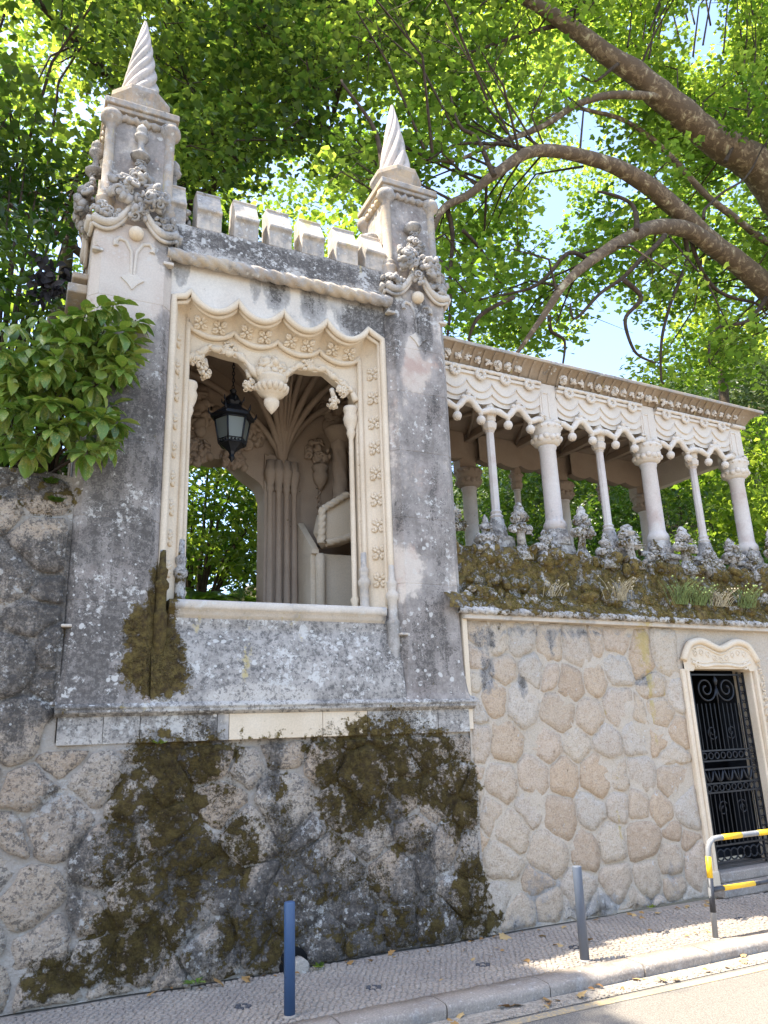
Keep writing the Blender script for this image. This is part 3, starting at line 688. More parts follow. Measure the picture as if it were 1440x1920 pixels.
# tracery: two drooping arches with central pendant
def trac_edge(x):
    xl, xm, xr = 1.50, 2.55, 3.66
    if x < xm: 
        t = (x-xl)/(xm-xl); return 6.20 + .56*math.sin(PI*min(1, t*.92+.12))**.55 - .06*t
    t = (x-xm)/(xr-xm); return 6.16 + .56*math.sin(PI*min(1, .05+t*.87))**.55 - .02*t
mb = MB(); fr = []; NB = 100
for i in range(NB+1):
    x = 1.50 + 2.20*i/NB; zt = 6.6
    for a, b in zip(PI_[25:-25], PI_[26:-24]):
        if a.x <= x <= b.x and b.x > a.x: zt = a.z + (b.z-a.z)*(x-a.x)/(b.x-a.x)
    e = trac_edge(x) - .045*abs(math.sin(x*8.5+.6))+.03; fr.append((x, min(e, zt-.05), zt))
for y0, flip in ((8.50, False), (8.62, True)):
    V = [Vector((x, y0 - .0, e + (zt-e)*j/4 )) for j in range(5) for x, e, zt in fr]
    mb.add(V, [(j*(NB+1)+i, j*(NB+1)+i+1, (j+1)*(NB+1)+i+1, (j+1)*(NB+1)+i) for j in range(4) for i in range(NB)])
mb.loft([Vector((x, 8.50, e)) for x, e, z in fr], [Vector((x, 8.62, e)) for x, e, z in fr])
mb.loft([Vector((x, 8.46, z)) for x, e, z in fr], [Vector((x, 8.62, z)) for x, e, z in fr])
mb.loft([Vector((x, 8.46, z)) for x, e, z in fr], [Vector((x, 8.50, z-.03)) for x, e, z in fr])
tr = obj('tracery', mb, M['clean'], pv)
mb = MB(); pts = [Vector((x, 8.495, e + .045 + .012*math.sin(x*37))) for x, e, z in fr]; mb.tube(pts, [.04+.012*math.sin(i*.9) for i in range(len(pts))], 7)
for i in range(6, NB, 6):
    x, e, z = fr[i]; mb.ball((x, 8.475, e+.06), .035, 7, 5, Euler((0, random.uniform(-1,1), 0)).to_matrix(), (1.3,.7,.7))
obj('branch_moulding', mb, M['clean'], tr)
mb = MB(); 
for cx, cz, r, sd_ in ((1.62,6.60,.10,1),(2.0,6.80,.10,2),(3.02,6.78,.10,5),(3.52,6.52,.11,6)): bouquet(mb, (cx, 8.49, cz), r, 12, sd_, flat=.4)
obj('carved_leaves', mb, M['clean'], tr)
mb = MB(); bouquet(mb, (2.55, 8.49, 6.58), .21, 40, 44, flat=.4); mb.lathe([(.05,6.52),(.18,6.47),(.195,6.43),(.16,6.39),(.205,6.32),(.20,6.26),(.15,6.20),(.08,6.17),(.10,6.13),(.095,6.08),(.05,6.01),(.004,5.96)], (2.55, 8.49, .06), 14, sy=.8)
for k in range(9): 
    a = PI + PI*k/8; mb.ball((2.55+.18*math.cos(a), 8.49+.155*math.sin(a), 6.345), .045, 7, 5, Euler((0,.5,a)).to_matrix(), (.8,.9,1.4))
obj('pendant', mb, M['clean'], tr)
for cx, cz, sd_ in ((1.72,6.45,61),(2.26,6.40,62),(3.38,6.33,64)):
    mb = MB(); mb.tube([(cx, 8.56, cz+.2), (cx+.02, 8.54, cz+.08)], .035, 6); bouquet(mb, (cx, 8.53, cz), .095, 13, sd_, (0,-1,-.3), .9); obj('leaf_boss', mb, M['clean'], tr)
# jamb colonettes: consoles, shafts with bases
for s, xj in ((-1, 1.55), (1, 3.63)):
    mb = MB(); mb.lathe([(.045,3.62),(.06,3.66),(.04,3.70),(.06,3.76),(.035,3.80),(.032,5.85),(.05,5.90),(.06,5.94),(.05,5.98),(.085,6.06),(.10,6.14),(.08,6.2),(.10,6.26),(.09,6.3)], (xj, 8.54, 0), 12); obj('jamb_colonette', mb, M['clean'], pv)
    mb = MB(); xx = xj + s*.06; mb.box(min(xx,xx+s*.10), max(xx,xx+s*.10), 8.50, 8.75, 3.6, 6.5); obj('jamb_panel', mb, M['clean'], pv)
    mb = MB()
    for k in range(30): curl(mb, (xx+s*.035, 8.495, 3.85+k*.075), .022, (0,-1,0), 1.1, .010, 1 if k % 2 else -1)
    obj('vine_strip', mb, M['clean'], pv)
    for xo, yo, zt in ((s*1.10, 8.44, 4.0), (s*1.34, 8.17, 4.25)):
        mb = MB(); r = .055; z0 = 3.18 if yo < 8.3 else 3.38
        mb.lathe([(.03,z0-.35),(.05,z0-.15),(.075,z0),(.075,z0+.22),(.085,z0+.26),(.06,z0+.30),(.058,z0+.52),(.08,z0+.55),(.08,z0+.60),(.05,z0+.64),(.06,z0+.70),(.065,z0+.74),(.04,z0+.77),(.034,z0+.95)], (XC+xo, yo, 0), 10); obj('moulding_base', mb, M['mid'] if s > 0 else M['halfmoss'], pv, fields=True)
# rope string course, parapet and merlons
def rope(p0, p1, r, turns, strands=3, nr=14, per=10):
    p0 = Vector(p0); p1 = Vector(p1); t = (p1-p0).normalized(); u = t.cross(Vector((0,0,1))).normalized(); w = t.cross(u); n = int(turns*per); vs = []
    for i in range(n+1):
        c = p0.lerp(p1, i/n); ph = 2*PI*turns*i/n/strands
        for k in range(nr):
            a = 2*PI*k/nr; f = abs(math.cos((a*strands - ph*strands)/2)); rr = r*(.60+.42*f**.55); vs.append(c + u*math.cos(a)*rr + w*math.sin(a)*rr)
    mb = MB(); mb.add(vs, [(i*nr+k, i*nr+(k+1) % nr, (i+1)*nr+(k+1) % nr, (i+1)*nr+k) for i in range(n) for k in range(nr)], True); return mb
obj('rope_moulding', rope((1.15,8.10,7.70),(4.06,8.10,7.70), .085, 15), M['cap'], pv)
mb = MB(); mb.grid(lambda a, b: Vector((1.12+3.0*a, 8.10+.06*b, 7.74+.46*b + .012*math.sin(a*40)*b)), 60, 12); mb.grid(lambda a, b: Vector((1.12+3.0*a, 8.16+.4*b, 8.20)), 20, 2)
obj('parapet', mb, M['grey'], pv, fields=True)
mer = None
def merlon_mesh():
    mb = MB(); w = .152
    prof = [(.33,.0),(.33,.57),(.31,.60),(.15,.60),(.12,.585),(.12,.565),(.135,.555),(-.02,.275),(-.045,.265),(-.045,.235),(-.015,.215),(0,.20),(0,.0)]
    mb.extrude(prof, lambda a, b, d: Vector((d, a, b)), -w, w); return mb
mms = [merlon_mesh().mesh('merlon', M['merlon'])]
for i, xm in enumerate((1.21, 1.645, 2.11, 2.555, 3.0, 3.475, 3.89)):
    o = inst('merlon', mms[0], pv, tuple(pvi @ Vector((xm, 8.155, 8.19))), (random.uniform(-.01,.01), random.uniform(-.012,.012), random.uniform(-.015,.015)), (random.uniform(.97,1.03), 1, random.uniform(1.03,1.09)))
    b = o.modifiers.new('bevel', 'BEVEL'); b.width = .009; b.segments = 2
# ---- interior: back wall with an arched opening, cluster pier, vault ribs, side bench
YB = 10.35
def arch_z(x):
    xa, xb = .95, 3.02; t = (x-(xa+xb)/2)/((xb-xa)/2)
    return 5.55 + .62*math.sqrt(max(0, 1-min(1, abs(t))**2.2)) - .10*abs(math.sin(t*PI*2))
mb = MB(); XX = np.linspace(.95, 3.02, 41)
for y in (YB, YB+.4):
    V = [Vector((x, y, arch_z(x) + (8.0-arch_z(x))*j/3)) for j in range(4) for x in XX]; mb.add(V, [(j*41+i, j*41+i+1, (j+1)*41+i+1, (j+1)*41+i) for j in range(3) for i in range(40)])
mb.loft([Vector((x, YB, arch_z(x))) for x in XX], [Vector((x, YB+.4, arch_z(x))) for x in XX])
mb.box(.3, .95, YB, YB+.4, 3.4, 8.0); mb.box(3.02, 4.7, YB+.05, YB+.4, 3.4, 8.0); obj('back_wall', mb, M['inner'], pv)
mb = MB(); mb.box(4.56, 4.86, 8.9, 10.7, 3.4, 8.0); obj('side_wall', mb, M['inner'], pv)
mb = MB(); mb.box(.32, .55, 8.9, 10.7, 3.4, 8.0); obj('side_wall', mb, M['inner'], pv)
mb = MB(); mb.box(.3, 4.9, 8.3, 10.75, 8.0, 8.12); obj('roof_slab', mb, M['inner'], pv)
mb = MB()
for x, z, r, sd_ in ((1.3,6.55,.3,5),(2.0,6.75,.34,6),(2.7,6.5,.3,7),(2.0,6.12,.22,8),(1.5,6.05,.2,9),(2.55,6.05,.2,10)): bouquet(mb, (x, YB-.02, z), r, 22, sd_, flat=.3)
obj('carved_tympanum', mb, M['inner'], pv)
mb = MB()
for dx in (.0, .12, .24, .36):
    mb.lathe([(.075,3.4),(.075,3.8),(.05,3.86),(.042,5.62),(.062,5.65),(.05,5.70),(.085,5.85),(.10,5.93),(.075,5.97),(.065,6.1)], (3.08+dx, YB-.06-.03*math.sin(dx*8), 0), 10)
mb.box(3.0, 3.52, YB-.04, YB+.04, 3.4, 6.2); obj('cluster_pier', mb, M['inner'], pv)
mb = MB()
for ex, ey, ez in ((1.2,8.9,7.7),(2.0,8.75,7.85),(2.6,8.7,7.92),(3.1,8.7,7.92),(3.6,8.7,7.9),(4.2,8.9,7.8),(4.5,9.4,7.5),(1.0,10.2,7.4),(4.5,10.2,7.2)):
    a = Vector((3.26, YB-.08, 6.05)); b = Vector((ex, ey, ez)); pts = []
    for i in range(15):
        t = i/14; q = a.lerp(b, t**1.25); q.z = a.z + (b.z-a.z)*math.sin(t*PI/2)**.8; pts.append(q)
    mb.tube(pts, .05, 7)
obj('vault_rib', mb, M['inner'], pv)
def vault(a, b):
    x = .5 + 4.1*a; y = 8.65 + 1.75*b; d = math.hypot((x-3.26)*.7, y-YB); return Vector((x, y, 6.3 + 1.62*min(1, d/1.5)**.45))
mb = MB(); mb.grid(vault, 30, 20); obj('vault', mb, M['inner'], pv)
mb = MB(); mb.tube([(3.30,YB-.06,6.3),(3.2,9.6,7.3),(2.6,9.2,7.75)], .02, 6); bouquet(mb, (2.55,9.25,7.78), .16, 14, 77, (0,0,-1)); obj('ceiling_boss', mb, M['inner'], pv)
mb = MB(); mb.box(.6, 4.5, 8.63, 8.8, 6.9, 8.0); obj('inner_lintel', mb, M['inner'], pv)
# carved panels on the right back wall
mb = MB()
for k in range(16): curl(mb, (3.86, YB+.03, 4.9+k*.075), .035, (0,-1,0), 1.2, .014, 1 if k % 2 else -1)
bouquet(mb, (3.86, YB, 6.35), .2, 16, 91, flat=.4); bouquet(mb, (4.2, YB, 7.0), .38, 30, 92, flat=.4); bouquet(mb, (4.3, YB-.2, 6.5), .2, 14, 93)
mb.lathe([(.02,5.75),(.10,5.88),(.13,6.0),(.10,6.03),(.14,6.1),(.12,6.14)], (3.88, YB, 0), 10); obj('carved_panel', mb, M['inner'], pv)
# bench / fountain basin on the right
bs = empty('stone_bench', Vector((3.95, 9.85, 3.4)), 'pale stone bench with rope edged armrest inside the pavilion', 'bench')
mb = MB(); mb.box(3.50, 4.54, 9.75, 10.33, 3.4, 4.62); obj('bench_body', mb, M['clean'], bs, .015)
mb = MB(); mb.extrude([(9.70,4.60),(9.70,4.66),(10.33,5.2),(10.33,4.60)], lambda a, b, d: Vector((d, a, b)), 3.50, 3.60); obj('bench_end', mb, M['clean'], bs)
mb = MB(); mb.lathe([(.07,3.4),(.07,4.55),(.05,4.60)], (3.62, 9.70, 0), 12); obj('corner_shaft', mb, M['clean'], bs)
mb = MB(); mb.extrude([(3.60,4.95),(3.72,4.72),(4.0,4.78),(4.52,5.02),(4.52,5.5),(3.95,5.42),(3.66,5.22)], lambda a, b, d: Vector((a, d, b)), 9.60, 9.95); obj('basin', mb, M['clean'], bs, .03)
r1 = rope((3.60,9.60,4.72),(3.62,9.58,5.22), .06, 5); r2 = rope((3.62,9.58,5.2),(4.0,9.58,5.46), .055, 5); r3 = rope((3.66,9.58,4.72),(4.5,9.58,5.0), .05, 8); r1.add(r2.v, r2.f, True).add(r3.v, r3.f, True); obj('rope_edge', r1, M['clean'], bs)
mb = MB(); N = 20; vs = []
for j in range(31):
    t = j/30
    for k in range(N):
        a = 2*PI*k/N; rr = (.11 if .1 < t < .9 else .13)*(.86+.18*abs(math.sin(a*2+t*9))); vs.append(Vector((4.08+rr*math.cos(a), 10.05+rr*math.sin(a), 5.45+1.0*t)))
mb.add(vs, [(j*N+k, j*N+(k+1) % N, (j+1)*N+(k+1) % N, (j+1)*N+k) for j in range(30) for k in range(N)], True); mb.lathe([(.13,6.42),(.2,6.55),(.24,6.62),(.2,6.66)], (4.08,10.05,0), 14); obj('twisted_column', mb, M['inner'], pv)
# left return of the cornice seen beyond the left pillar
mb = MB(); mb.box(.16, .34, 8.55, 10.4, 7.42, 7.5); mb.box(.12, .34, 8.5, 10.4, 7.2, 7.32); obj('side_cornice', mb, M['cap'], pv, .02)

# ------------------------------------------------------------------ lantern
LY = 9.2
ln = empty('lantern', Vector((2.24, LY, 6.95)), 'black iron lantern with frosted panes hanging inside the arch', 'lantern')
mb = MB(); z = 7.75; k = 0
while z > 6.62:
    c = Vector((2.24, LY, z)); Mx = Matrix.Rotation(PI/2*(k % 2), 3, 'Z'); pts = [c + Mx @ Vector((.017*math.cos(a), 0, .034*math.sin(a))) for a in np.arange(11)*2*PI/10]; mb.tube(pts, .006, 5, False); z -= .05; k += 1
obj('chain', mb, M['iron'], ln)
mb = MB(); mb.lathe([(.01,6.64),(.05,6.60),(.03,6.56),(.09,6.50),(.13,6.42),(.10,6.38),(.17,6.32),(.29,6.23),(.29,6.19),(.24,6.18)], (2.24,LY,0), 6, smooth=False)
for k in range(6):
    a = 2*PI*k/6; mb.tube([(2.24+.27*math.cos(a),LY+.27*math.sin(a),6.21),(2.24+.31*math.cos(a),LY+.31*math.sin(a),6.25),(2.24+.32*math.cos(a),LY+.32*math.sin(a),6.31)], [.014,.014,.005], 5); a += PI/6
    mb.tube([(2.24+.11*math.cos(a),LY+.11*math.sin(a),6.41),(2.24+.15*math.cos(a),LY+.15*math.sin(a),6.45),(2.24+.15*math.cos(a),LY+.15*math.sin(a),6.50)], [.012,.012,.005], 5)
obj('lantern_cap', mb, M['iron'], ln)
mb = MB()
for k in range(6):
    a = 2*PI*k/6; b = 2*PI*(k+1)/6
    P = lambda a, r, z: Vector((2.24+r*math.cos(a), LY+r*math.sin(a), z))
    mb.tube([P(a,.235,6.19), P(a,.175,5.84)], .013, 5); mb.tube([P(a,.175,5.84), P(b,.175,5.84)], .013, 5); mb.tube([P(a,.23,6.17), P(b,.23,6.17)], .013, 5); mb.tube([P(a,.186,5.89), P(b,.186,5.89)], .007, 4)
    for q in (.25,.5,.75): p = P(a,.18,5.865).lerp(P(b,.18,5.865), q); mb.ball(p, .016, 6, 4)
mb.lathe([(.17,5.84),(.12,5.80),(.05,5.74),(.03,5.70),(.045,5.66),(.005,5.60)], (2.24,LY,0), 6, smooth=False); obj('lantern_frame', mb, M['iron'], ln)
gt = NT('frosted_glass'); gt.b.inputs['Base Color'].default_value = (.26,.28,.24,1); gt.b.inputs['Roughness'].default_value = .35; gt.b.inputs['Transmission Weight'].default_value = .55
for k in range(6):
    a = 2*PI*k/6; b = 2*PI*(k+1)/6; mb = MB(); P = lambda a, r, z: Vector((2.24+r*math.cos(a), LY+r*math.sin(a), z))
    q = [P(a,.225,6.16), P(b,.225,6.16), P(b,.168,5.86), P(a,.168,5.86)]; c = Vector((2.24,LY,6.0)); q2 = [p + (c-p)*.03 for p in q]
    mb.add(q+q2, [(0,1,2,3),(7,6,5,4),(0,4,5,1),(1,5,6,2),(2,6,7,3),(3,7,4,0)]); obj('lantern_pane', mb, gt.m, ln)
# ------------------------------------------------------------------ gallery (own frame: u, v, z)
ga = empty('gallery', GM, 'open stone gallery of slender columns under a flat carved roof', 'gallery')
BIG = [-.04, 2.03, 4.10, 6.2]; SMALL = [.99, 3.07, 5.14]
VF, VK = .50, 2.62
def big_column(u, v, front=True):
    mb = MB(); z0 = 4.92
    if not front: z0 = 4.75
    mb.lathe([(.165,z0),(.17,z0+.10),(.155,z0+.14),(.14,z0+.16),(.128,z0+.2),(.122,6.18),(.135,6.20),(.14,6.235),(.12,6.26)], (u,v,0), 20)
    c = obj('column', mb, M['galcol'], ga, local=True)
    mb = MB(); mb.lathe([(.27,4.3),(.27,4.62),(.25,4.68),(.20,4.74)], (u,v,0), 4, smooth=False, rot=PI/4); mb.lathe([(.22,4.70),(.215,4.80),(.19,4.86),(.185,4.92),(.165,4.95)], (u,v,0), 8, smooth=False, rot=PI/8)
    obj('column_base', mb, M['grey'], c, .012, local=True)
    mb = MB(); mb.lathe([(.14,6.24),(.20,6.28),(.215,6.34),(.20,6.40),(.225,6.43),(.21,6.46),(.245,6.50),(.24,6.55),(.2,6.58)], (u,v,0), 16)
    for k in range(14):
        a = 2*PI*k/14; mb.ball((u+.195*math.cos(a), v+.195*math.sin(a), 6.335 + .02*(k % 2)), .052, 7, 5); mb.ball((u+.23*math.cos(a+.2), v+.23*math.sin(a+.2), 6.515), .03, 6, 4)
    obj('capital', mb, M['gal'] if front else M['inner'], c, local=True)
def small_column(u, v, front=True):
    mb = MB(); z0 = 5.02
    mb.lathe([(.085,z0),(.10,z0+.03),(.07,z0+.06),(.085,z0+.09),(.062,z0+.12),(.057,6.30),(.075,6.32),(.06,6.34)], (u,v,0), 8 if front else 10, smooth=False)
    c = obj('slender_column', mb, M['galcol'], ga, local=True)
    mb = MB(); mb.lathe([(.24,4.5),(.23,4.72),(.17,4.76)], (u,v,0), 4, smooth=False, rot=PI/4); mb.lathe([(.15,4.72),(.135,4.86),(.11,4.95),(.105,5.0),(.08,5.03)], (u,v,0), 8, smooth=False)
    obj('column_base', mb, M['grey'], c, .01, local=True)
    mb = MB(); mb.lathe([(.06,6.33),(.10,6.36),(.115,6.44),(.09,6.47),(.105,6.49),(.105,6.55),(.13,6.58),(.13,6.61),(.10,6.63),(.095,6.74)], (u,v,0), 8, smooth=False)
    for k in range(10): a = 2*PI*k/10; mb.ball((u+.115*math.cos(a), v+.115*math.sin(a), 6.60), .028, 6, 4)
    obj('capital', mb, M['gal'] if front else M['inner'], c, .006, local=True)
for u in BIG: big_column(u, VF); big_column(u, VK, False)
for u in SMALL: small_column(u, VF); small_column(u, VK, False)
def frieze_panel(u0, u1, v, n=4, front=True):
    """scalloped panel: three stepped scallop lines, rope and rosettes"""
    s = -1 if front else 1
    mb = MB(); K = 84
    def sc(u, zp, dep): t = ((u-u0)/(u1-u0)*n) % 1.0; return zp - dep*math.sin(PI*t)**.75
    layers = [(.0, 6.745, .06, 7.20), (.020, 6.865, .115, 7.20), (.036, 7.02, .165, 7.20)]
    for d, zp, dep, top in layers:
        a = [Vector((u0+(u1-u0)*i/K, v + s*d, sc(u0+(u1-u0)*i/K*.9999, zp, dep))) for i in range(K+1)]; b = [Vector((p.x, p.y, top)) for p in a]
        mb.loft(a, b, False); mb.loft(a, [p + Vector((0, -s*.03, 0)) for p in a], False)
        if d > 0: mb.tube([p + Vector((0, s*.002, .010)) for p in a], .008, 5, False)
    a = [Vector((u0+(u1-u0)*i/K, v, sc(u0+(u1-u0)*i/K*.9999, 6.745, .06))) for i in range(K+1)]; mb.loft(a, [p + Vector((0, -s*.16, 0)) for p in a]); mb.loft([p + Vector((0,-s*.16,0)) for p in a], [Vector((p.x, v-s*.16, 7.2)) for p in a])
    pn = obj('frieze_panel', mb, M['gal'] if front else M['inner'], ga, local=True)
    if not front:
        return
    mb = MB(); r = rope((u0,v-.075,7.185),(u1,v-.075,7.185), .032, (u1-u0)/.13, 2, 10, 8); mb.add(r.v, r.f, True); mb.box(u0, u1, v-.07, v, 7.10, 7.145); obj('rope_band', mb, M['gal'], pn, local=True)
    for k in range(n):
        u = u0 + (u1-u0)*(k+.5)/n; mb = MB()
        for q in range(8): a = 2*PI*q/8; mb.ball((u+.062*math.cos(a), v-.085, 7.115+.062*math.sin(a)), .034, 7, 5)
        mb.tube([(u+.075*math.cos(a), v-.085, 7.115+.075*math.sin(a)) for a in np.arange(17)*2*PI/16], .022, 6, False); mb.ball((u, v-.07, 7.115), .028, 7, 5); obj('wreath_rosette', mb, M['gal'], pn, local=True)
    # branching cusps with hanging balls
    um = (u0+u1)/2
    for side in (0, 1):
        a0, a1 = (u0, um) if side == 0 else (um, u1); w = a1-a0; mb = MB()
        def arc(f, zz): return Vector((a0+w*f, v-.035, zz))
        pts = [arc(0,6.60),arc(.10,6.60),arc(.2,6.56),arc(.27,6.54),arc(.34,6.60),arc(.42,6.685),arc(.5,6.715),arc(.58,6.685),arc(.66,6.60),arc(.73,6.54),arc(.8,6.56),arc(.9,6.60),arc(1,6.60)]
        mb.tube(pts, [.05,.05,.045,.045,.05,.05,.06,.05,.05,.045,.045,.05,.05], 8)
        for q in range(5): mb.ball((a0+w*(.4+.05*q), v-.05, 6.72+.03*(q == 2)), .04, 7, 5)
        mb.ball((a0+w*.5, v-.055, 6.79), .045, 7, 5)
        obj('cusped_branch', mb, M['gal'], pn, local=True)
        for f in (.27, .73):
            mb = MB(); u = a0+w*f; mb.tube([(u,v-.035,6.55),(u,v-.035,6.48)], [.045,.03], 7); mb.ball((u, v-.035, 6.42), .066, 12, 9)
            for q in range(5): a = 2*PI*q/5; mb.tube([(u+.06*math.sin(t)*math.cos(a), v-.035+.06*math.sin(t)*math.sin(a), 6.42-.066*math.cos(t)) for t in (.3,.8,1.4,2.0)], .010, 4)
            obj('ball_boss', mb, M['gal'], pn, local=True)
for i in range(3):
    frieze_panel(BIG[i]+.16, BIG[i+1]-.16, VF-.10); frieze_panel(BIG[i]+.16, BIG[i+1]-.16, VK, 4, False)
for u in BIG: mb = MB(); mb.box(u-.17, u+.17, VK-.02, VK+.2, 6.56, 7.22); obj('back_pilaster', mb, M['inner'], ga, .008, local=True)
for i, u in enumerate(BIG):
    mb = MB(); v = VF-.13; mb.box(u-.16, u+.16, v, v+.32, 6.56, 7.22); mb.box(u-.13, u-.10, v-.015, v+.01, 6.66, 7.08); mb.box(u-.01, u+.02, v-.015, v+.01, 6.66, 7.08); mb.box(u-.10, u-.01, v-.015, v+.01, 7.05, 7.08)
    pl_ = obj('pilaster', mb, M['gal'], ga, .008, local=True)
    r = rope((u+.09,v-.02,6.6),(u+.09,v-.02,7.2), .04, 6, 2, 10, 8); r.lathe([(.03,6.56),(.07,6.58),(.06,6.62),(.045,6.64)], (u+.09,v-.02,0), 8); obj('twisted_rod', r, M['gal'], pl_, local=True)
    mb = MB(); bouquet(mb, (u-.16, v-.02, 6.64), .07, 8, 300+i, flat=.5); obj('carved_leaves', mb, M['gal'], pl_, local=True)
# end return of the frieze
mb = MB(); mb.box(6.2, 6.34, VF+.2, VK, 6.62, 7.2); r = rope((6.40,VF-.05,6.6),(6.40,VF-.05,7.2), .045, 6, 2, 10, 8); mb.add(r.v, r.f, True); mb.lathe([(.05,6.75),(.09,6.78),(.09,6.84),(.05,6.87)], (6.42,VF+.02,0), 10)
mb.tube([(6.1,VF-.17,7.185),(6.42,VF-.17,7.185)], .035, 8); obj('end_panel', mb, M['gal'], ga, local=True)
# cornice: deep cove with carved flowers, thin slab on top
prof = [(VF-.10,7.22),(VF-.14,7.23),(VF-.16,7.27),(VF-.22,7.36),(VF-.30,7.43),(VF-.34,7.445)]
mb = MB(); A = [[Vector((u, p, z)) for p, z in prof] for u in np.linspace(-.05, 6.45, 60)]
for a, b in zip(A[:-1], A[1:]): mb.loft(a, b)
rt = [[Vector((6.45-.0+ (VF-.10-p), p + 0*z, z)) for p, z in prof], [Vector((6.45+(VF-.10-p), VK+.3, z)) for p, z in prof]]
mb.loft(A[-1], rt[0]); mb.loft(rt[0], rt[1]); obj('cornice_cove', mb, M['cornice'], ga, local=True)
mb = MB(); mb.box(-.05, 6.78, VF-.36, VK+.55, 7.447, 7.50); obj('roof_slab', mb, M['cap'], ga, .012, local=True)
mb = MB()
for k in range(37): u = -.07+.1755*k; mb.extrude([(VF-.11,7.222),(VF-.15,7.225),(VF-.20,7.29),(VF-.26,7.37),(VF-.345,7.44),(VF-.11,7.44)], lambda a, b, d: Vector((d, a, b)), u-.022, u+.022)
obj('cornice_ribs', mb, M['cornice'], ga, local=True)['kind'] = 'stuff'
fme = []
for sd_ in (1,2,3):
    mb = MB(); bouquet(mb, (0,0,0), .072, 12, 500+sd_, (0,-1,-.5), .7); fme.append(mb.mesh('cornice_flower', M['gal']))
random.seed(5)
for k in range(36):
    u = .02 + k*.1755
    if k in (9,10,11,12): continue
    inst('cornice_flower', random.choice(fme), ga, (u, VF-.205, 7.32), (random.uniform(-.6,.1), random.uniform(0,6), 0), random.uniform(.85,1.15) if k < 30 else .8)
mb = MB(); mb.box(0, 6.3, VF+.02, VK, 7.21, 7.25)
obj('ceiling', mb, M['inner'], ga, local=True)
mb = MB()
for u in BIG + SMALL: mb.box(u-.05, u+.05, VF+.1, VK-.02, 7.08, 7.20)
for u0, u1 in zip((BIG[0],SMALL[0],BIG[1],SMALL[1],BIG[2],SMALL[2]), (SMALL[0],BIG[1],SMALL[1],BIG[2],SMALL[2],BIG[3])):
    mb.tube([(u0,VF+.15,7.15),(u1,VK-.05,7.15)], .03, 5); mb.tube([(u1,VF+.15,7.15),(u0,VK-.05,7.15)], .03, 5)
obj('ceiling_beam', mb, M['inner'], ga, local=True)
mb = MB(); mb.box(-.1, 6.45, VF-.12, VK+.3, 4.2, 4.45); obj('gallery_floor', mb, M['grey'], ga, local=True)
mb = MB(); mb.box(-.12, .15, .35, 2.8, 4.3, 7.2); obj('end_wall', mb, M['inner'], ga, local=True)

# mossy sloping parapet with pinnacles (thing of its own)
pa = empty('mossy_parapet', GM, 'moss covered sloping parapet ledge between rubble wall and gallery columns', 'parapet')
from mathutils import noise as mnoise
def nz(x, y, z, s): return mnoise.noise(Vector((x*s, y*s, z*s)))
PPROF = [(-.14,3.60),(-.15,3.66),(-.10,3.74),(.0,3.82),(.06,3.86),(.07,3.90),(.065,4.05),(.10,4.07),(.10,4.30),(.13,4.34),(.16,4.46),(.22,4.52),(.32,4.54),(.55,4.54)]
def pp(t):
    L = [0]
    for a, b in zip(PPROF[:-1], PPROF[1:]): L.append(L[-1]+math.hypot(a[0]-b[0], a[1]-b[1]))
    s = t*L[-1]
    for i in range(len(L)-1):
        if s <= L[i+1]+1e-9: q = (s-L[i])/(L[i+1]-L[i]); return (PPROF[i][0]+q*(PPROF[i+1][0]-PPROF[i][0]), PPROF[i][1]+q*(PPROF[i+1][1]-PPROF[i][1]))
    return PPROF[-1]
PT = [pp(j/44) for j in range(45)]
def ppt(a, b):
    u = -.3 + 9.28*a; v, z = PT[min(44, int(round(b*44)))]; d = .06*nz(u, v, z, 2.5) + .025*nz(u, v, z, 9) + .012*nz(u, v, z, 22)
    return Vector((u, v - d - .01, z + d*.6))
mb = MB(); mb.grid(ppt, 300, 44); obj('moss_slope', mb, M['mossy'], pa, fields=True, local=True)
mb = MB(); mb.box(-.05, 9, -.11, .2, 3.50, 3.58); obj('ledge_fillet', mb, M['mid'], pa, .01, local=True)
lump = MB(); rd = random.Random(66)
for k in range(210):
    u = rd.uniform(-.05, 8); z = rd.choice((4.40, 4.46, 4.34, 4.02, 3.84, 3.76)) + rd.uniform(-.05,.05); v = {4: .10}.get(0, .10 if z > 4.2 else (.05 if z > 3.9 else -.04)); r = rd.uniform(.04,.12)
    t1 = MB(); t1.ball((u, v, z), r, 10, 7, Euler((rd.uniform(0,3), rd.uniform(0,3), rd.uniform(0,3))).to_matrix(), (1.25,.9,.7)); lump.add([Vector(q) + Vector((1,1,1))*.03*nz(q[0],q[1],q[2],11) for q in t1.v], t1.f, True)
tag(obj('rubble_lumps', lump, M['mossy'], pa, fields=True, local=True), kind='stuff')
obj('ledge_rope', rope((-.15,-.13,3.60),(9,-.13,3.60), .05, 62, 3, 12, 7), M['halfmoss'], pa, local=True)
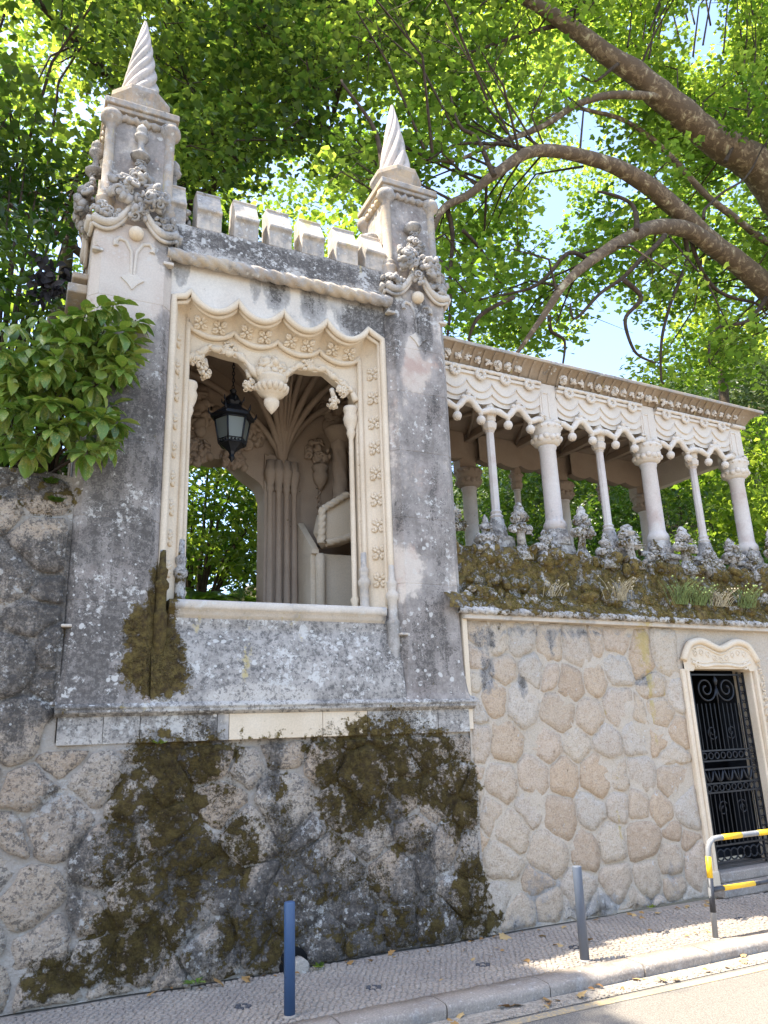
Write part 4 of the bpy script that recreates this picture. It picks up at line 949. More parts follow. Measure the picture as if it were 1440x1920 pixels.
def pinnacle(u, h, seed, tall):
    mb = MB(); v = .20; rd = random.Random(seed); u += rd.uniform(-.07,.07); kz = rd.uniform(.85,1.22); kx = rd.uniform(1.25,1.75); tl = rd.uniform(-.12,.12)
    mb.lathe([(.12,4.40),(.11,4.50),(.07,4.56),(.05,4.60)], (u,v,0), 8)
    zc = 4.66
    if tall:
        mb.lathe([(.05,4.58),(.045,4.78),(.06,4.82)], (u,v,0), 8)
        for dx, dz, r in ((-.09,.12,.075),(.09,.12,.075),(0,.14,.08),(-.06,.25,.06),(.06,.25,.06)): bouquet(mb, (u+dx, v-.02, zc+dz+.02), r, 7, seed+int(dx*100)+7, flat=.8); mb.ball((u+dx, v, zc+dz+.02), r*.8, 8, 6)
        mb.lathe([(.03,4.92),(.07,4.97),(.085,5.0),(.05,5.03),(.055,5.07),(.02,5.13)], (u,v,0), 9)
    else:
        for dx, dz, r in ((-.09,.0,.07),(.09,.0,.07),(0,.0,.08),(0,.10,.06)): bouquet(mb, (u+dx, v-.03, 4.60+dz), r, 7, seed+int(dx*100)+7, flat=.8); mb.ball((u+dx, v, 4.60+dz), r*.8, 8, 6)
        mb.lathe([(.02,4.68),(.06,4.72),(.07,4.75),(.03,4.78),(.035,4.81),(.008,4.86)], (u,v,0), 9)
    mb.v = [(u+(q[0]-u)*kx+tl*(q[2]-4.4)+.03*nz(q[0],q[1],q[2],9), v+(q[1]-v)*1.3, 4.36+(q[2]-4.40)*kz*1.08+.03*nz(q[0],q[1],q[2],12)) for q in mb.v]
    obj('pinnacle', mb, M['halfmoss'], pa, local=True)
for k in range(8): pinnacle(.02+1.06*k if k == 0 else .06+1.055*k, .6, 700+k, True)
for k in range(8): pinnacle(.56+1.06*k, .4, 800+k, False)
for k in range(4):
    u = 3.9 + k*1.06; r = rope((u-.5,.26,4.66),(u+.5,.26,4.66), .045, 8, 3, 10, 7)
    if k == 0: rb = r
    else: rb.add(r.v, r.f, True)
obj('twisted_rail', rb, M['halfmoss'], pa, local=True)

# ------------------------------------------------------------------ doorway, gate, steps
dw = empty('stone_doorway', GM, 'carved cream stone door surround with wavy disc studded lintel', 'doorway')
UL, UR, ZB, ZT = 3.78, 5.06, .28, 2.90; UC = (UL+UR)/2
for s in (-1, 1):
    ue = UL if s < 0 else UR
    mb = MB(); 
    def jb(d0, d1, v0, v1, z0=.12, z1=2.93): mb.box(*sorted((ue+s*d0, ue+s*d1)), v0, v1, z0, z1)
    jb(.0,.055,-.02,.30); jb(.055,.11,-.075,.30); jb(.11,.19,-.055,.25); jb(.06,.20,-.09,.1,.0,.30)
    obj('jamb', mb, M['clean'], dw, .018, local=True)
def ltop(u):
    t = (u-UC)/.78; return 3.255 + .095*math.exp(-((abs(t)-.52)/.32)**2) - .02*math.exp(-(t/.2)**2) - .20*(max(0, abs(t)-.76)/.24)**1.6
uu = np.linspace(UC-.78, UC+.78, 61)
mb = MB()
for v0, dtop, dbot in ((-.055,0,0),):
    a = [Vector((u, -.055, 2.932 if abs(u-UC) < .585 else 2.90)) for u in uu]; b = [Vector((u, -.055, ltop(u))) for u in uu]
    mb.loft(a, b, False); mb.loft(b, [p+Vector((0,.3,0)) for p in b]); mb.loft(a, [p+Vector((0,.3,0)) for p in a])
lt = obj('lintel', mb, M['clean'], dw, local=True)
mb = MB(); mb.tube([Vector((u, -.06, ltop(u)-.02)) for u in uu], .05, 8); mb.tube([Vector((u, -.055, ltop(u)-.10)) for u in uu[4:-4]], .016, 6)
obj('hood_moulding', mb, M['clean'], dw, local=True)
mb = MB(); q = []
for i in range(41):
    u = UL+.02 + (UR-UL-.04)*i/40; t = abs(u-UC)/.585; q.append(Vector((u, -.06, 2.965 + .035*math.cos(t*5.5)*t + .02)))
mb.tube(q, .022, 6); mb.tube([p+Vector((0,.01,.05)) for p in q], .014, 6)
for s in (-1, 1): curl(mb, (UC+s*.50, -.06, 2.985), .06, (0,-1,0), 1.3, .018, s)
obj('inner_scroll', mb, M['clean'], dw, local=True)
for k in range(9):
    u = UC - .52 + 1.04*k/8; z = ltop(u) - .185; mb = MB(); mb.tube([(u+.036*math.cos(a), -.058, z+.036*math.sin(a)) for a in np.arange(13)*2*PI/12], .009, 5, False); mb.ball((u,-.052,z), .027, 9, 6, None, (1,.5,1)); obj('disc', mb, M['clean'], lt, local=True)
mb = MB(); 
for k in range(26): bouquet(mb, (UR+.165+.02*math.sin(k*2), -.07, .5+k*.10), .05, 5, 900+k, flat=.6)
obj('jamb_carving', mb, M['clean'], dw, local=True)
st = empty('door_steps', GM, 'two grey stone steps below the iron gate', 'steps')
mb = MB(); mb.box(UL-.22, UR+.3, -.26, .35, .0, .13); obj('step', mb, M['kerb'], st, .02, local=True)
mb = MB(); mb.box(UL-.02, UR+.02, -.06, .6, .132, .26); obj('step', mb, M['kerb'], st, .02, local=True)
room = empty('passage', GM, 'dark passage walls behind the iron gate', kind='structure')
dk = plain('shade_black_plaster', (.014,.015,.018), .9, 0, .2)  # near-black colour stands in for the unlit passage
mb = MB(); mb.box(UL-.3, UR+.3, 2.4, 2.5, .3, 3.2); mb.box(UL-.4, UL-.3, .4, 2.5, .3, 3.2); mb.box(UR+.3, UR+.4, .4, 2.5, .3, 3.2); mb.box(UL-.4, UR+.4, .4, 2.5, 3.1, 3.2); mb.box(UL-.4, UR+.4, .61, 2.5, .30, .40); mb.box(UR+.005, UR+.036, .305, .62, .2, 3.1); mb.box(UL-.116, UL-.085, .305, .62, .2, 3.1); mb.box(UR+.03, UR+.4, .605, .65, .2, 3.15); mb.box(UL-.4, UL-.09, .605, .65, .2, 3.15); obj('passage_wall', mb, dk, room, local=True)  # thin liners carry the painted shade onto the door reveals
bl = plain('blue_cloth', (.02,.045,.16), .8, 0, .2)
mb = MB()
for k, (u, z, w) in enumerate(((4.35,1.05,.34),(4.5,1.16,.3),(4.3,1.25,.25))): mb.ball((u, 1.2, z), w, 14, 10, Euler((.1*k,.2*k,0)).to_matrix(), (1.2,.6,.35))
mb.v = [tuple(Vector(p) + Vector((0,.03,.03))*nz(*p, 9)) for p in mb.v]; mb.box(4.0, 4.8, .95, 1.5, .4, .95)
tag(obj('cloth_bundle', mb, bl, None), 'dark blue cloth bundle on a box behind the gate', 'bundle'); bpy.data.objects['cloth_bundle'].matrix_world = GM
gt_ = empty('iron_gate', GM, 'black wrought iron gate with scrolls, rings and bars', 'gate')
GV = .11
def bar(a, b, r=.009): 
    mb = MB(); mb.tube([(a[0],GV,a[1]),(b[0],GV,b[1])], r, 5, True, False); return mb
mb = MB()
for z in (.32,.56,1.24,1.36,1.55,1.66,1.80,2.86): mb.box(UL+.02, UR-.02, GV-.013, GV+.013, z-.011, z+.011)
for u in (UL+.02, UL+.14, UR-.14, UR-.02): mb.box(u-.012, u+.012, GV-.014, GV+.014, .28, 2.9)
obj('gate_frame', mb, M['iron'], gt_, local=True)
for i in range(11):
    u = UL+.20 + (UR-UL-.40)*i/10
    obj('bar', bar((u,1.80),(u,2.45), .0075), M['iron'], gt_, local=True); obj('bar', bar((u,.56),(u,1.24), .0075), M['iron'], gt_, local=True)
def ring(u, z, r, th=.010, sx=1): 
    mb = MB(); mb.tube([(u+sx*r*math.cos(a), GV, z+r*math.sin(a)) for a in np.arange(15)*2*PI/14], th, 5, False); return mb.mesh('ring', M['iron'])
rA = ring(0, 0, .052); rB = ring(0, 0, .043); rC = ring(0, 0, .072, .011)
for i in range(8):
    u = UL+.20 + (UR-UL-.40)*i/7; inst('ring', rB, gt_, (u,0,1.73)); inst('ring', rB, gt_, (u,0,1.30))
for i in range(9): inst('ring', rC, gt_, (UL+.10 + (UR-UL-.20)*i/8, 0, .44), (0,0,0), 1.0)
for i in range(17): 
    for u in (UL+.08, UR-.08): inst('ring', rA, gt_, (u, 0, .80+i*.124))
for i in range(5):
    mb = MB(); u = UL+.24+ (UR-UL-.48)*i/4
    for s in (-1, 1): mb.tube([(u,GV,1.37),(u+s*.05,GV,1.42),(u+s*.075,GV,1.49),(u+s*.085,GV,1.54)], [.006,.02,.016,.004], 6)
    mb.tube([(u,GV,1.37),(u,GV,1.54)], [.016,.004], 6); obj('iron_leaf', mb, M['iron'], gt_, local=True)
for s in (-1, 1):
    pts = []
    for i in range(44):
        t = i/43; a = t*2*PI*1.75; r = .035 + .165*t; pts.append((UC + s*(.215 + r*math.cos(a+PI*.5)*-1), GV, 2.66 + r*math.sin(a+PI*.5)*.95))
    mb = MB(); mb.tube(pts, [.018]*6 + [.014]*38, 6); obj('scroll', mb, M['iron'], gt_, local=True)
for s in (-1, 1):
    for zc, q in ((1.02, 1), (2.05, -1)):
        pts = []
        for i in range(30):
            t = i/29; a = t*2*PI*1.4; r = .02 + .085*t; pts.append((UC + s*(.20 + r*math.cos(a)), GV+.012, zc + q*r*math.sin(a)))
        mb = MB(); mb.tube(pts, .009, 5); obj('scroll', mb, M['iron'], gt_, local=True)
mb = MB(); mb.tube([(UC,GV,2.45),(UC,GV,2.70)], .014, 6); mb.lathe([(.01,2.70),(.03,2.74),(.035,2.78),(.012,2.83),(.002,2.88)], (UC,GV,0), 8); obj('finial', mb, M['iron'], gt_, local=True)

# ------------------------------------------------------------------ bollards and railing
def bollard(x, y, label, mat, tilt):
    t = empty('bollard', Matrix.Translation((x, y, 0)) @ Euler((tilt[0], tilt[1], 0)).to_matrix().to_4x4(), label, 'bollard', 'pavement bollards')
    mb = MB(); mb.lathe([(.046,-.02),(.046,.835),(.044,.842),(.038,.846)], (0,0,0), 24); obj('post', mb, mat, t, local=True)
    mb = MB(); mb.lathe([(.062,-.01),(.058,.008),(.047,.014)], (0,0,0), 20); obj('base_collar', mb, M['kerb'], t, local=True)
def bolpaint(name, c, c2):
    t = NT(name); p = t.pos(); n = t.noise(p, 40, 6, .75); n2 = t.noise(t.pos((1,1,.2)), 18, 5, .7)
    col = t.mix(t.step(n2, .4, .7), c, c2); col = t.mix(t.step(n, .70, .74), col, (.45,.43,.4)); col = t.mix(t.step(t.noise(p, 9, 6, .7), .64, .70), col, tuple(x*.55 for x in c))
    t.bump(n, .15, .004); return t.fin(col, .5, .4)
bollard(2.24, 6.84, 'navy blue round bollard beside the drain hole in the mossy wall', bolpaint('navy_paint', (.035,.075,.155), (.045,.085,.16)), (0, .0))
bollard(5.22, 6.81, 'slate grey round bollard before the clean rubble wall', bolpaint('slate_paint', (.085,.10,.125), (.10,.115,.14)), (0, .012))
rl = empty('barrier_railing', Vector((7.5, 6.73, 0)), 'galvanised tube railing with yellow and black bands before the gate', 'railing')
galv = bolpaint('galvanised_steel', (.17,.17,.168), (.24,.24,.235)); yel = bolpaint('yellow_paint', (.72,.44,.015), (.66,.40,.02)); blk = bolpaint('chipped_black_paint', (.02,.022,.028), (.05,.052,.056))
YR = 6.73
def post(x, s):
    return [Vector((x, YR, -.02)), Vector((x+s*.03, YR, .45)), Vector((x+s*.06, YR, .80)), Vector((x+s*.075, YR, .87)), Vector((x+s*.11, YR, .925)), Vector((x+s*.16, YR, .955)), Vector((x+s*.23, YR, .962))]
L = post(6.87, 1); Rr = post(8.55, -1)
mb = MB(); mb.tube(L + Rr[::-1], .029, 14); obj('tube_frame', mb, galv, rl)
mb = MB(); mb.tube([(6.90,YR,.46),(8.52,YR,.46)], .024, 12); obj('lower_rail', mb, galv, rl)
def band(a, b, mat, r): mb = MB(); mb.tube([a, b], r, 14); obj('paint_band', mb, mat, rl)
band(L[1].lerp(L[2], .37), L[1].lerp(L[2], .97), yel, .0305); band(L[0].lerp(L[1], .12+.45), L[1].lerp(L[2], .36), blk, .0302)
band((7.17,YR,.962),(7.46,YR,.962), yel, .0305); band((7.72,YR,.962),(8.1,YR,.962), yel, .0305)
band((6.92,YR,.46),(7.08,YR,.46), blk, .0255); band((7.082,YR,.46),(7.55,YR,.46), yel, .0255); band((7.552,YR,.46),(7.95,YR,.46), blk, .0255); band((7.952,YR,.46),(8.35,YR,.46), yel, .0255)
for x in (6.87, 8.55): mb = MB(); mb.lathe([(.05,-.01),(.048,.006),(.031,.010)], (x,YR,0), 16); obj('base_collar', mb, M['kerb'], rl)
# drain hole at the foot of the left wall: black disc paints its shade
dh = empty('drain_hole', Vector((2.68, 8.1, .05)), 'dark drain hole with grey pipe at the foot of the mossy wall', 'drain')
mb = MB(); hole = plain('drain_shade_black', (.008,.008,.008), .9, 0, .1)
mb.lathe([(.03,0),(.145,.0),(.15,.012),(.12,.02)], (0,0,0), 18, M=Matrix.Translation((2.68,8.07,.06)) @ Matrix.Rotation(PI/2, 4, 'X')); obj('hole_shade_disc', mb, hole, dh)
mb = MB(); mb.lathe([(.06,-.02),(.075,-.02),(.075,.12),(.06,.12)], (0,0,0), 16, M=Matrix.Translation((2.72,8.04,.05)) @ Matrix.Rotation(PI/2, 4, 'X')); obj('pipe', mb, M['mortar_old'], dh)
CL_A=[(7.28,11.18,14.55,0.9),(14.26,9.26,9.2,1.02),(18.06,10.91,18.59,0.68),(15.09,9.26,20.37,0.9),(15.94,12.52,19.71,1.06),(20.38,10.74,18.4,0.75),(13.52,12.62,19.23,1.06),(18.42,12.96,19.07,0.68),(15.85,9.84,21.47,0.89),(8.29,12.08,22.09,0.62),(14.06,9.18,19.78,0.77),(18.86,12.92,16.58,1.1),(8.57,9.31,18,0.62),(6.55,10.63,18.16,0.68),(19.14,10.51,15.91,0.86),(14.59,11.38,17.39,0.91),(19.93,11.03,15.47,0.96),(15.17,12.85,12.77,0.83),(16.9,9.11,17.54,0.97),(8.58,9.89,21.06,0.72),(6.37,10.74,19.47,0.65),(8.8,10.34,21.5,0.82),(18.4,9.68,14.05,0.93),(18.93,10.8,12.38,0.66),(12.53,9.76,21.1,1.02),(6.3,10.11,21.11,0.92),(17.51,10.38,10.95,0.75),(17.29,10.08,14.2,0.81),(10.56,10.64,22.81,0.68),(10.82,12.8,22.91,0.71),(16.42,12.35,18.94,0.86),(13.6,10.15,21.15,0.62),(19.26,11.77,22.86,1.05),(6.09,10.2,18.94,0.86),(10.45,12.76,18.18,0.77),(7.54,12.45,16.16,0.99),(6.08,12.17,22.83,1),(17.82,9.03,18.43,1.03),(10.61,10.89,20.65,0.6),(3.99,9.51,10.87,0.63),(5.23,11.22,19.74,0.79),(4.44,9.71,14.6,0.9),(17.09,10.52,21.02,0.91),(12.65,11.78,10.07,0.81),(19.16,12.16,12.93,0.83),(17.26,11.67,20.01,0.88),(20.14,11.32,20.98,0.62),(16.81,11.05,19.73,0.65),(13.15,12.31,12.63,0.69),(7.5,11.46,20.3,0.8),(16.45,9.64,19.36,0.98),(15.13,11.07,16.26,0.92),(8.67,9.93,19.37,1.08),(11.63,10.53,11.58,0.78),(8.8,12.1,11.15,1.1),(17.79,11.23,16.22,0.96),(18.42,10.6,20,1.08),(15.16,12.83,21.81,0.72),(18.45,12.6,12.83,1.03),(8.64,10.69,19.93,0.64),(10.85,10.94,12.15,0.89),(20.2,10.56,17.17,0.66),(7.95,11.66,10.69,1.04),(19.36,9.39,23.12,0.79),(14.77,12.22,12.98,0.98),(20.3,11.69,17.04,0.66),(11.89,10.41,19.77,0.94),(6.22,12.56,18.83,0.66),(13.75,11.22,18.71,0.83),(7.79,10.53,22.09,0.62),(12.08,9.99,20.53,0.78),(9.35,12.39,10.68,0.74),(6.33,9.76,15.25,0.97),(17.68,11.99,17.88,0.67),(12.95,11.33,18.5,1.09),(15.36,10.2,21.9,0.84),(14.91,10.97,16.85,0.83),(19.06,9.54,20.89,0.91),(12.7,12.72,13.85,1.04),(19.69,11.86,20.1,0.77),(16.62,10.94,10.64,0.62),(4.4,9.8,11.41,0.85),(6.25,12.6,19.8,0.78),(9.68,11.12,17.95,0.71),(11.06,10.63,19.55,0.63),(6.94,9.38,16.12,0.68),(16.1,10.1,20.82,0.83),(17.66,11.52,14.17,0.65),(15.28,12.88,17.88,0.6),(19.71,9.7,20.1,0.97),(18.04,11.21,22.85,0.78),(10.47,9.92,20.69,0.84),(7.85,9.68,19.81,0.9),(15.79,9.09,16,0.98),(15.19,9.39,12.56,1.02),(14.56,12.51,22.08,0.82),(19.14,11.93,14.01,0.79),(6.96,11.25,15.29,0.99),(13.88,12.15,17.03,0.69),(18.04,11.38,21.22,0.7),(12.71,10.86,19.92,0.64),(9.23,10.94,10.07,0.88),(16.24,10.69,18.73,0.9),(19.76,11.91,22.12,1.09),(20.06,12.61,23.24,0.84),(16.92,10.63,23.96,1.06),(8.26,12.74,11.77,0.65),(16,10.18,16.79,0.92),(9.21,11.97,20.2,0.74),(4.86,10.2,15.17,0.64),(5.76,12.05,19.51,1.09),(20.63,12.5,14.59,0.68),(8.61,10.85,16.89,0.87),(18.96,12.23,13.46,0.72),(12.65,9.66,9.75,0.7),(14.29,11.7,22.69,1),(7.45,9.54,20.37,0.99),(6.04,9.07,18.65,1.05),(19.31,10.87,18.98,1.06),(17.65,11.41,15.22,0.86),(17.45,10.81,23.39,0.68),(13.34,11.2,16.31,0.74),(9.68,11.06,22.44,1.08),(14.58,9.78,22.81,0.69),(20.1,12.78,13.76,0.8),(4.43,9.92,12,0.64),(12.47,11.97,21.57,0.92),(15.14,11.59,11.13,0.63),(16.67,9.7,11.84,1.01),(18.75,9.2,23.41,0.87),(19.91,12.99,23.7,0.72),(10.96,11.14,21.49,0.7),(13.7,12.73,21.73,0.69),(17.29,12.97,19.28,0.86),(5.63,11.4,13.85,0.85),(20.65,12.74,21.93,1.02),(8.16,12.91,13.05,0.66),(12.01,11.93,14.12,0.92),(8.08,12.87,15.79,0.84),(12.57,12.5,23.8,0.86),(9.91,12.93,14.5,0.71),(15.8,10.45,13.51,0.85),(8.09,9.12,17.08,1.06),(4.53,9.11,14.27,0.6),(17.98,9.73,13.11,0.79),(4.19,9.04,16.2,0.81),(18.44,11.95,12.05,0.63),(6.89,12.29,23.06,0.66),(19.44,10.59,12.18,0.69),(17.99,9.23,15.02,0.79),(6.2,10,12.95,0.95),(13.17,9.98,19.49,0.71),(10.96,9.22,20.8,1.03),(11.82,11.32,13.03,1.05),(4.94,11.11,21.76,0.84),(13.49,12.3,12.05,0.65),(16.7,11.21,13.54,1.05),(18.92,11.17,23.83,1.02),(7.5,11.79,17.44,0.79),(6.63,11.02,11.51,0.65),(12.68,12.69,22.03,0.86),(19.95,9.47,23.22,0.84),(10.81,10.05,23.44,0.69),(13.28,11.04,11.99,0.71),(20.74,12.16,20,1.05),(5.98,11.67,13.04,0.85),(9.7,12.48,20.17,0.85),(12.09,12.81,21.72,0.96),(9.71,9.17,17.35,0.97),(5.46,11.5,22.27,0.67),(15.62,9.01,13.22,0.95),(6.07,9.13,16.77,0.76),(20.48,9.41,21.03,0.79),(17.5,10.78,19.01,0.76),(7.04,10.81,21,0.77),(7.14,10.66,10.44,0.76),(13.31,11.18,17.96,0.75),(13.24,10.06,20.43,0.9),(14.92,11.94,16.82,0.81),(8.55,9.25,20.92,0.85),(9.59,13,10.83,0.85),(11.63,9.99,22.87,0.81),(19.67,10.69,19.66,0.88),(8.5,11.95,12.87,0.84),(7.62,10.43,18.76,0.97),(7.35,9.73,10.47,0.69),(12.03,10.02,22.26,0.88),(16.52,10.45,19.88,0.74),(14.56,11.91,10.56,0.98),(19.47,9.78,22.36,1),(19.19,9.49,17.92,1.07),(8.27,12.42,22.59,0.82),(8.68,10.77,22.92,0.73),(19.22,10.33,13.55,0.71),(5.79,12.87,22.58,1.06),(6.61,12.69,13.67,0.93),(14.78,11.37,12.76,0.66),(13.36,9.1,22.07,0.77),(12.81,10.92,16.44,0.83),(9.82,9.43,20.33,0.83),(16.39,12.18,23.98,0.94),(15.69,11.98,18.3,0.98),(15.57,9.06,11.88,0.87),(18.24,10.78,16.83,0.93),(5.46,11.92,21,1.03),(8.73,10.35,20.49,0.99),(13.7,10.62,23.38,0.82),(6.9,9.4,14.27,0.9),(9.56,12.79,18.75,0.83),(14.89,11.41,18.26,0.85),(12.41,10.96,21.47,0.7),(17.14,10.19,21.73,0.64),(11.8,9.18,20.85,0.76),(8.28,11.5,17.77,0.85),(18.47,11.08,14.15,0.63),(18.33,11.32,12.58,0.96),(14.42,9.25,20.27,0.71),(10.73,11.68,22.19,0.97),(19.72,11.78,14.35,0.85),(16.47,12.26,14.55,0.78),(14.06,9.91,22.24,0.6),(11.53,12.85,22.27,0.89),(18,12.96,20.39,0.8),(13.34,12.3,14.35,0.75),(6.5,11.92,21.34,0.93),(6.84,11.88,16.85,0.79),(14.83,11.32,21.79,0.62),(17.27,11.49,17.76,0.76),(14.15,9.5,16.88,0.73),(19.77,12.22,16.09,0.98),(9.93,11.09,11.42,1.03),(17.66,10.42,22.46,0.8),(13.43,11.51,13.84,0.8),(16.79,9.68,23.66,0.83),(19.17,12.28,12.11,0.99),(13.1,10.21,21.49,0.7),(14.19,12.29,14.31,0.63),(10.66,9.1,10.34,0.72),(11.3,9.48,23.56,0.89),(16.33,12.57,12.39,1.04),(19.02,12.19,15.12,0.9),(7.27,12.28,21.27,1.08),(14.36,12.42,21.33,0.96),(6.67,11.96,13.81,0.89),(12.47,12.01,19.24,0.7),(12.32,11.32,15.95,0.93),(19.36,12.18,21.18,0.67),(15.66,11.51,23.08,0.6),(6.1,12.9,14.59,0.95),(20.73,11.13,20.85,0.75),(15.8,12.47,11.44,0.65),(9.83,10.98,19.66,0.75),(11.61,11.08,18.19,0.79),(9.34,11.61,23.23,1),(14.31,11.5,13.64,0.92),(6.68,11.85,23.68,0.62),(18.29,10.21,22.86,1.05),(7.45,10.29,15.69,0.88),(8.69,12.57,21.33,0.79),(8.99,9.41,22.1,0.82),(5.35,11.22,18.37,0.86),(19.14,11.26,12.78,1.06),(6.63,9.68,18.39,1.02),(13.3,9.44,23.68,0.68),(9.19,12.95,20.88,0.98),(10.94,12.99,21.84,1.03),(15.73,9.78,19.31,0.89),(5.32,9.59,16.84,0.78),(13.3,10.02,23.96,0.65),(5.47,9.07,15.59,1.03),(8.08,10.14,20.97,0.64),(7.92,11.49,19.5,0.63),(7.32,10.51,16.59,0.74),(20.4,12.06,12.6,0.76),(12.09,10.03,14.21,0.71),(7.34,12,18.05,0.82),(11.49,11.45,19.27,0.61),(7.58,12.05,16.93,0.75),(10.66,11.65,21.4,0.8),(8.12,11.08,14.98,0.78),(19.88,9.52,19.44,0.77),(6.74,11.18,17.85,0.78),(18.49,12.39,19.3,0.87),(8.77,12.33,20.65,0.7),(19.74,10.05,20.71,0.75),(17.17,11.03,16.09,0.66),(14.37,11.63,21.21,0.6),(19.26,10.33,18.43,0.8),(16.42,10.21,13.16,0.72),(16.63,12.47,19.87,0.85),(9.31,9.95,19.99,1.06),(6.42,11.34,17.26,0.77),(10.28,9.74,23.29,0.98),(20.66,10.49,23.98,0.98),(17.49,11.34,17.15,0.99),(14.72,10.7,22.77,0.92),(15.59,9.61,16.87,0.96),(17.55,9.16,19.33,1),(19.79,10.35,16.07,1.04),(15.34,12.16,16.05,0.85),(12.47,9.29,18.52,0.65),(19.93,10.45,21.44,0.82),(8.89,12.36,13.12,0.86),(14.51,12.98,19.56,0.63),(5.31,10.08,20.36,0.69),(19.05,10.06,19.34,0.95),(7.36,11.07,18.43,0.73),(12.58,11.51,23.36,0.74),(6.13,11.03,17.95,0.84),(19.43,9.81,16.63,0.84),(6.57,10.82,15.79,0.79),(19.42,11.27,13.67,0.69),(8.47,9.6,14.53,0.62),(14.24,9.41,15.81,0.89),(9.99,12.02,21.69,0.74),(16.69,12.02,17.94,0.9),(13.22,11.96,19.36,0.74),(14.7,11.84,15.93,1.05),(15.44,12.13,11.12,0.91),(6.41,9.87,9.42,0.74),(7.69,11.7,18.53,0.73),(14.54,12.59,20.37,0.82),(16.42,11.66,14.12,0.68),(9.79,11.87,20.26,0.75),(6.09,12.86,23.78,0.71),(9.41,10.32,15.39,0.95),(16.17,9.43,11.67,0.62),(19.84,12.29,13.4,0.71),(16.47,9.77,22.52,0.91),(19,11.13,16.33,0.73)]
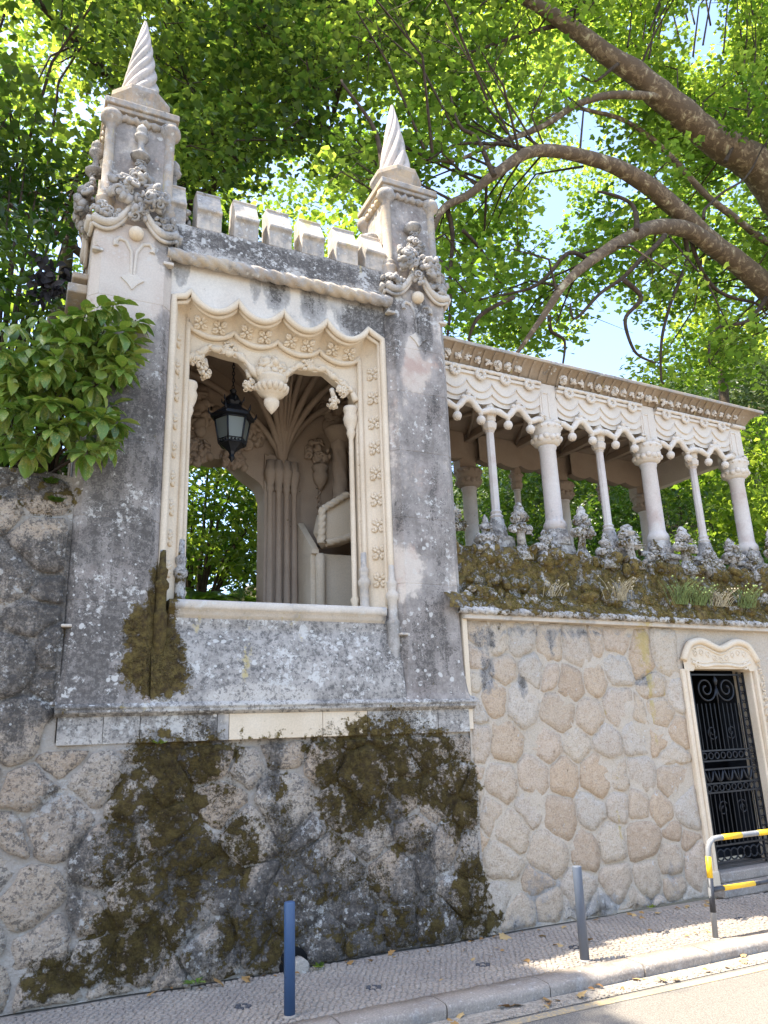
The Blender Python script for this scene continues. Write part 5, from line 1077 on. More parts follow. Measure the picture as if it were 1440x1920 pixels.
CL_B=[(5.92,12.68,17.3,1.16),(2.71,11.3,12.53,1.03),(1.89,11.13,12,0.95),(3.67,12.27,19.63,0.82),(-5.09,11.53,10.31,0.84),(-0.94,10.67,16.97,1.17),(-5.15,14.67,15.93,1.06),(-3.88,13.41,15.15,1.14),(2.13,14.16,14.84,0.9),(-1.76,14.94,23.1,0.98),(-2.41,10.84,15.53,1.05),(-2.89,10.08,11.9,0.8),(3.5,13.34,16.69,0.73),(0.41,13.27,13.05,0.83),(-5.14,13.76,19.36,0.77),(6.81,13.58,19.45,0.86),(-7.09,14.43,16.69,0.94),(-3.1,12.48,14.99,1.06),(-2.35,14.33,21.54,1.13),(3,10.86,14.74,1.12),(-3.3,12.86,11.38,1.11),(3.72,10.37,13.85,0.92),(1.81,11.33,13.47,0.92),(2.55,14.89,15.15,1.13),(-1.28,12.53,19.55,0.77),(-1.64,12.6,17.08,1.05),(-4.66,12.37,15.37,0.75),(3.59,14.8,16.96,0.91),(-3.09,12.27,13.92,0.84),(-5.13,11.43,14,0.77),(5.39,12.57,19.75,0.84),(0.64,10.27,10.4,0.97),(4.22,14.52,17,0.83),(-3.91,10.39,9.84,1.16),(-2.17,13.87,11.74,0.91),(5.91,14.35,21.9,0.72),(-4.37,11.04,14.73,1.09),(-3.84,12.35,17.67,0.82),(-4.63,13.71,17.28,1.02),(-3.26,13.34,14.12,0.89),(2.96,12.54,21.56,1.12),(-1.08,13.26,11.47,1.01),(4.47,14.14,21.69,0.91),(-2.44,12.21,16.67,0.97),(1.18,11.68,17.11,1),(5.39,11.76,20.81,0.81),(-6,14.18,13.57,0.91),(0.1,10.32,13.31,0.73),(-5.32,12.87,13.46,1.2),(0.1,11.77,10.89,0.94),(3.37,13.58,19.29,0.96),(5.95,12,16.75,1.18),(3.64,12.37,20.73,1.09),(-4.08,12.58,13.01,1.17),(2.02,13.43,15.46,0.87),(-4.59,11.86,14.69,1.01),(-2.37,11.69,11.6,1.03),(-6.64,14.24,19.14,0.84),(-4.43,11.83,15.61,0.72),(-2.77,11.56,9.78,1.12),(-2.93,14.41,18.35,0.82),(3.03,12.96,13.67,1.1),(-3.72,10.72,8.69,1.01),(-4.62,10.79,8.76,1.09),(-5.41,14.72,17.97,1.12),(2.39,13.04,21.33,1.02),(4.96,14.84,21.79,1),(-2.62,12.65,11.52,0.83),(-5.19,10.33,13.9,0.93),(-1.72,11.16,13.56,0.84),(4.69,10.73,19.04,0.92),(-2.69,12.39,10.13,0.81),(-2.16,12.42,13.69,0.82),(1.4,10.46,9.82,0.73),(-4.08,13.87,19.1,0.79),(3.55,10.18,18.77,1.15),(1.42,13.49,18.54,0.91),(-3.86,12.42,16.71,0.76),(-6.02,13.78,18.37,1.13),(-2.67,13.94,17.33,0.88),(1.38,13.23,19.78,0.92),(3.77,10.82,12.98,0.84),(0.03,14.5,17.93,0.99),(-2.17,10.88,12.24,1.19),(5.53,13.26,18.99,0.81),(4.83,11.46,18.18,0.81),(3.14,12.56,17.82,0.87),(-5.31,11.6,13.29,1.01),(6.36,12.82,18.63,0.71),(2.14,12.67,20.44,0.87),(1.3,12.56,20.5,0.92),(3.51,13.09,14.47,0.82),(-1.26,14.54,18.08,0.72),(-6.94,14.44,14.62,0.89),(0.35,13.09,20.43,0.94),(6.26,14.43,18.71,0.9),(3.92,12.09,16.15,0.98),(-1.89,12.79,20.02,1.15),(2.09,14.57,16.66,0.85),(-0.46,14.07,21.47,1.1),(-1.24,14.53,13.44,1.13),(-4.14,14.01,11.05,1.18),(2.37,12.03,19.43,0.8),(-3.76,11.44,11.62,0.72),(-3.89,13.17,16.15,1.18),(-1.44,12.56,16.03,0.83),(-5.79,13.65,12.09,1),(-2.47,14.15,20.76,0.9),(0.39,11.77,15.85,0.86),(-3.13,11.41,12.64,1),(-4.69,12.67,16.18,0.72),(-4.22,10.55,12.95,1.18),(4.39,13.09,23.31,1.17),(-6.35,14.66,11.06,1.14),(4.1,14.71,16.3,1.12),(-2.27,14.51,14.13,0.94),(-2.45,10.49,10.01,1.03),(2.56,10.54,15.33,0.72),(3.76,11.88,15.41,1.15),(4.51,11.07,15.27,1.17),(5.26,11.03,17.64,0.89),(2.48,11,17.33,0.76),(4.35,11.81,20.3,0.77),(-0.91,12.15,11.1,0.85),(1.72,14.99,17.66,0.83),(-1.8,11.4,10.62,1.17),(6.17,13.62,22.85,0.98),(2.86,12.21,18.6,1.12),(-0.38,14.9,16.51,1.18),(2.21,11.28,20.3,0.78),(4.45,10.94,20.16,0.94),(-7.26,13.96,17.36,0.82),(-2.15,13.33,13.57,0.74),(-1.11,14.33,11.83,0.83),(2.85,11.57,15.58,1.08),(2.15,13.4,22.69,0.82),(0.56,14.03,21.85,0.89),(-1.06,12.02,18.71,1.15),(4.85,10.13,14.24,1.12),(-2.39,14.88,12.34,0.95),(-6.23,14.34,15.68,1.11),(-2.26,14.67,17.13,1.14),(0.19,14.66,13.12,0.71),(-1.45,14.5,18.71,0.92),(0.16,11.74,14.31,0.79),(2.13,10.12,16.39,0.74),(2,12.28,14.59,1.14),(-3.19,13.66,12.04,1.13),(5.97,14.23,23.23,0.85),(-2.37,11.51,15.12,0.98),(4.74,11.64,16.89,0.84),(0.47,14.34,16.32,0.84),(0.78,10.75,11.17,0.76),(1.32,13.66,14.96,1.11),(3.83,14.33,18.31,0.92),(-2.34,13.98,12.72,0.82),(1.35,13.77,21.57,0.81),(5.39,11.74,18.86,1.05),(3.48,14.35,23.08,1.03),(-3.6,14.07,14.43,1.15),(1.59,13.56,16.03,0.74),(-3.73,11.61,16.6,1.03),(-3.35,11.68,11.09,0.84),(-4.15,13.31,11.34,0.75),(-3.71,12.73,14.21,0.83),(2.44,14.61,19.51,1.04),(2.28,11.36,17.99,0.87),(4.5,12.7,14.67,0.94),(0.26,12.28,19.36,0.9),(-0.81,11.38,15.58,0.93),(5.41,10.72,15.8,0.77),(-4.01,10.45,13.9,0.84),(-2.54,12.51,19.21,1.05),(-1.74,11.89,12.56,1.17),(-2.35,13.06,17.14,0.75),(1.71,13.48,22.3,0.81),(5.59,12.4,20.92,1.01),(-1.58,14.51,19.38,0.89),(-0.99,10.73,15.25,1.13),(4.31,11.98,19.72,0.81),(-5.18,11.73,15.9,1.2),(-2.12,10.08,14.19,0.78),(2.61,11.73,14.03,0.89),(-4.6,12.87,10.14,0.99),(2.05,13.92,13.21,1),(4.96,12.42,17.29,0.74),(-2.03,11.4,16.48,0.88),(-3.04,14.02,11.31,0.81),(1.2,13.19,14.1,1.15),(3.68,13.43,23.43,1.02),(4.32,10.93,16.42,1.02),(0.8,12.53,11.57,0.95),(2.17,11.65,20.9,0.87),(-4.2,14.03,16.82,0.7),(-2.08,12.46,15.06,0.91),(4.5,13.9,20.56,1.16),(-1.2,14.19,20.65,0.88),(3.24,12.42,17.05,0.78),(3.17,14.88,21.89,1.03),(-4.33,12.71,17.99,0.88),(-1.89,13.5,17.13,0.74),(5.64,14.38,22.65,0.81),(1.3,12.12,17.7,0.89),(-0.94,11.4,12.01,0.87),(2.62,13.15,15.98,0.89),(-2.27,10.72,14.03,1.04),(-4.31,12.68,12.19,1),(2.16,10.68,18,0.99),(3,12.12,13.74,0.71),(-6.04,11.63,14.86,0.79),(-4.73,14.31,12.21,1.17),(-0.13,13.97,12.74,1.13),(5.94,13.34,20.39,1.19),(1.25,14.4,18.08,1.03),(-4.08,14.96,11.67,0.89),(-3.52,13.98,13.31,0.87),(5.48,14.37,19.02,0.95),(2.06,13.02,14.38,0.73),(-3.69,14.63,19.78,1),(1.92,10.75,19.33,1.18),(4.29,12.43,17.99,1.19),(-5.31,13.88,15.32,0.72),(5.46,10.71,19.9,0.79),(-3.25,12.53,17.38,0.86),(-5.34,11.85,10.99,1.01),(-0.19,13.68,18.24,1.01),(-5.33,12.09,9.66,1.1),(-0.32,13.86,15.97,0.99),(-4.34,13.41,13.94,0.92),(-0.6,13,17.87,1.04),(3.14,13.93,18.75,0.82),(1.62,12.54,18.55,0.76),(3.66,11.19,16.87,0.75),(-6.11,14.95,12.95,1.01),(4.76,12.85,16.32,0.91),(5.99,12.08,17.97,1),(0.65,11.87,14.6,0.79),(3.82,11.17,14.72,1.15),(1.35,12.08,16,1.03),(2.7,11.25,19.86,0.76),(-4.3,14.69,12.84,0.95),(-3.45,14.54,15.29,0.88),(-0.72,14.23,15.18,1.01),(0.71,10.61,17.42,1.06),(3.48,11.24,13.81,0.76),(1.29,10.86,14.17,0.89),(3.19,10.46,17.28,0.78),(-2.46,13.64,18.19,0.71),(-4.41,10.07,8.81,0.89),(-0.02,10.01,15.14,0.87),(2.18,13.73,23.85,0.92),(1.05,12.77,14.91,0.86),(4.52,11.75,13.23,0.72),(-4.41,14.62,15.3,1.07),(0.48,11.13,19.07,0.96),(-3.45,12.02,16.1,0.89),(-5.43,14.84,19.16,0.82),(-6.39,12.6,14.88,1.16),(4.02,14.43,17.64,0.94),(-2,11.44,14.43,1.2),(0.5,11.55,16.88,0.85),(-1.05,12.18,16.88,0.98),(0.72,12.05,13.67,0.9),(-0.82,10.24,10.89,0.86),(-0.73,13.64,12.01,1.02),(3.37,11.18,20.2,0.92),(2.97,14.19,14.89,0.83),(-2.96,12.83,12.22,1.08),(0.3,14.42,19.47,0.77),(-5.75,11.83,13.9,0.7)]
CL_C=[(3.57,17.6,18.48,2.25),(6.69,29.67,28.18,1.4),(23.98,18.37,22.12,1.73),(1.96,26.33,35.63,1.96),(0.7,31.66,28.54,1.46),(36.65,31.08,34.9,2.28),(19.31,17.86,37.3,1.98),(34.7,20.11,28.42,1.61),(-5.09,26.86,20.3,1.95),(25.28,27.53,37.98,1.47),(29.4,23.27,25.83,2.23),(5.11,26.4,17.34,2.23),(44.31,22.5,38.06,1.47),(21.54,31.22,23.45,1.85),(20.29,23.92,38.41,1.37),(19.86,22.22,29.51,1.33),(14.72,28.55,27.35,1.38),(-5.69,28.38,25.53,1.95),(11.11,21.14,16.55,1.8),(4.69,17.15,11.94,1.3),(17.51,19.02,29.26,1.87),(-1.96,26.16,19.05,1.59),(0.43,23.36,33.55,1.83),(-5.83,26.73,33.85,1.84),(8.5,20.46,30.66,1.95),(8.64,26.6,24.08,1.44),(9.02,19.23,31.43,2.24),(13.09,27.09,39.72,1.43),(-1.07,24.23,29.34,2.06),(17.48,30.25,39.66,2.19),(10.61,31.79,27.26,2.09),(34.9,17.28,39.95,2.1),(10.21,21.43,22.42,1.7),(28.95,30.71,29.9,1.3),(-3.27,31.15,29.96,1.73),(38.7,18.26,34.73,1.51),(27.44,31.28,36.27,1.87),(36.16,29.1,25.67,2.21),(-4.28,21.63,24.81,2.28),(33.1,28.05,22.23,2.11),(39.85,27.29,32.55,1.49),(-3.4,28.31,21.69,1.31),(7.64,28.56,21.6,1.81),(29.52,17.31,15.7,2.11),(7.78,21.6,27.93,2.19),(26.7,17.43,22.11,2.28),(25.18,25.93,30.29,2.03),(3,17.35,14.79,1.78),(29.67,22.95,22.65,2.14),(14.72,28.22,24.96,1.52),(11.08,22.28,23.03,1.71),(44.07,25.41,22.65,2.19),(25.23,17.93,26.4,2.15),(31.72,22.45,33.87,1.72),(34.01,31.53,33.28,2.25),(13.62,21.54,20.12,1.66),(33.58,29.07,31.15,1.37),(6.24,27.85,33.51,1.47),(32.45,25.6,38.73,1.35),(30.16,31.2,34.61,1.54),(13.65,31.44,27.2,1.76),(31.24,26.8,22,1.46),(9.67,31.12,38.97,1.78),(34.42,24.72,34.75,2.26),(7.8,25.82,18.7,2.02),(3.64,29.67,38.13,1.46),(14.08,20.07,29.76,2.1),(15.53,23.88,35.62,2.2),(11.05,31.93,32.79,1.53),(19.33,17.59,31.55,1.88),(5.67,25.47,36.99,1.53),(14.5,21.6,34.81,1.49),(43.66,26.81,39.91,1.56),(9.72,20.68,32.41,1.38),(-4.95,29.65,34.21,2.17),(20.48,20.04,39.73,1.8),(18.95,23.82,38.12,1.56),(7.03,21.89,32.68,2),(22.52,19.74,28.75,1.86),(34.27,22.24,19.37,2.13),(-1.85,30.98,36.3,1.67),(28.06,19.78,28.83,1.89),(-1.31,23.19,20.08,2.29),(26.08,21.04,18.27,2.2),(16.39,22.39,37.73,1.96),(10.02,24.99,18.54,2.14),(12.54,22.87,30.29,1.35),(11.91,23.93,17.17,1.94),(13.9,29.44,22.75,2.17),(1.43,18.95,27.99,1.78),(-0.07,19.27,21.92,2.08),(38.08,30.99,26.25,1.61),(11.22,28.6,28.29,1.77),(25.54,24.89,38.4,1.48),(31.5,17.93,37.52,2.12),(14.81,27.35,21.98,2.27),(23.21,26.61,24.23,1.62),(0.01,22.87,26.18,2.21),(40.47,31.35,33.84,1.49),(19.89,28.72,25.11,1.55),(9.04,19.04,27.38,1.71),(37.82,21.59,34.25,1.44),(5.49,27.51,22.77,1.32),(19.98,31.59,29.08,2.11),(32.48,17.29,29.46,2.28),(25.21,20.2,27.11,2.27),(12.55,21.12,38.55,2.03),(35.79,28.56,30.47,2.28),(8.76,31.29,31.41,1.32),(16.54,28.31,25.87,1.59),(6.92,22.14,30.34,1.32),(-2.18,19.72,19.37,1.76),(12.83,28.05,29.05,1.37),(19.04,26.49,35.83,2.13),(30.97,24.14,31.33,2.24),(-0.32,26.12,28.31,1.96),(41.09,22.65,26.92,2.05),(9.91,19.42,14.48,1.85),(5.64,22.88,36.45,2.1),(36.43,22.89,20.67,1.71),(33.34,17.24,25.02,2.26),(-0.61,26.81,30.6,2.17),(43.47,31.93,32.1,1.64),(8.06,20.49,15.04,1.79),(27.57,23.86,24.77,1.64),(9.56,30.79,21.32,1.32),(33.76,20.98,20.16,1.95),(-0.47,31.94,21.19,2.1),(-2.94,27.08,31.2,1.77),(15.55,21.11,37.17,1.39),(-5,29.65,36.17,2.04),(23.04,17.81,23.78,1.37),(34.06,17.5,34.31,2.22),(40.22,21.65,31.99,2.14),(28.68,31.06,31.59,1.64),(2.45,25.92,30.84,1.49),(13.96,31.88,33.47,1.34),(7.73,31.41,36,1.91),(14.21,24.38,30.31,2.22),(5.88,21.49,16.44,1.55),(24.17,22.64,37.48,1.82),(-0.48,25,30.8,2.13),(7.07,30.59,25.6,1.83),(9.23,17.52,22.67,1.93),(0,20.76,26.91,1.88),(23.69,26.87,39.66,2.29),(-0.34,24.94,20.65,2.28),(17.06,17.46,31.44,2.09),(0.48,26.76,33.18,1.53),(9.81,29.54,38.06,1.48),(17.31,21.94,35.37,2.15),(4.91,24.88,21.64,1.65),(17.8,30.4,36.23,2.05),(19.86,27.05,27.83,2.24),(33.41,29.52,32.97,1.86),(13.84,23.74,37.33,2.16),(6.94,28.31,36.87,1.69),(1.09,27.79,30.65,1.83),(10.69,22.81,18.71,2.23),(43.54,25.01,30.53,2.11),(13.66,27.27,28.78,1.41),(35.64,21.97,26.69,2.1),(12.98,17.16,18.87,1.33),(16.83,31.28,38.52,2.2),(7.53,24,38.5,2.13),(0.72,30.93,35.46,1.34),(12.56,20.38,19.28,1.45),(23.21,31.75,23.65,1.36),(36.74,29.04,23.33,1.98),(1.68,29.08,39.68,1.48),(9.54,17.14,27.17,1.5),(18.38,30.95,33.65,1.5),(-4.1,25.94,24.03,1.81),(29.54,22.3,20.66,1.64),(8.79,23.22,29.81,1.91),(28.87,18.01,20.41,2.09),(26.56,23.25,25.14,1.49),(44.05,29.12,28.93,1.69),(19.15,25.97,19.36,1.61),(33.9,27.27,26.62,1.83),(43.31,29.18,25.16,2.05),(28.12,22.74,34.39,1.36),(43.82,29.98,32.95,1.43),(-3.23,31.49,28.55,2.19),(10.53,22.75,34.87,2.27),(16.98,26.01,39.27,2.01),(4.92,24.03,19.99,1.52),(31.82,25.51,20.52,1.94),(-3.32,25.92,34.46,2.23),(19.42,20.66,32.4,2.29),(8.27,21.86,15.26,1.64),(11.43,28.89,36.73,1.71),(23.01,27.32,32.06,1.53),(41.22,29.63,33.08,1.85),(4.04,30.86,29.28,2.3),(-1.58,23.73,23.39,1.66),(20.62,19.13,35.7,1.67),(15.14,20.73,25.34,1.58),(31.34,25.46,36.35,2.19),(-1.43,24.78,34.73,1.45),(44.48,26.03,29.55,1.33),(21.01,22.87,34.64,2.22),(5.41,17.43,19.15,1.55),(37.71,21.31,29.67,1.43),(18.15,18.51,31.26,1.78),(21.07,26.63,25.38,1.39),(13.87,30.18,29.68,1.89),(42.88,21.35,33.01,1.36),(24.73,21.1,28.37,1.4),(16.2,22.68,39.05,1.61),(36.06,31.51,33.35,2.2),(13.21,26.65,37.39,1.44),(20.17,27.46,33.69,1.87),(32.47,19.21,18.88,1.41),(0.71,26.73,38.69,2.02),(11.93,22.26,29.52,1.56),(13.82,26.24,21.72,1.71),(33.94,21.1,38.65,1.81),(2.62,21.9,15.3,2.03),(11.61,17.08,22.18,1.83),(28.86,20.39,17.68,1.79),(27.41,31.86,25.08,1.44),(15.08,17.96,25.64,1.98),(0.06,21.82,27.94,1.39),(9.17,23.18,33.57,1.95),(37.83,21.89,23.39,2.05),(13.55,31.14,21.14,2.13),(18.3,31.38,28.92,1.83),(35.53,25.38,37.45,1.47),(42.04,31.81,39.4,1.63),(25.38,20.24,31.18,2.3),(7.51,25.07,29.22,1.54),(41.39,26.8,29.06,2.3),(2.84,23.75,21.68,2.04),(21.61,29.06,38.58,1.92),(11.43,26.51,21.82,1.33),(31,17.8,16.77,1.45),(15.07,28.98,30.9,1.83),(-5.73,23.08,30,1.46),(14.37,23.28,18.41,1.72),(19.25,30.59,35.13,1.8),(40.48,26.22,30.5,1.91),(41.27,24.92,21.47,2.08),(30.62,21.7,23.44,1.65),(41.74,28.78,35.41,1.6),(3.22,19.77,19.6,2.02),(9.25,28.99,23.06,1.67),(14.11,25.78,37.38,1.52),(3.79,28.29,39.9,2.24),(44.47,27.16,30.76,1.55),(8.07,29.74,37.64,1.78),(-4.76,24.46,30.16,2.05),(14.07,29.36,20.7,1.54),(3.74,21.63,20.19,2.29),(15.82,21.79,22.86,1.9),(21.84,18.65,31.06,2.17),(30.25,18.57,31.32,1.65),(-5.13,31.29,22.24,1.38),(13.73,26.47,38.56,1.39),(27.87,28.36,32.92,1.5),(23.44,17.45,26.21,1.99),(39,25.25,22.68,1.85),(-1.26,19.91,12.62,1.83),(-1.75,27.63,38.01,1.32),(9.97,21.31,20.36,2.26),(7.49,21.03,17.84,2.15),(-2.32,22.75,28.58,1.59),(39.84,20.18,36.61,1.5),(4.43,31.28,22.4,1.62),(-2.01,29.38,38.31,1.86),(0.8,31.18,25.07,1.44),(9.67,26.41,33.28,1.85),(42.76,27.49,37.22,1.77),(20.17,18.51,17.89,1.75),(20.53,23.98,29.18,1.48),(21.01,18.25,37.88,1.47),(-2.5,31.44,24.79,1.38),(-0.82,19.28,26.81,1.55),(22.87,27.37,36.99,2.03),(25.44,22.27,34.84,1.34),(27.26,21.17,30.07,1.96),(21.22,21.55,37.1,2.05),(2.04,17.59,15.8,1.8),(7.5,28.58,33.29,1.36),(27.78,26.25,37.51,1.48),(5.68,28.19,32.08,1.32),(25.6,28.93,39.99,1.76),(6.15,19.96,28.74,1.84),(24.7,22.18,32.42,2.17),(38.67,29.94,36.39,2.03),(25.15,20.85,24.48,1.36),(27.46,21.78,32.05,2.18),(-4.46,26.9,31.56,2.13),(33.74,26.28,34.6,1.32),(1.2,31.92,21.27,2.2),(18.31,23.12,19.31,2.27),(21.63,23.39,22.07,1.72),(15.65,23.61,31.71,2.11),(43.59,31.74,27.43,2.12),(-1.18,20.27,25.62,1.49)]
CL_D=[(20.24,16.34,9.36,0.76),(23.12,14.22,11.2,0.99),(17.68,21.44,9.76,0.66),(19.17,17.33,9.96,0.66),(18.5,21.42,8.75,0.69),(16.64,13.21,7.01,0.74),(15.16,15.79,9.63,0.66),(20.15,12.68,8.69,0.64),(13.72,12.52,7.02,0.63),(14.63,21.84,9.15,0.88),(13.05,15.87,8.54,0.71),(16.2,14.8,11.52,0.99),(9.74,13.57,7.33,0.83),(15.84,12.94,7.37,0.71),(12.22,12.68,6.88,0.7),(14.25,17.24,7.36,0.97),(19.25,20.15,10.46,0.8),(30.69,20.69,9.37,0.84),(29.23,21.3,8.91,0.73),(17.76,14.35,9.31,0.8),(12.79,20.7,9.91,0.73),(28.8,19.36,10.21,0.79),(10.07,12.6,7.12,0.71),(32.2,21.82,9.75,0.69),(23.14,15.21,11.8,0.88),(22.11,20.04,11.66,0.88),(17.08,19.59,10.41,0.9),(22.34,15.62,10.23,0.99),(23,19.93,8.62,0.62),(23.67,16.39,8.87,0.95),(25.58,18.57,10.81,0.75),(25.3,19.31,8.47,0.95),(31.54,21.32,11.59,0.94),(16.29,18.85,7.5,0.73),(25.16,21.5,11.47,0.87),(19.5,13.37,10.3,0.72),(14.03,20.33,9.76,0.78),(22.97,20.82,11.16,0.95),(16.83,21.51,10.31,0.71),(31.03,20.04,10.58,1),(26.69,20.33,10.45,0.64),(28.02,21.85,10.68,0.6),(14.9,13.02,8.14,0.69),(24,20.45,10.38,0.65),(18.35,12.68,9.43,0.86),(20.89,20.02,10.18,0.97),(24.02,20.97,10.21,0.66),(19.36,21.09,10.52,0.82),(16.43,15.23,8.72,0.93),(16.58,16.87,10.47,0.75),(17.08,18.38,9.35,0.77),(29.74,21.1,11.98,0.81),(23.31,15.19,10.63,0.85),(8.01,12.94,7.85,0.61),(19.17,13.71,9.16,0.95),(18.68,15.3,7.89,0.67),(16.76,17.8,8.57,0.64),(11.53,13.3,8.16,0.88),(12.32,17.49,7.76,0.96),(14.21,15.68,7.54,0.65),(21.95,14.04,10.08,0.85),(24.84,20.58,10.98,0.67),(15.16,17.73,9.53,0.69),(16.45,15.95,9.04,0.86),(16.52,14.92,6.73,0.84),(17.51,12.52,7.51,0.66),(25.2,16.7,9.91,0.81),(28.61,21.26,8.44,0.82),(13.08,16.78,9.15,0.74),(15,21.05,11.47,0.91),(11.04,17.74,7.04,0.78),(26.78,21.37,11.27,0.75),(14.45,16.23,9.62,0.65),(25.65,16.67,8.77,0.99),(21.69,19.19,10.91,0.79),(25.59,16.21,9.5,0.97),(20.13,21.98,9.44,0.81),(12.82,15.13,7.38,0.73),(13.81,13.05,8.47,0.78),(28.54,19.74,8.15,0.81),(15.31,21.41,9.12,0.7),(29.1,21.17,11.91,0.73),(15.95,13.93,9.71,0.62),(13.79,16.94,8.94,0.63),(29.17,21.64,10.31,0.63),(27.02,21.29,8.43,0.62),(24.59,19.38,9.56,0.71),(14.13,18.9,9.44,0.87),(19.63,21.91,11.61,0.86),(24.83,19.72,10.14,0.96),(11.78,17.21,9.97,0.98),(17.74,19.33,11.75,0.96),(14.01,14.92,6.95,0.9),(26.12,21.91,8.54,0.93),(25.98,20.01,10.47,0.72),(14.29,20.26,9.08,1),(31.25,21.39,9.25,0.71),(11.18,15.35,7.72,0.85),(21.66,18.62,8.01,0.61),(13.83,17.97,7.49,0.96),(15.26,13.91,6.38,0.9),(22.19,15.04,6.93,0.65),(26.97,19.75,11.22,0.64),(23.74,19.6,9.78,0.94),(13.07,17.61,8.48,0.79),(8.13,13.07,5.82,0.68),(23.56,16.29,10.21,0.91),(19.53,16.88,10.39,0.84),(11.51,14.65,7.58,0.96),(20.4,15.94,11.09,0.98)]
# ------------------------------------------------------------------ foliage
def tmpl_plane():
    o = [(0,0),(.16,.02),(.40,.0),(.33,.2),(.60,.36),(.33,.46),(.27,.62),(0,1.0),(-.27,.62),(-.33,.46),(-.60,.36),(-.33,.2),(-.40,.0),(-.16,.02)]
    v = [(x, y, -.18*abs(x) - .12*y*y) for x, y in o] + [(0,.36,.0)]; n = len(o)
    return np.array(v), [(i, (i+1) % n, n) for i in range(n)]
def tmpl_simple():
    return np.array([(0,0,0),(.30,.45,-.10),(0,1,-.06),(-.30,.45,-.10)]), [(0,1,2),(0,2,3)]
def tmpl_plane6():
    o = [(0,0),(.42,.02),(.55,.42),(.24,.6),(0,1.0),(-.24,.6),(-.55,.42),(-.42,.02)]
    v = [(x, y, -.18*abs(x) - .1*y*y) for x, y in o]; return np.array(v), [(0,1,2),(0,2,3),(0,3,4),(0,4,5),(0,5,6),(0,6,7)]
def tmpl_lance():
    ys = [0,.2,.5,.8,1.0]; w = [.02,.18,.25,.15,0]; v = []; 
    for y, a in zip(ys, w): v += [(-a, y, -.30*y*y+.05*y + .35*a), (0, y, -.30*y*y+.05*y), (a, y, -.30*y*y+.05*y + .35*a)]
    f = []
    for i in range(4): b = 3*i; f += [(b,b+1,b+4,b+3),(b+1,b+2,b+5,b+4)]
    return np.array(v), f
def leaf_mesh(name, T, P, Rm, sc, tint, mat):
    V, F = T; n = len(P); k = len(V)
    W_ = P[:,None,:] + sc[:,None,None]*np.einsum('nij,kj->nki', Rm, V); W_ = W_.reshape(-1,3)
    me = bpy.data.meshes.new(name); me.vertices.add(n*k); me.vertices.foreach_set('co', W_.ravel().astype(np.float32))
    lens = np.array([len(f) for f in F]); flat = np.array([i for f in F for i in f]); L = len(flat)
    idx = (flat[None,:] + (np.arange(n)*k)[:,None]).ravel(); me.loops.add(n*L); me.loops.foreach_set('vertex_index', idx.astype(np.int32))
    st_ = np.concatenate([[0], np.cumsum(lens)[:-1]]); starts = (st_[None,:] + (np.arange(n)*L)[:,None]).ravel()
    me.polygons.add(n*len(F)); me.polygons.foreach_set('loop_start', starts.astype(np.int32)); me.polygons.foreach_set('loop_total', np.tile(lens, n).astype(np.int32))
    me.update(calc_edges=True); a = me.attributes.new('tint', 'FLOAT', 'POINT'); a.data.foreach_set('value', np.repeat(tint, k).astype(np.float32))
    me.materials.append(mat); return me
def rotmats(nrm, yaw):
    """leaf axes from a normal and a heading"""
    n = nrm/np.linalg.norm(nrm, axis=1, keepdims=True); h = np.stack([np.cos(yaw), np.sin(yaw), -.35+0*yaw], 1)
    y = h - n*np.sum(h*n, 1, keepdims=True); y /= np.linalg.norm(y, axis=1, keepdims=True); x = np.cross(y, n); return np.stack([x, y, n], 2)
def sunkeep(P, rng):
    """gaps where the sun comes through to the road, the battlements and the gallery roof"""
    s = np.array(SUN); g = P - s*(P[:,2:3]/s[2]); k = np.ones(len(P), bool)
    wob = .35*np.sin(g[:,0]*3.1+g[:,1]) + .25*np.sin(g[:,1]*5+1)
    k &= ~((g[:,0] > 4.55+wob) & (g[:,0] < 16) & (g[:,1] > -9) & (g[:,1] < 8.2))
    q = P - s*((P[:,2:3]-8.4)/s[2]); k &= ~((P[:,2] > 8.6) & (q[:,0] > .2) & (q[:,0] < 5.2) & (q[:,1] > 7.9) & (q[:,1] < 9.2) & (rng.random(len(P)) < .93))
    q = P - s*((P[:,2:3]-7.6)/s[2]); k &= ~((P[:,2] > 7.7) & (q[:,0] > 5.6) & (q[:,0] < 12) & (q[:,1] > 7.9) & (q[:,1] < 9.3) & (rng.random(len(P)) < .93))
    q = P - s*((P[:,2:3]-6.6)/s[2]); k &= ~((P[:,2] > 8.3) & (q[:,0] > .2) & (q[:,0] < 4.6) & (q[:,1] > 11.2) & (q[:,1] < 14.0) & (rng.random(len(P)) < .97))
    return k
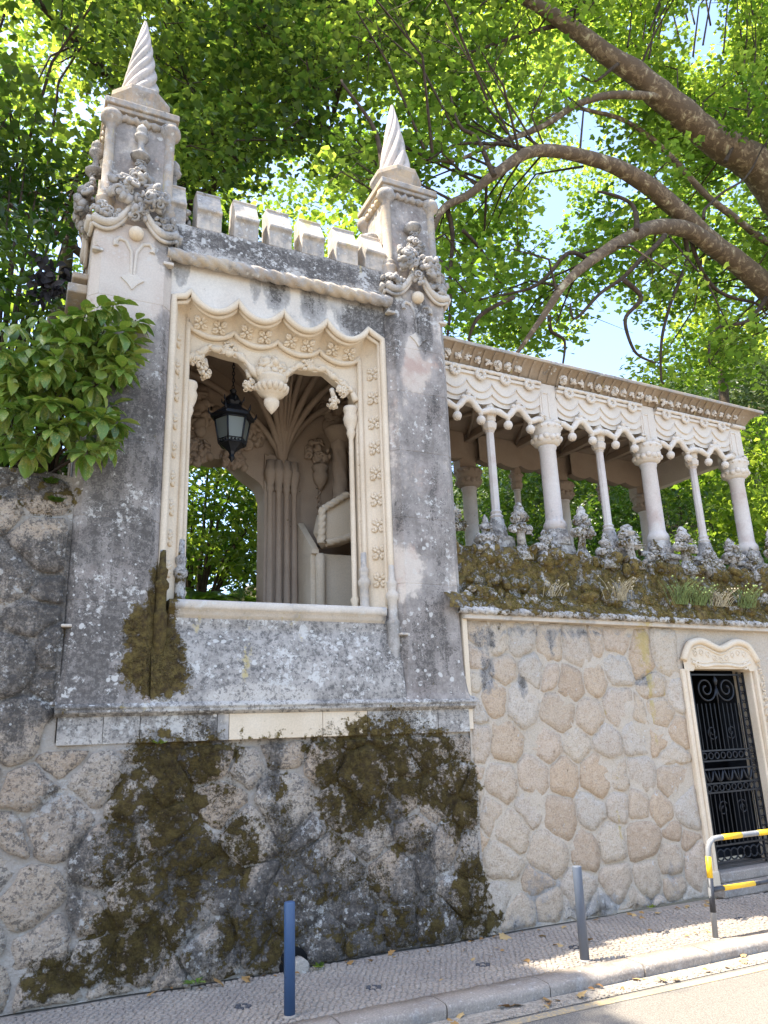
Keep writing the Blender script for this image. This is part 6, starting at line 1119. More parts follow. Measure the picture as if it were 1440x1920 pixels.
def leaves_in(clumps, per, size, seed, tilt=.55, shell=.35, flat=.75, per_r=True, sun=True):
    rng = np.random.default_rng(seed); PP = []; TO = []
    for (x, y, z, r) in clumps:
        n = int(per*(r*r if per_r else 1)); off = rng.normal(0, .2); d = rng.normal(size=(n,3)); d /= np.linalg.norm(d, axis=1, keepdims=True)
        rad = r*(shell + (1-shell)*rng.random(n)**.5)*(1+.25*np.sin(d[:,0]*5+x*3)*np.cos(d[:,2]*4+y))
        p = d*rad[:,None]; p[:,2] *= flat
        # clots of leaves with gaps between
        key = np.sin(p[:,0]*7/r+x*9)*np.sin(p[:,1]*7/r+y*7)+np.sin(p[:,2]*8/r+z*5)*.8; p = p[(key > -.45) | (rng.random(n) < .25)]
        PP.append(p + np.array([x, y, z])); TO.append(np.full(len(p), off))
    P = np.concatenate(PP); TO = np.concatenate(TO)
    if sun: kk = sunkeep(P, rng); P = P[kk]; TO = TO[kk]
    n = len(P); nr = np.stack([rng.normal(size=n)*tilt, rng.normal(size=n)*tilt, np.ones(n)*.9], 1); yaw = rng.random(n)*2*PI
    sc = size*(.6+.7*rng.random(n)); tint = np.clip(rng.normal(.42,.2,n) + TO, 0, 1)
    return P, rotmats(nr, yaw), sc, tint
def foliage(name, parent, data, T, mat, nparts=0, piece='leaf', kind=None):
    P, Rm, sc, ti = data; Pm = np.array(wmat(parent).inverted().to_translation()) if parent else np.zeros(3); P = P + Pm
    if nparts:
        Wp = P - Pm; vis = np.array([seen(q) for q in Wp]); d = np.linalg.norm(Wp - np.array([0,0,CE]), axis=1) - 0*vis; d[~vis] = 1e3
        o = np.argsort(d); sel = o[:nparts]; rest = o[nparts:]
        protos = [leaf_mesh(piece, T, np.zeros((1,3)), np.eye(3)[None], np.ones(1), np.array([t]), mat) for t in (.12,.32,.5,.68,.88)]
        for i in sel:
            ob = bpy.data.objects.new(piece, protos[min(4, int(ti[i]*5))]); COL.objects.link(ob); ob.parent = parent
            Mx = Matrix([[*(Rm[i][r]*sc[i]), P[i][r]] for r in range(3)] + [[0,0,0,1]]); ob.matrix_local = Mx
    else: rest = np.arange(len(P))
    o = newobj(name, leaf_mesh(name, T, P[rest], Rm[rest], sc[rest], ti[rest], mat)); o.parent = parent
    if kind: o['kind'] = kind
    return o
def seen(q):
    c = CM @ (np.array(q) - np.array([0,0,CE])); 
    return c[2] > .5 and abs(c[0]/c[2]) < .49 and abs(c[1]/c[2]) < .65
def spotleaf(*a):
    m = leafmat(*a); t = NT.__new__(NT); t.m = m; t.t = m.node_tree; t.b = t.t.nodes['Principled BSDF']
    src = t.b.inputs['Base Color'].links[0].from_socket; p = t.pos(); n = t.noise(p, 70, 3, .7); n2 = t.noise(p, 7, 3)
    f = t.step(t.math('ADD', t.math('MULTIPLY', n, .6), t.math('MULTIPLY', n2, .4)), .52, .57)
    t.l(t.mix(t.math('MULTIPLY', f, .75), src, (.38,.36,.09)), t.b.inputs['Base Color']); t.b.inputs['Specular IOR Level'].default_value = .5; return m
LF_plane = leafmat('plane_leaf', [(.026,.054,.012),(.048,.088,.017),(.078,.125,.023),(.13,.17,.032)], ((.16,.30,.018),(.58,.70,.08)), .6)
LF_left = leafmat('shaded_plane_leaf', [(.016,.036,.012),(.028,.058,.016),(.046,.085,.02),(.085,.125,.03)], ((.08,.17,.014),(.50,.60,.06)), .52)  # darker copy of the plane leaf, shade put into its colour
LF_dark = leafmat('ivy_leaf', [(.02,.045,.012),(.035,.075,.016),(.055,.105,.02),(.09,.15,.025)], ((.05,.13,.012),(.18,.32,.025)), .38)
LF_shrub = leafmat('laurel_leaf', [(.016,.038,.009),(.03,.066,.011),(.055,.10,.015),(.12,.16,.025)], ((.07,.18,.012),(.30,.42,.04)), .38, .32)
LF_hill = leafmat('hill_leaf', [(.035,.055,.02),(.055,.08,.027),(.08,.105,.04),(.11,.13,.055)], ((.10,.18,.03),(.22,.30,.07)), .3)
LF_auc = spotleaf('spotted_leaf', [(.05,.10,.018),(.09,.165,.025),(.145,.225,.035),(.30,.34,.06)], ((.08,.20,.015),(.25,.36,.04)), .25, .30)
LF_dead = leafmat('dead_leaf', [(.16,.08,.03),(.28,.15,.05),(.40,.25,.09),(.48,.34,.16)], ((.2,.1,.03),(.3,.2,.08)), .15, .7)
LF_black = leafmat('wilted_leaf', [(.008,.007,.007),(.02,.016,.016),(.035,.028,.026),(.09,.075,.07)], ((.02,.015,.01),(.04,.03,.02)), .1, .7)
LF_sunny = leafmat('sun_brightened_leaf', [(.03,.07,.014),(.06,.12,.02),(.10,.17,.03),(.20,.25,.05)], ((.14,.30,.02),(.55,.66,.07)), .5, .3)  # leaf colours raised so the window shrub looks sunlit
LF_fern = leafmat('fern_frond', [(.02,.06,.012),(.035,.085,.015),(.05,.11,.02),(.10,.18,.03)], ((.08,.2,.015),(.25,.40,.04)), .4)
def bark_plane():
    t = NT('plane_bark'); p = t.pos(); v = t.n('ShaderNodeTexVoronoi'); v.inputs['Scale'].default_value = 5.5; t.l(t.mix(.10, p, t.n('ShaderNodeTexNoise').outputs[1]), v.inputs['Vector'])
    n = t.noise(p, 6, 6, .65, .8); n2 = t.noise(p, 30, 4)
    col = t.mix(t.step(n, .50, .56), (.13,.09,.055), (.23,.165,.10)); col = t.mix(t.step(n, .60, .64), col, (.42,.36,.22)); col = t.mix(t.math('MULTIPLY', t.step(n2, .5, .7), .4), col, (.06,.05,.04))
    t.bump(t.math('ADD', n, t.math('MULTIPLY', n2, .4)), .6, .03); return t.fin(col, .85, .2)
BK = bark_plane(); BKD = plain('dark_bark', (.065,.046,.03), .9, 0, .2, .4, 14)
def limb_pts(pts, rad, name, parent, mat, n=14, jit=.0):
    # smooth through the points
    P = [Vector(p) for p in pts]; o = []; rr = []
    for i in range(len(P)-1):
        p0 = P[max(0,i-1)]; p1 = P[i]; p2 = P[i+1]; p3 = P[min(len(P)-1,i+2)]
        for k in range(8):
            t = k/8; q = .5*((2*p1)+(p2-p0)*t+(2*p0-5*p1+4*p2-p3)*t*t+(3*p1-p0-3*p2+p3)*t**3); r = rad[i]+(rad[i+1]-rad[i])*t
            o.append(q + Vector((mnoise.noise(q*.9), mnoise.noise(q*.9+Vector((9,0,0))), mnoise.noise(q*.9+Vector((0,9,0)))))*(jit + r*.25)); rr.append(r*(1+.12*mnoise.noise(q*2.2)))
    o.append(P[-1]); rr.append(rad[-1]); mb = MB(); mb.tube(o, rr, n); return obj(name, mb, mat, parent), o
random.seed(17)
pt = empty('plane_tree', Vector((19.5, 12.5, 4.2)), 'big plane tree with mottled arching limbs over the gallery roof', 'tree')
Y0 = 10.2
trunk, _ = limb_pts([(20.5,12.8,3.5),(20.0,12.2,8),(19.0,11.4,11.5),(17.5,10.8,13.6)], [.85,.7,.6,.52], 'trunk', pt, BK, 20)
L1 = [(17.5,10.8,13.6)] + [tuple(at(px,py,Y)) for px,py,Y in ((1440,335,10.4),(1340,262,10.3),(1240,182,10.2),(1160,118,10.2),(1060,45,10.4),(930,-40,10.8),(800,-140,11.2))]
_, l1 = limb_pts(L1, [.50,.43,.36,.30,.235,.17,.11,.05], 'limb', pt, BK, 18)
L2 = [(19.0,11.4,10.8)] + [tuple(at(px,py,Y)) for px,py,Y in ((1445,545,10.6),(1330,450,10.4),(1210,345,10.2),(1130,303,10.1),(1010,283,10.1),(930,325,10.2),(880,365,10.3),(828,395,10.4),(800,470,10.5))]
_, l2 = limb_pts(L2, [.38,.27,.23,.19,.155,.12,.095,.08,.06,.035], 'limb', pt, BK, 16)
L3 = [tuple(at(px,py,Y)) for px,py,Y in ((1345,465,10.4),(1290,432,10.2),(1215,428,10.0),(1160,455,9.9),(1110,487,9.8),(1060,530,9.8),(1020,590,9.9),(985,640,10.0),(950,690,10.2))]
_, l3 = limb_pts(L3, [.19,.175,.15,.12,.10,.08,.06,.04,.02], 'limb', pt, BK, 12)
TW = [((1240,183),(1150,178),(1080,195),(1020,235),(960,262),(900,280),(850,300),(790,298)), ((1445,455),(1370,400),(1290,330),(1220,260),(1140,215),(1060,205),(980,250)),
      ((1110,487),(1070,472),(1030,510),(1000,535),(950,550),(900,560)), ((1245,440),(1210,480),(1170,520),(1130,550),(1080,600),(1070,570)), ((1285,445),(1290,490),(1260,560),(1240,640),(1245,720)),
      ((1030,590),(1035,620),(1060,640),(1055,690)), ((1170,525),(1200,560),(1170,600),(1190,660),(1230,680)), ((930,325),(890,260),(860,240),(845,170)), ((840,390),(850,440),(845,520),(840,620),(838,650)), ((870,430),(910,470),(940,530)),
      ((1320,410),(1330,380),(1400,330),(1440,260)), ((1360,300),(1400,230),(1440,120)), ((1060,45),(1000,60),(900,90),(840,110)), ((1160,120),(1120,150),(1090,140)), ((720,320),(700,240),(640,150)), ((1000,285),(930,270),(860,268),(800,300)),
      ((1290,435),(1340,540),(1420,570),(1440,590)), ((1190,430),(1180,380),(1120,360)), ((960,560),(900,590),(880,640)), ((1440,560),(1400,600),(1340,620),(1330,680))]
for i, t in enumerate(TW):
    y = 10.1 + .5*math.sin(i*1.7); r0 = .085 if i < 2 else random.uniform(.03,.05); n = len(t)
    limb_pts([tuple(at(px,py,y+.1*k)) for k, (px,py) in enumerate(t)], [r0*(1-k/(n-.3))**.8+.008 for k in range(n)], 'branch', pt, BK if i < 2 else BKD, 8, .06)
def twigs(parent, clumps, trunkpts, mat, name='twigs', k=3):
    mb = MB()
    for (x, y, z, r) in clumps:
        c = Vector((x, y, z)); b = min(trunkpts, key=lambda p: (Vector(p)-c).length); d = Vector(b) - c
        if d.length > 2.6: d = d.normalized()*2.6
        s = c + d
        mid = s.lerp(c, .5) + Vector((random.uniform(-.3,.3), random.uniform(-.3,.3), random.uniform(0,.35))); mb.tube([s, mid, c, c + Vector((random.uniform(-.5,.5),random.uniform(-.5,.5),-.3))*r], [.03,.022,.014,.004], 4, False)
        for q in range(k): e = c + Vector((random.gauss(0,.6),random.gauss(0,.6),random.gauss(0,.4)))*r; mb.tube([mid.lerp(c, random.random()), e], [.011,.003], 3, False)
    return tag(obj(name, mb, mat, parent), kind='stuff')
twigs(pt, CL_A, l1 + l2 + l3, BKD)
TP = tmpl_plane(); TS = tmpl_simple(); TP6 = tmpl_plane6(); TL = tmpl_lance(); TB = (TL[0]*np.array([1.12,1,1]), TL[1])
foliage('crown', pt, leaves_in(CL_A, 310, .132, 1), TP6, LF_plane, 200)
# ivy hung dark tree left behind the pavilion
it = empty('ivy_tree', Vector((1.7, 16, 4.2)), 'dark ivy clad tree rising behind the left spire', 'tree')
_, tk = limb_pts([(1.65,16.1,3.5),(1.9,16,9),(2.2,15.8,14.5),(2.15,15.6,19.5),(1.9,15.5,27)], [.42,.36,.32,.26,.15], 'trunk', it, BKD, 14)
for p in (((2.1,15.8,13.5),(3.4,13.8,14.2),(5.0,12.4,14.6)),((2.1,15.7,17),(3.6,14.3,18.5),(5.5,13,19.5)),((2.1,15.7,16),(-.4,14.4,17),(-3.2,13,18)),((1.95,15.9,10.5),(.5,14,11.2),(-.9,12.5,11))):
    _, q = limb_pts(p, [.15,.09,.03], 'branch', it, BKD, 8, .1); tk += q
ivy = [(1.8+.3*math.sin(z*2.1)+.02*z, 15.6, z, random.uniform(.6,.95)) for z in np.arange(5.5, 26, .6)] + [(2.4+random.uniform(-.1,1.5), 15.4, z, random.uniform(.6,1.0)) for z in np.arange(10.8, 21, .75)]
foliage('ivy', it, leaves_in(ivy, 380, .15, 5, .9), TP6, LF_dark, 0, kind='stuff')
twigs(it, CL_B, tk, BKD)
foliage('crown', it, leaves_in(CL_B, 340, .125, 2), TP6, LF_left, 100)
# added out-of-view boughs, placed to shade the left of the pavement
random.seed(8); CL_E = [(random.uniform(-10,-2.2), random.uniform(7.4,10), random.uniform(9.5,17), random.uniform(.8,1.3)) for _ in range(120)]
CL_E = [c for c in CL_E if not seen(np.array(c[:3]) + np.array([c[3],0,0])) and not seen(np.array(c[:3]))]
bt = empty('unseen_shade_tree', Vector((-6, 10.5, 4)), 'leafy tree overhanging the wall at the far left', 'tree'); _, q = limb_pts([(-6,10.5,3),(-6,10.2,8),(-5.5,9.8,12),(-5,9,16)], [.4,.34,.25,.1], 'trunk', bt, BKD, 12, .1)
twigs(bt, CL_E, q, BKD); foliage('crown', bt, leaves_in(CL_E, 260, .16, 40), TP6, LF_plane)
# far trees: three crowns
for i, (lo, hi, lab) in enumerate(((-99, 6, 'tall leafy tree far behind the left spire'), (6, 19, 'tall leafy tree far behind the gap between the spires and gallery'), (19, 99, 'tall leafy tree on the slope behind the gallery end'))):
    cl = [c for c in CL_C if lo <= c[0] < hi]; mx = sum(c[0] for c in cl)/len(cl); my = sum(c[1] for c in cl)/len(cl)
    t = empty('background_tree', Vector((mx, my, 5)), lab, 'tree', 'background trees'); _, q = limb_pts([(mx,my,4),(mx+.3,my,9),(mx,my+.3,15),(mx+.5,my,24)], [.5,.42,.3,.1], 'trunk', t, BKD, 10, .2)
    foliage('crown', t, leaves_in(cl, 110, .21, 30+i), TP6, LF_plane)
# shrubs beyond the gallery, one by one
xs = sorted(CL_D, key=lambda c: c[0]/c[1])
nS = 8
for i in range(nS):
    cl = xs[i*len(xs)//nS:(i+1)*len(xs)//nS]; mx = sum(c[0] for c in cl)/len(cl); my = sum(c[1] for c in cl)/len(cl)
    labs = ['dark laurel shrub seen between the first gallery columns','laurel shrub behind the second slender column','broad laurel behind the middle gallery columns','glossy shrub between the middle and third thick columns','yellow green shrub beyond the third thick column','sunlit shrub behind the last slender column','sunlit shrub at the open end of the gallery','tall shrub beyond the end of the gallery roof']
    t = empty('laurel_shrub', Vector((mx, my, 4.2)), labs[i], 'shrub', 'shrubs behind the gallery'); mb = MB()
    for c in cl[::3]: mb.tube([(mx, my, 3.8), ((mx+c[0])/2, (my+c[1])/2, c[2]*.6+2), (c[0], c[1], c[2])], [.03,.02,.006], 5, False)
    obj('stems', mb, BKD, t); foliage('foliage', t, leaves_in(cl, 800, .145, 50+i, .8), TL if i < 4 else TP6, LF_shrub if i < 4 else LF_plane)
# shrub and ferns in the garden seen through the window
ws = empty('garden_shrub', Vector((2.6, 12.6, 4)), 'sunlit glossy shrub seen through the pavilion window', 'shrub')
cl = [(2.0,12.3,6.6,.6),(2.6,12.5,7.0,.65),(3.2,12.5,6.7,.65),(3.7,12.8,7.2,.6),(2.3,12.0,5.9,.5),(3.0,12.0,6.0,.5),(3.5,12.2,5.8,.5),(1.7,12,5.7,.45),(3.1,13.0,7.6,.6),(2.4,13.2,7.4,.6),(4.0,12.6,6.4,.6),(1.2,12.5,5.8,.6),(2.8,13.6,8.2,.8),(1.2,14.2,5.4,.9),(2.6,14.4,5.6,.9),(4.0,14.4,5.6,.9),(1.8,14.5,6.8,.9),(3.2,14.5,6.9,.9),(4.4,14.2,7,.8),(2.7,12.2,5.3,.5),(2.1,12.4,5.0,.55),(3.4,12.5,5.0,.6)]
mb = MB()
for c in cl[::2]: mb.tube([(2.6,12.9,3.8),((2.6+c[0])/2,12.8,c[2]*.6+1.8),c[:3]], [.04,.022,.006], 5, False)
obj('stems', mb, BKD, ws); foliage('foliage', ws, leaves_in(cl, 900, .14, 70, .8, sun=True), TL, LF_sunny, 60)
def fern(x, y, z, label, n, L, seed, cat='fern'):
    rd = random.Random(seed); t = empty('fern', Vector((x, y, z)), label, cat, 'ferns')
    for i in range(n):
        a = 2*PI*i/n + rd.uniform(-.3,.3); P = []; ln_ = L*rd.uniform(.7,1.1); mb = MB(); pts = []
        for k in range(10): s = k/9; pts.append(Vector((x+math.cos(a)*ln_*s, y+math.sin(a)*ln_*s, z + ln_*(1.0*s - .95*s*s))))
        mb.tube(pts, .006, 3, False); side = Vector((-math.sin(a), math.cos(a), 0))
        for k in range(40):
            s = .12 + .86*k/39; j = min(8, int(s*9)); p = pts[j].lerp(pts[j+1], s*9-j); w = ln_*.26*math.sin(PI*min(1,s*.9+.12))**.8; tn = (pts[j+1]-pts[j]).normalized()
            for sg in (-1, 1): e = p + side*sg*w + tn*w*.35 - Vector((0,0,w*.25)); mb.add([p - tn*.012, p + tn*.012, e], [(0,1,2)])
        me = mb.mesh('frond', LF_fern, wmat(t).inverted()); at_ = me.attributes.new('tint','FLOAT','POINT'); at_.data.foreach_set('value', np.full(len(me.vertices), rd.uniform(.2,.8), np.float32)); o = newobj('frond', me); o.parent = t
fern(2.3, 11.3, 4.0, 'dark green fern at the left behind the window sill', 11, 1.0, 1); fern(2.95, 11.5, 4.0, 'dark green fern in the middle behind the window sill', 11, 1.05, 2); fern(1.7, 11.6, 4.05, 'dark fern deepest in the garden corner', 9, .9, 3)
fern(12.1, 9.2, 4.6, 'bright fern at the right end of the gallery parapet', 12, 1.2, 4); fern(10.6, 10.9, 4.1, 'bright fern between the last gallery columns', 11, 1.0, 5)
# left: shrubs over the garden wall
lb = empty('spotted_laurel', Vector((.0, 8.45, 4.8)), 'spotted laurel bush with large leaves leaning over the wall at left pillar', 'bush')
rng = np.random.default_rng(4)
tips = [(255,600),(245,640),(215,568),(185,575),(160,590),(130,590),(105,610),(65,650),(20,680),(225,620),(195,620),(150,640),(110,670),(70,700),(30,730),(170,680),(135,720),(90,750),(50,770),(20,810),(200,670),(165,740),(190,780),(205,800),(150,770),(120,790),(100,800),(55,840),(140,690),(215,700),(85,690),(40,700),(180,720),(110,740),(0,760),(0,650),(10,720),(155,820),(185,830),(70,810),(130,640),(175,640),(210,660),(240,665),(215,790),(200,830),(165,845),(205,760),(120,700),(230,690)]
PP=[];NN=[];YW=[];DR=[]
def droop(a, d):
    y = np.stack([np.cos(a)*np.cos(d), np.sin(a)*np.cos(d), -np.sin(d)], 1); n = np.stack([np.cos(a)*np.sin(d), np.sin(a)*np.sin(d), np.cos(d)], 1); return np.stack([np.cross(y, n), y, n], 2)
for (px,py) in tips:
    c = np.array(at(px, py, rng.uniform(7.55, 8.0))); m = rng.integers(11,16)
    for k in range(m):
        a = 2*PI*k*.381*1.0 + rng.uniform(-.3,.3); lv = k/m; PP.append(c + np.array([math.cos(a)*.03, math.sin(a)*.03, -.07*lv])); NN.append([math.cos(a)*-(.25+.9*(1-lv)*0+.2) + math.cos(a)*.75*lv*1.2, math.sin(a)*(-.45+.9*lv), 1.0]); YW.append(a); DR.append(R(-25 + 100*lv + rng.normal()*10))
for _ in range(300):
    c = np.array(at(rng.uniform(-30,225), rng.uniform(590,840), rng.uniform(7.75,8.4))); PP.append(c); NN.append([rng.normal()*.6, rng.normal()*.6-.3, .8]); YW.append(rng.uniform(-2.8,-.3)); DR.append(R(rng.uniform(25,80)))
PP=np.array(PP);NN=np.array(NN);YW=np.array(YW);DR=np.array(DR);n=len(PP)
foliage('foliage', lb, (PP, droop(YW, DR), .195*(.75+.5*rng.random(n)), np.clip(rng.normal(.55,.24,n),0,1)), TB, LF_auc, 300, kind='stuff')
mb = MB()
for (px,py) in tips[::2]: e = at(px,py,8.0); mb.tube([(.0+.15*random.random(),8.6,4.7),((e.x)/2-.1,8.4,(4.8+e.z)/2),(e.x,e.y,e.z)], [.025,.018,.007], 5, False)
obj('stems', mb, BKD, lb)
gb = empty('glossy_tree', Vector((-.6, 9.6, 4.5)), 'small glossy leaved tree behind the spotted laurel at the far left', 'tree')
cl = [tuple(at(px,py,Y))+(r,) for px,py,Y,r in ((20,470,9.4,.4),(70,450,9.6,.4),(40,540,9.2,.4),(100,540,9.4,.35),(-30,560,9.2,.5),(60,600,9.3,.4),(20,330,10.5,.5),(70,350,10.6,.5),(-40,380,10.4,.6),(110,390,10.8,.45),(50,290,10.8,.5),(0,420,10,.45),(120,450,10,.3),(60,700,9.4,.5),(20,800,9.5,.5),(100,760,9.6,.45),(30,860,9.4,.45),(90,840,9.5,.4),(130,800,9.8,.4),(60,780,9.9,.5),(120,860,9.6,.4),(0,900,9.5,.45),(90,900,9.8,.4),(-40,720,9.4,.5),(110,680,9.5,.4))]
mb = MB()
for c in cl: mb.tube([(-.5,9.8,4.3),((c[0]-.5)/2,9.7,c[2]*.6+1.6),c[:3]], [.05,.03,.01], 5, False)
obj('stems', mb, BKD, gb); foliage('foliage', gb, leaves_in(cl, 620, .15, 81, .8), TL, LF_shrub, 40)
wl = empty('wilted_cluster', at(85, 480, 8.9), 'black wilted leaf cluster hanging beside the left pillar', 'dead leaves')
cl = [tuple(at(px,py,8.9))+(r,) for px,py,r in ((82,495,.13),(90,520,.13),(122,510,.10),(75,530,.14),(110,540,.14),(70,555,.12))]
P, Rm, sc, ti = leaves_in(cl, 1500, .13, 88, 1.2, .2, sun=False); n = len(P); Rm = rotmats(np.stack([rng.normal(size=n), rng.normal(size=n)-.5, rng.normal(size=n)*.2], 1), rng.random(n)*6.28)
foliage('wilted_leaves', wl, (P, Rm, sc, ti), TL, LF_black, kind='stuff')
# far wood on the hill
rng = np.random.default_rng(9); cl = []
for i in range(560):
    a = rng.uniform(0,1); X = rng.uniform(17,82); Y = rng.uniform(24,60); b = math.sqrt((Y-11.2)/130); tz = terr((X+40)/130, b).z; r = rng.uniform(1.2,2.4); cl.append((X, Y, tz + r*.5 + rng.uniform(0,2.2), r))
P = leaves_in(cl, 60, .38, 91, .9, .6); o = foliage('hill_wood', None, P, TS, LF_hill); tag(o, 'pale green wood covering the hill behind the gallery', 'wood', kind='stuff')
cl = [(rng.uniform(-14,40), rng.uniform(13.5,26), 0, rng.uniform(.7,1.3)) for _ in range(330)]
cl = [(x, y, terr((x+40)/130, math.sqrt((y-11.2)/130)).z + r*.4 + rng.uniform(0,1.6), r) for x, y, z, r in cl]
o = foliage('undergrowth', None, leaves_in(cl, 150, .17, 92, .8), TL, LF_shrub); tag(o, 'dark undergrowth covering the garden slope', 'undergrowth', kind='stuff')

# ------------------------------------------------------------------ moss, weeds, fallen leaves
from mathutils.bvhtree import BVHTree
def bvh(objs):
    V = []; F = []
    for o in objs:
        if o.type != 'MESH': continue
        p = o; Mx = Matrix()
        while p is not None: Mx = p.matrix_basis @ Mx; p = p.parent
        n = len(V); V += [Mx @ v.co for v in o.data.vertices]; F += [[i+n for i in f.vertices] for f in o.data.polygons]
    return BVHTree.FromPolygons(V, F)
mossm = leafmat('moss_fibre', [(.038,.025,.010),(.074,.049,.016),(.11,.077,.022),(.17,.127,.034)], ((.05,.05,.01),(.10,.10,.02)), .15, .9)
moss_olive = leafmat('ledge_moss_fibre', [(.06,.045,.014),(.115,.09,.022),(.18,.145,.03),(.30,.25,.05)], ((.10,.09,.015),(.22,.20,.03)), .15, .9)  # lighter yellow-olive moss of the parapet ledge
def tufts(name, parent, pts, nrm, h, seed, label, mat=None):
    rng = np.random.default_rng(seed); n = len(pts); P = np.repeat(np.array(pts), 4, 0); N = np.repeat(np.array(nrm), 4, 0); m = len(P)
    d = N*.8 + rng.normal(size=(m,3))*.5 + np.array([0,0,-.15]); d /= np.linalg.norm(d, axis=1, keepdims=True); s = np.cross(d, rng.normal(size=(m,3))); s /= np.linalg.norm(s, axis=1, keepdims=True)
    L = h*(.5+rng.random(m)); w = L*.22; b = P + rng.normal(size=(m,3))*h*.35 - N*.004
    V = np.stack([b - s*w[:,None], b + s*w[:,None], b + d*L[:,None]], 1).reshape(-1,3); Mi = np.array(wmat(parent).inverted()) if parent else np.eye(4); V = V @ Mi[:3,:3].T + Mi[:3,3]
    me = bpy.data.meshes.new(name); me.from_pydata(V.tolist(), [], np.arange(3*m).reshape(-1,3).tolist()); a = me.attributes.new('tint','FLOAT','POINT'); a.data.foreach_set('value', np.repeat(np.clip(rng.normal(.42,.22,m),0,1),3).astype(np.float32)); me.materials.append(mat or mossm)
    o = newobj(name, me); o.parent = parent; return tag(o, label, kind='stuff')
T1 = bvh([c for c in lw.children] + [o for o in pv.children if o.name.startswith(('pillar','sloped_apron','string_course','ashlar'))])
rng = np.random.default_rng(5); N1 = 170000
X = rng.uniform(-1.2, 5.0, N1); Z = rng.uniform(.02, 4.6, N1); f = field(MOSS, X, Z); pts = []; nrm = []
for x, z, q in zip(X[f > .35], Z[f > .35], f[f > .35]):
    w = .5 + .5*mnoise.noise(Vector((x*3.2, z*3.2, 1))) + .35*mnoise.noise(Vector((x*11, z*11, 3)))
    if rng.random() > np.clip((q*.88 + (w-.5)*2.2 - .45)/.45, 0, 1): continue
    hit = T1.ray_cast(Vector((x, 7.2, z)), Vector((0,1,0)))
    if hit[0] is not None: pts.append(tuple(hit[0])); nrm.append(tuple(hit[1] if hit[1].y < 0 else -hit[1]))
tufts('moss', lw, pts, nrm, .014, 1, 'thick brown green moss on the wall')
T2 = bvh([bpy.data.objects['moss_slope'], bpy.data.objects['rubble_lumps']] + [o for o in pa.children if o.name.startswith('pinnacle')]); pts = []; nrm = []
for _ in range(34000):
    u = rng.uniform(0, 6.3); b = rng.uniform(0, 1); p = GM @ Vector((u, -1.0, 3.45 + 1.75*b)); hit = T2.ray_cast(p, Vector((0, 1, -.25)).normalized())
    if hit[0] is None: continue
    w = mnoise.noise(hit[0]*3.1) + .6*mnoise.noise(hit[0]*9)
    if w > -.05 - (.4 if hit[0].z < 4.45 else -.12): pts.append(tuple(hit[0])); nrm.append(tuple(hit[1] if hit[1].y < 0 else -hit[1]))
tufts('moss', pa, pts, nrm, .017, 2, 'olive moss cushions on the parapet', moss_olive)
def weed(name, p, label, cat, n, L, mat, T, seed, up=.5, group=None):
    t = empty(name, Vector(p), label, cat, group); rg = np.random.default_rng(seed); m = n; a = rg.random(m)*2*PI; P = np.tile(np.array(p), (m,1)) + np.stack([np.cos(a), np.sin(a), rg.random(m)*.6+.1], 1)*L*.35*rg.random(m)[:,None]
    foliage('leaves', t, (P, rotmats(np.stack([-np.cos(a)*up, -np.sin(a)*up, np.ones(m)], 1), a), L*(.6+.6*rg.random(m)), np.clip(rg.normal(.65,.2,m),0,1)), T, mat)
weed('weed', (1.72,8.0,.03), 'small bright green weed at the foot of the wall', 'weed', 9, .10, LF_auc, TL, 1)
weed('weed', (2.92,7.98,.01), 'low straggly weed right of the drain hole', 'weed', 14, .07, LF_plane, TS, 2)
weed('weed', tuple(at(300,1395,8.05)), 'tiny fern like weed growing from moss under the ledge', 'weed', 16, .08, LF_auc, TS, 3)
weed('weed', (7.3,8.12,.02), 'small green weed at the wall corner near the steps', 'weed', 8, .06, LF_plane, TS, 4)
for i, (px, py, lab) in enumerate(((95,905,'creeping green weed on the left wall top beside the pillar'),(105,940,'green weed hanging low on the left wall beside the pillar'),(70,885,'green weed on the wall top under the laurel'))): weed('weed', tuple(at(px,py,8.08)), lab, 'weed', 42, .075, LF_shrub, TP6, 10+i)
def grass(u, label, n, L, seed, col):
    p = GM @ Vector((u, -.10, 3.84)); t = empty('dry_grass', p, label, 'grass tuft', 'grass tufts on the parapet'); rd = random.Random(seed); mb = MB()
    for i in range(n):
        a = rd.uniform(0, 2*PI); l = L*rd.uniform(.5,1.1); o = Vector((rd.gauss(0,.08), rd.gauss(0,.03), 0)); e = Vector((math.cos(a)*l*.6, math.sin(a)*l*.35-.08, l*.7)); mb.tube([p+o, p+o+e*.5+Vector((0,0,l*.15)), p+o+e], [.005,.004,.0015], 3, False)
        if rd.random() < .4: mb.ball(p+o+e, .014, 5, 4)
    obj('blades', mb, col, t)
straw = plain('dry_straw', (.46,.39,.25), .9, 0, .1); sage = plain('sage_stem', (.20,.25,.09), .9, 0, .1)
grass(1.35,'sparse dry straw tuft left on the mossy parapet', 14, .28, 1, straw); grass(2.55,'tall dry straw tuft with seed heads on the mossy parapet', 40, .42, 2, straw); grass(4.1,'bushy pale tuft above the left gate scroll', 60, .42, 3, sage); grass(4.5,'bushy straw tuft above the gate centre', 50, .36, 4, straw); grass(3.7,'flowering sage green tuft below the third thick column', 60, .5, 5, sage); grass(5.1,'sage green tuft above the right of the gate', 50, .45, 6, sage)
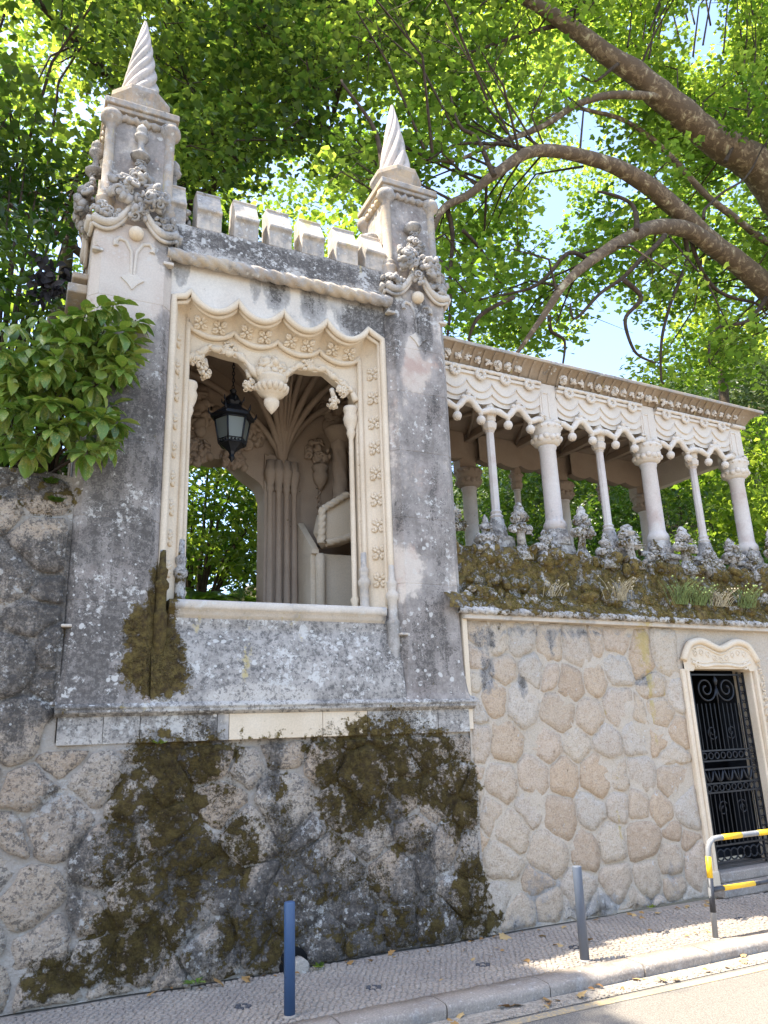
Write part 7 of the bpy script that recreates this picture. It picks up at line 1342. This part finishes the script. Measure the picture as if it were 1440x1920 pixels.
lp = leaf_mesh('dead_leaf', TP, np.zeros((1,3)), np.eye(3)[None], np.ones(1), np.array([.45]), LF_dead); lp2 = leaf_mesh('dead_leaf', TP, np.zeros((1,3)), np.eye(3)[None], np.ones(1), np.array([.85]), LF_dead); lp3 = leaf_mesh('dead_leaf', TL, np.zeros((1,3)), np.eye(3)[None], np.ones(1), np.array([.2]), LF_dead)
rd = random.Random(31)
def dead(x, y, z, s, me, lab, grp):
    o = newobj('dead_leaf', me); o.location = (x, y, z + s*.22); o.rotation_euler = (rd.uniform(-.5,.5), rd.uniform(-.5,.5), rd.uniform(0,6.28)); o.scale = (s,s,s); tag(o, lab, 'leaf', grp)
for k in range(46): dead(rd.uniform(1.2,8.4), 8.08-abs(rd.gauss(0,.12)), .0, rd.uniform(.04,.10), rd.choice((lp,lp2,lp3)), 'dry fallen leaf lying along the foot of the wall', 'fallen leaves along the wall foot')
for k in range(34): dead(rd.uniform(3.2,8.6), rd.uniform(6.22,6.40), RZ+.01, rd.uniform(.04,.11), rd.choice((lp,lp2,lp3)), 'dry fallen leaf lying in the gutter under the kerb', 'fallen leaves in the gutter')
for k in range(16): dead(rd.uniform(2.2,8.2), rd.uniform(6.75,7.7), .0, rd.uniform(.04,.08), rd.choice((lp,lp2)), 'dry fallen leaf lying out on the open pavement setts', 'fallen leaves on the pavement')
dead(3.95, 6.37, RZ+.01, .17, lp3, 'large curled brown leaf in the shaded gutter', 'large gutter leaves'); dead(4.1, 6.36, RZ+.01, .15, lp, 'large curled orange leaf in the shaded gutter', 'large gutter leaves'); dead(5.0, 7.98, 0, .16, lp2, 'large pale dry leaf against the wall behind the grey bollard', 'large leaves'); dead(1.95, 8.0, 0, .14, lp, 'large orange leaf beside the small green weed', 'large leaves'); dead(6.98, 6.95, 0, .11, lp2, 'yellow leaf beside the railing post', 'large leaves')
mb = MB()
for k in range(900): mb.ball((rd.uniform(2.5,9), rd.uniform(6.2,6.41), RZ+.012), rd.uniform(.006,.018), 5, 3, Euler((rd.uniform(0,6),rd.uniform(0,6),0)).to_matrix(), (1,.8,.5))
tag(obj('gutter_gravel', mb, M['cobble']), 'loose gravel in the gutter', 'gravel', kind='stuff')
for o in list(bpy.data.objects):
    if o.type == 'MESH' and o.parent is None and 'category' not in o and o.get('kind') is None: print('untagged', o.name)
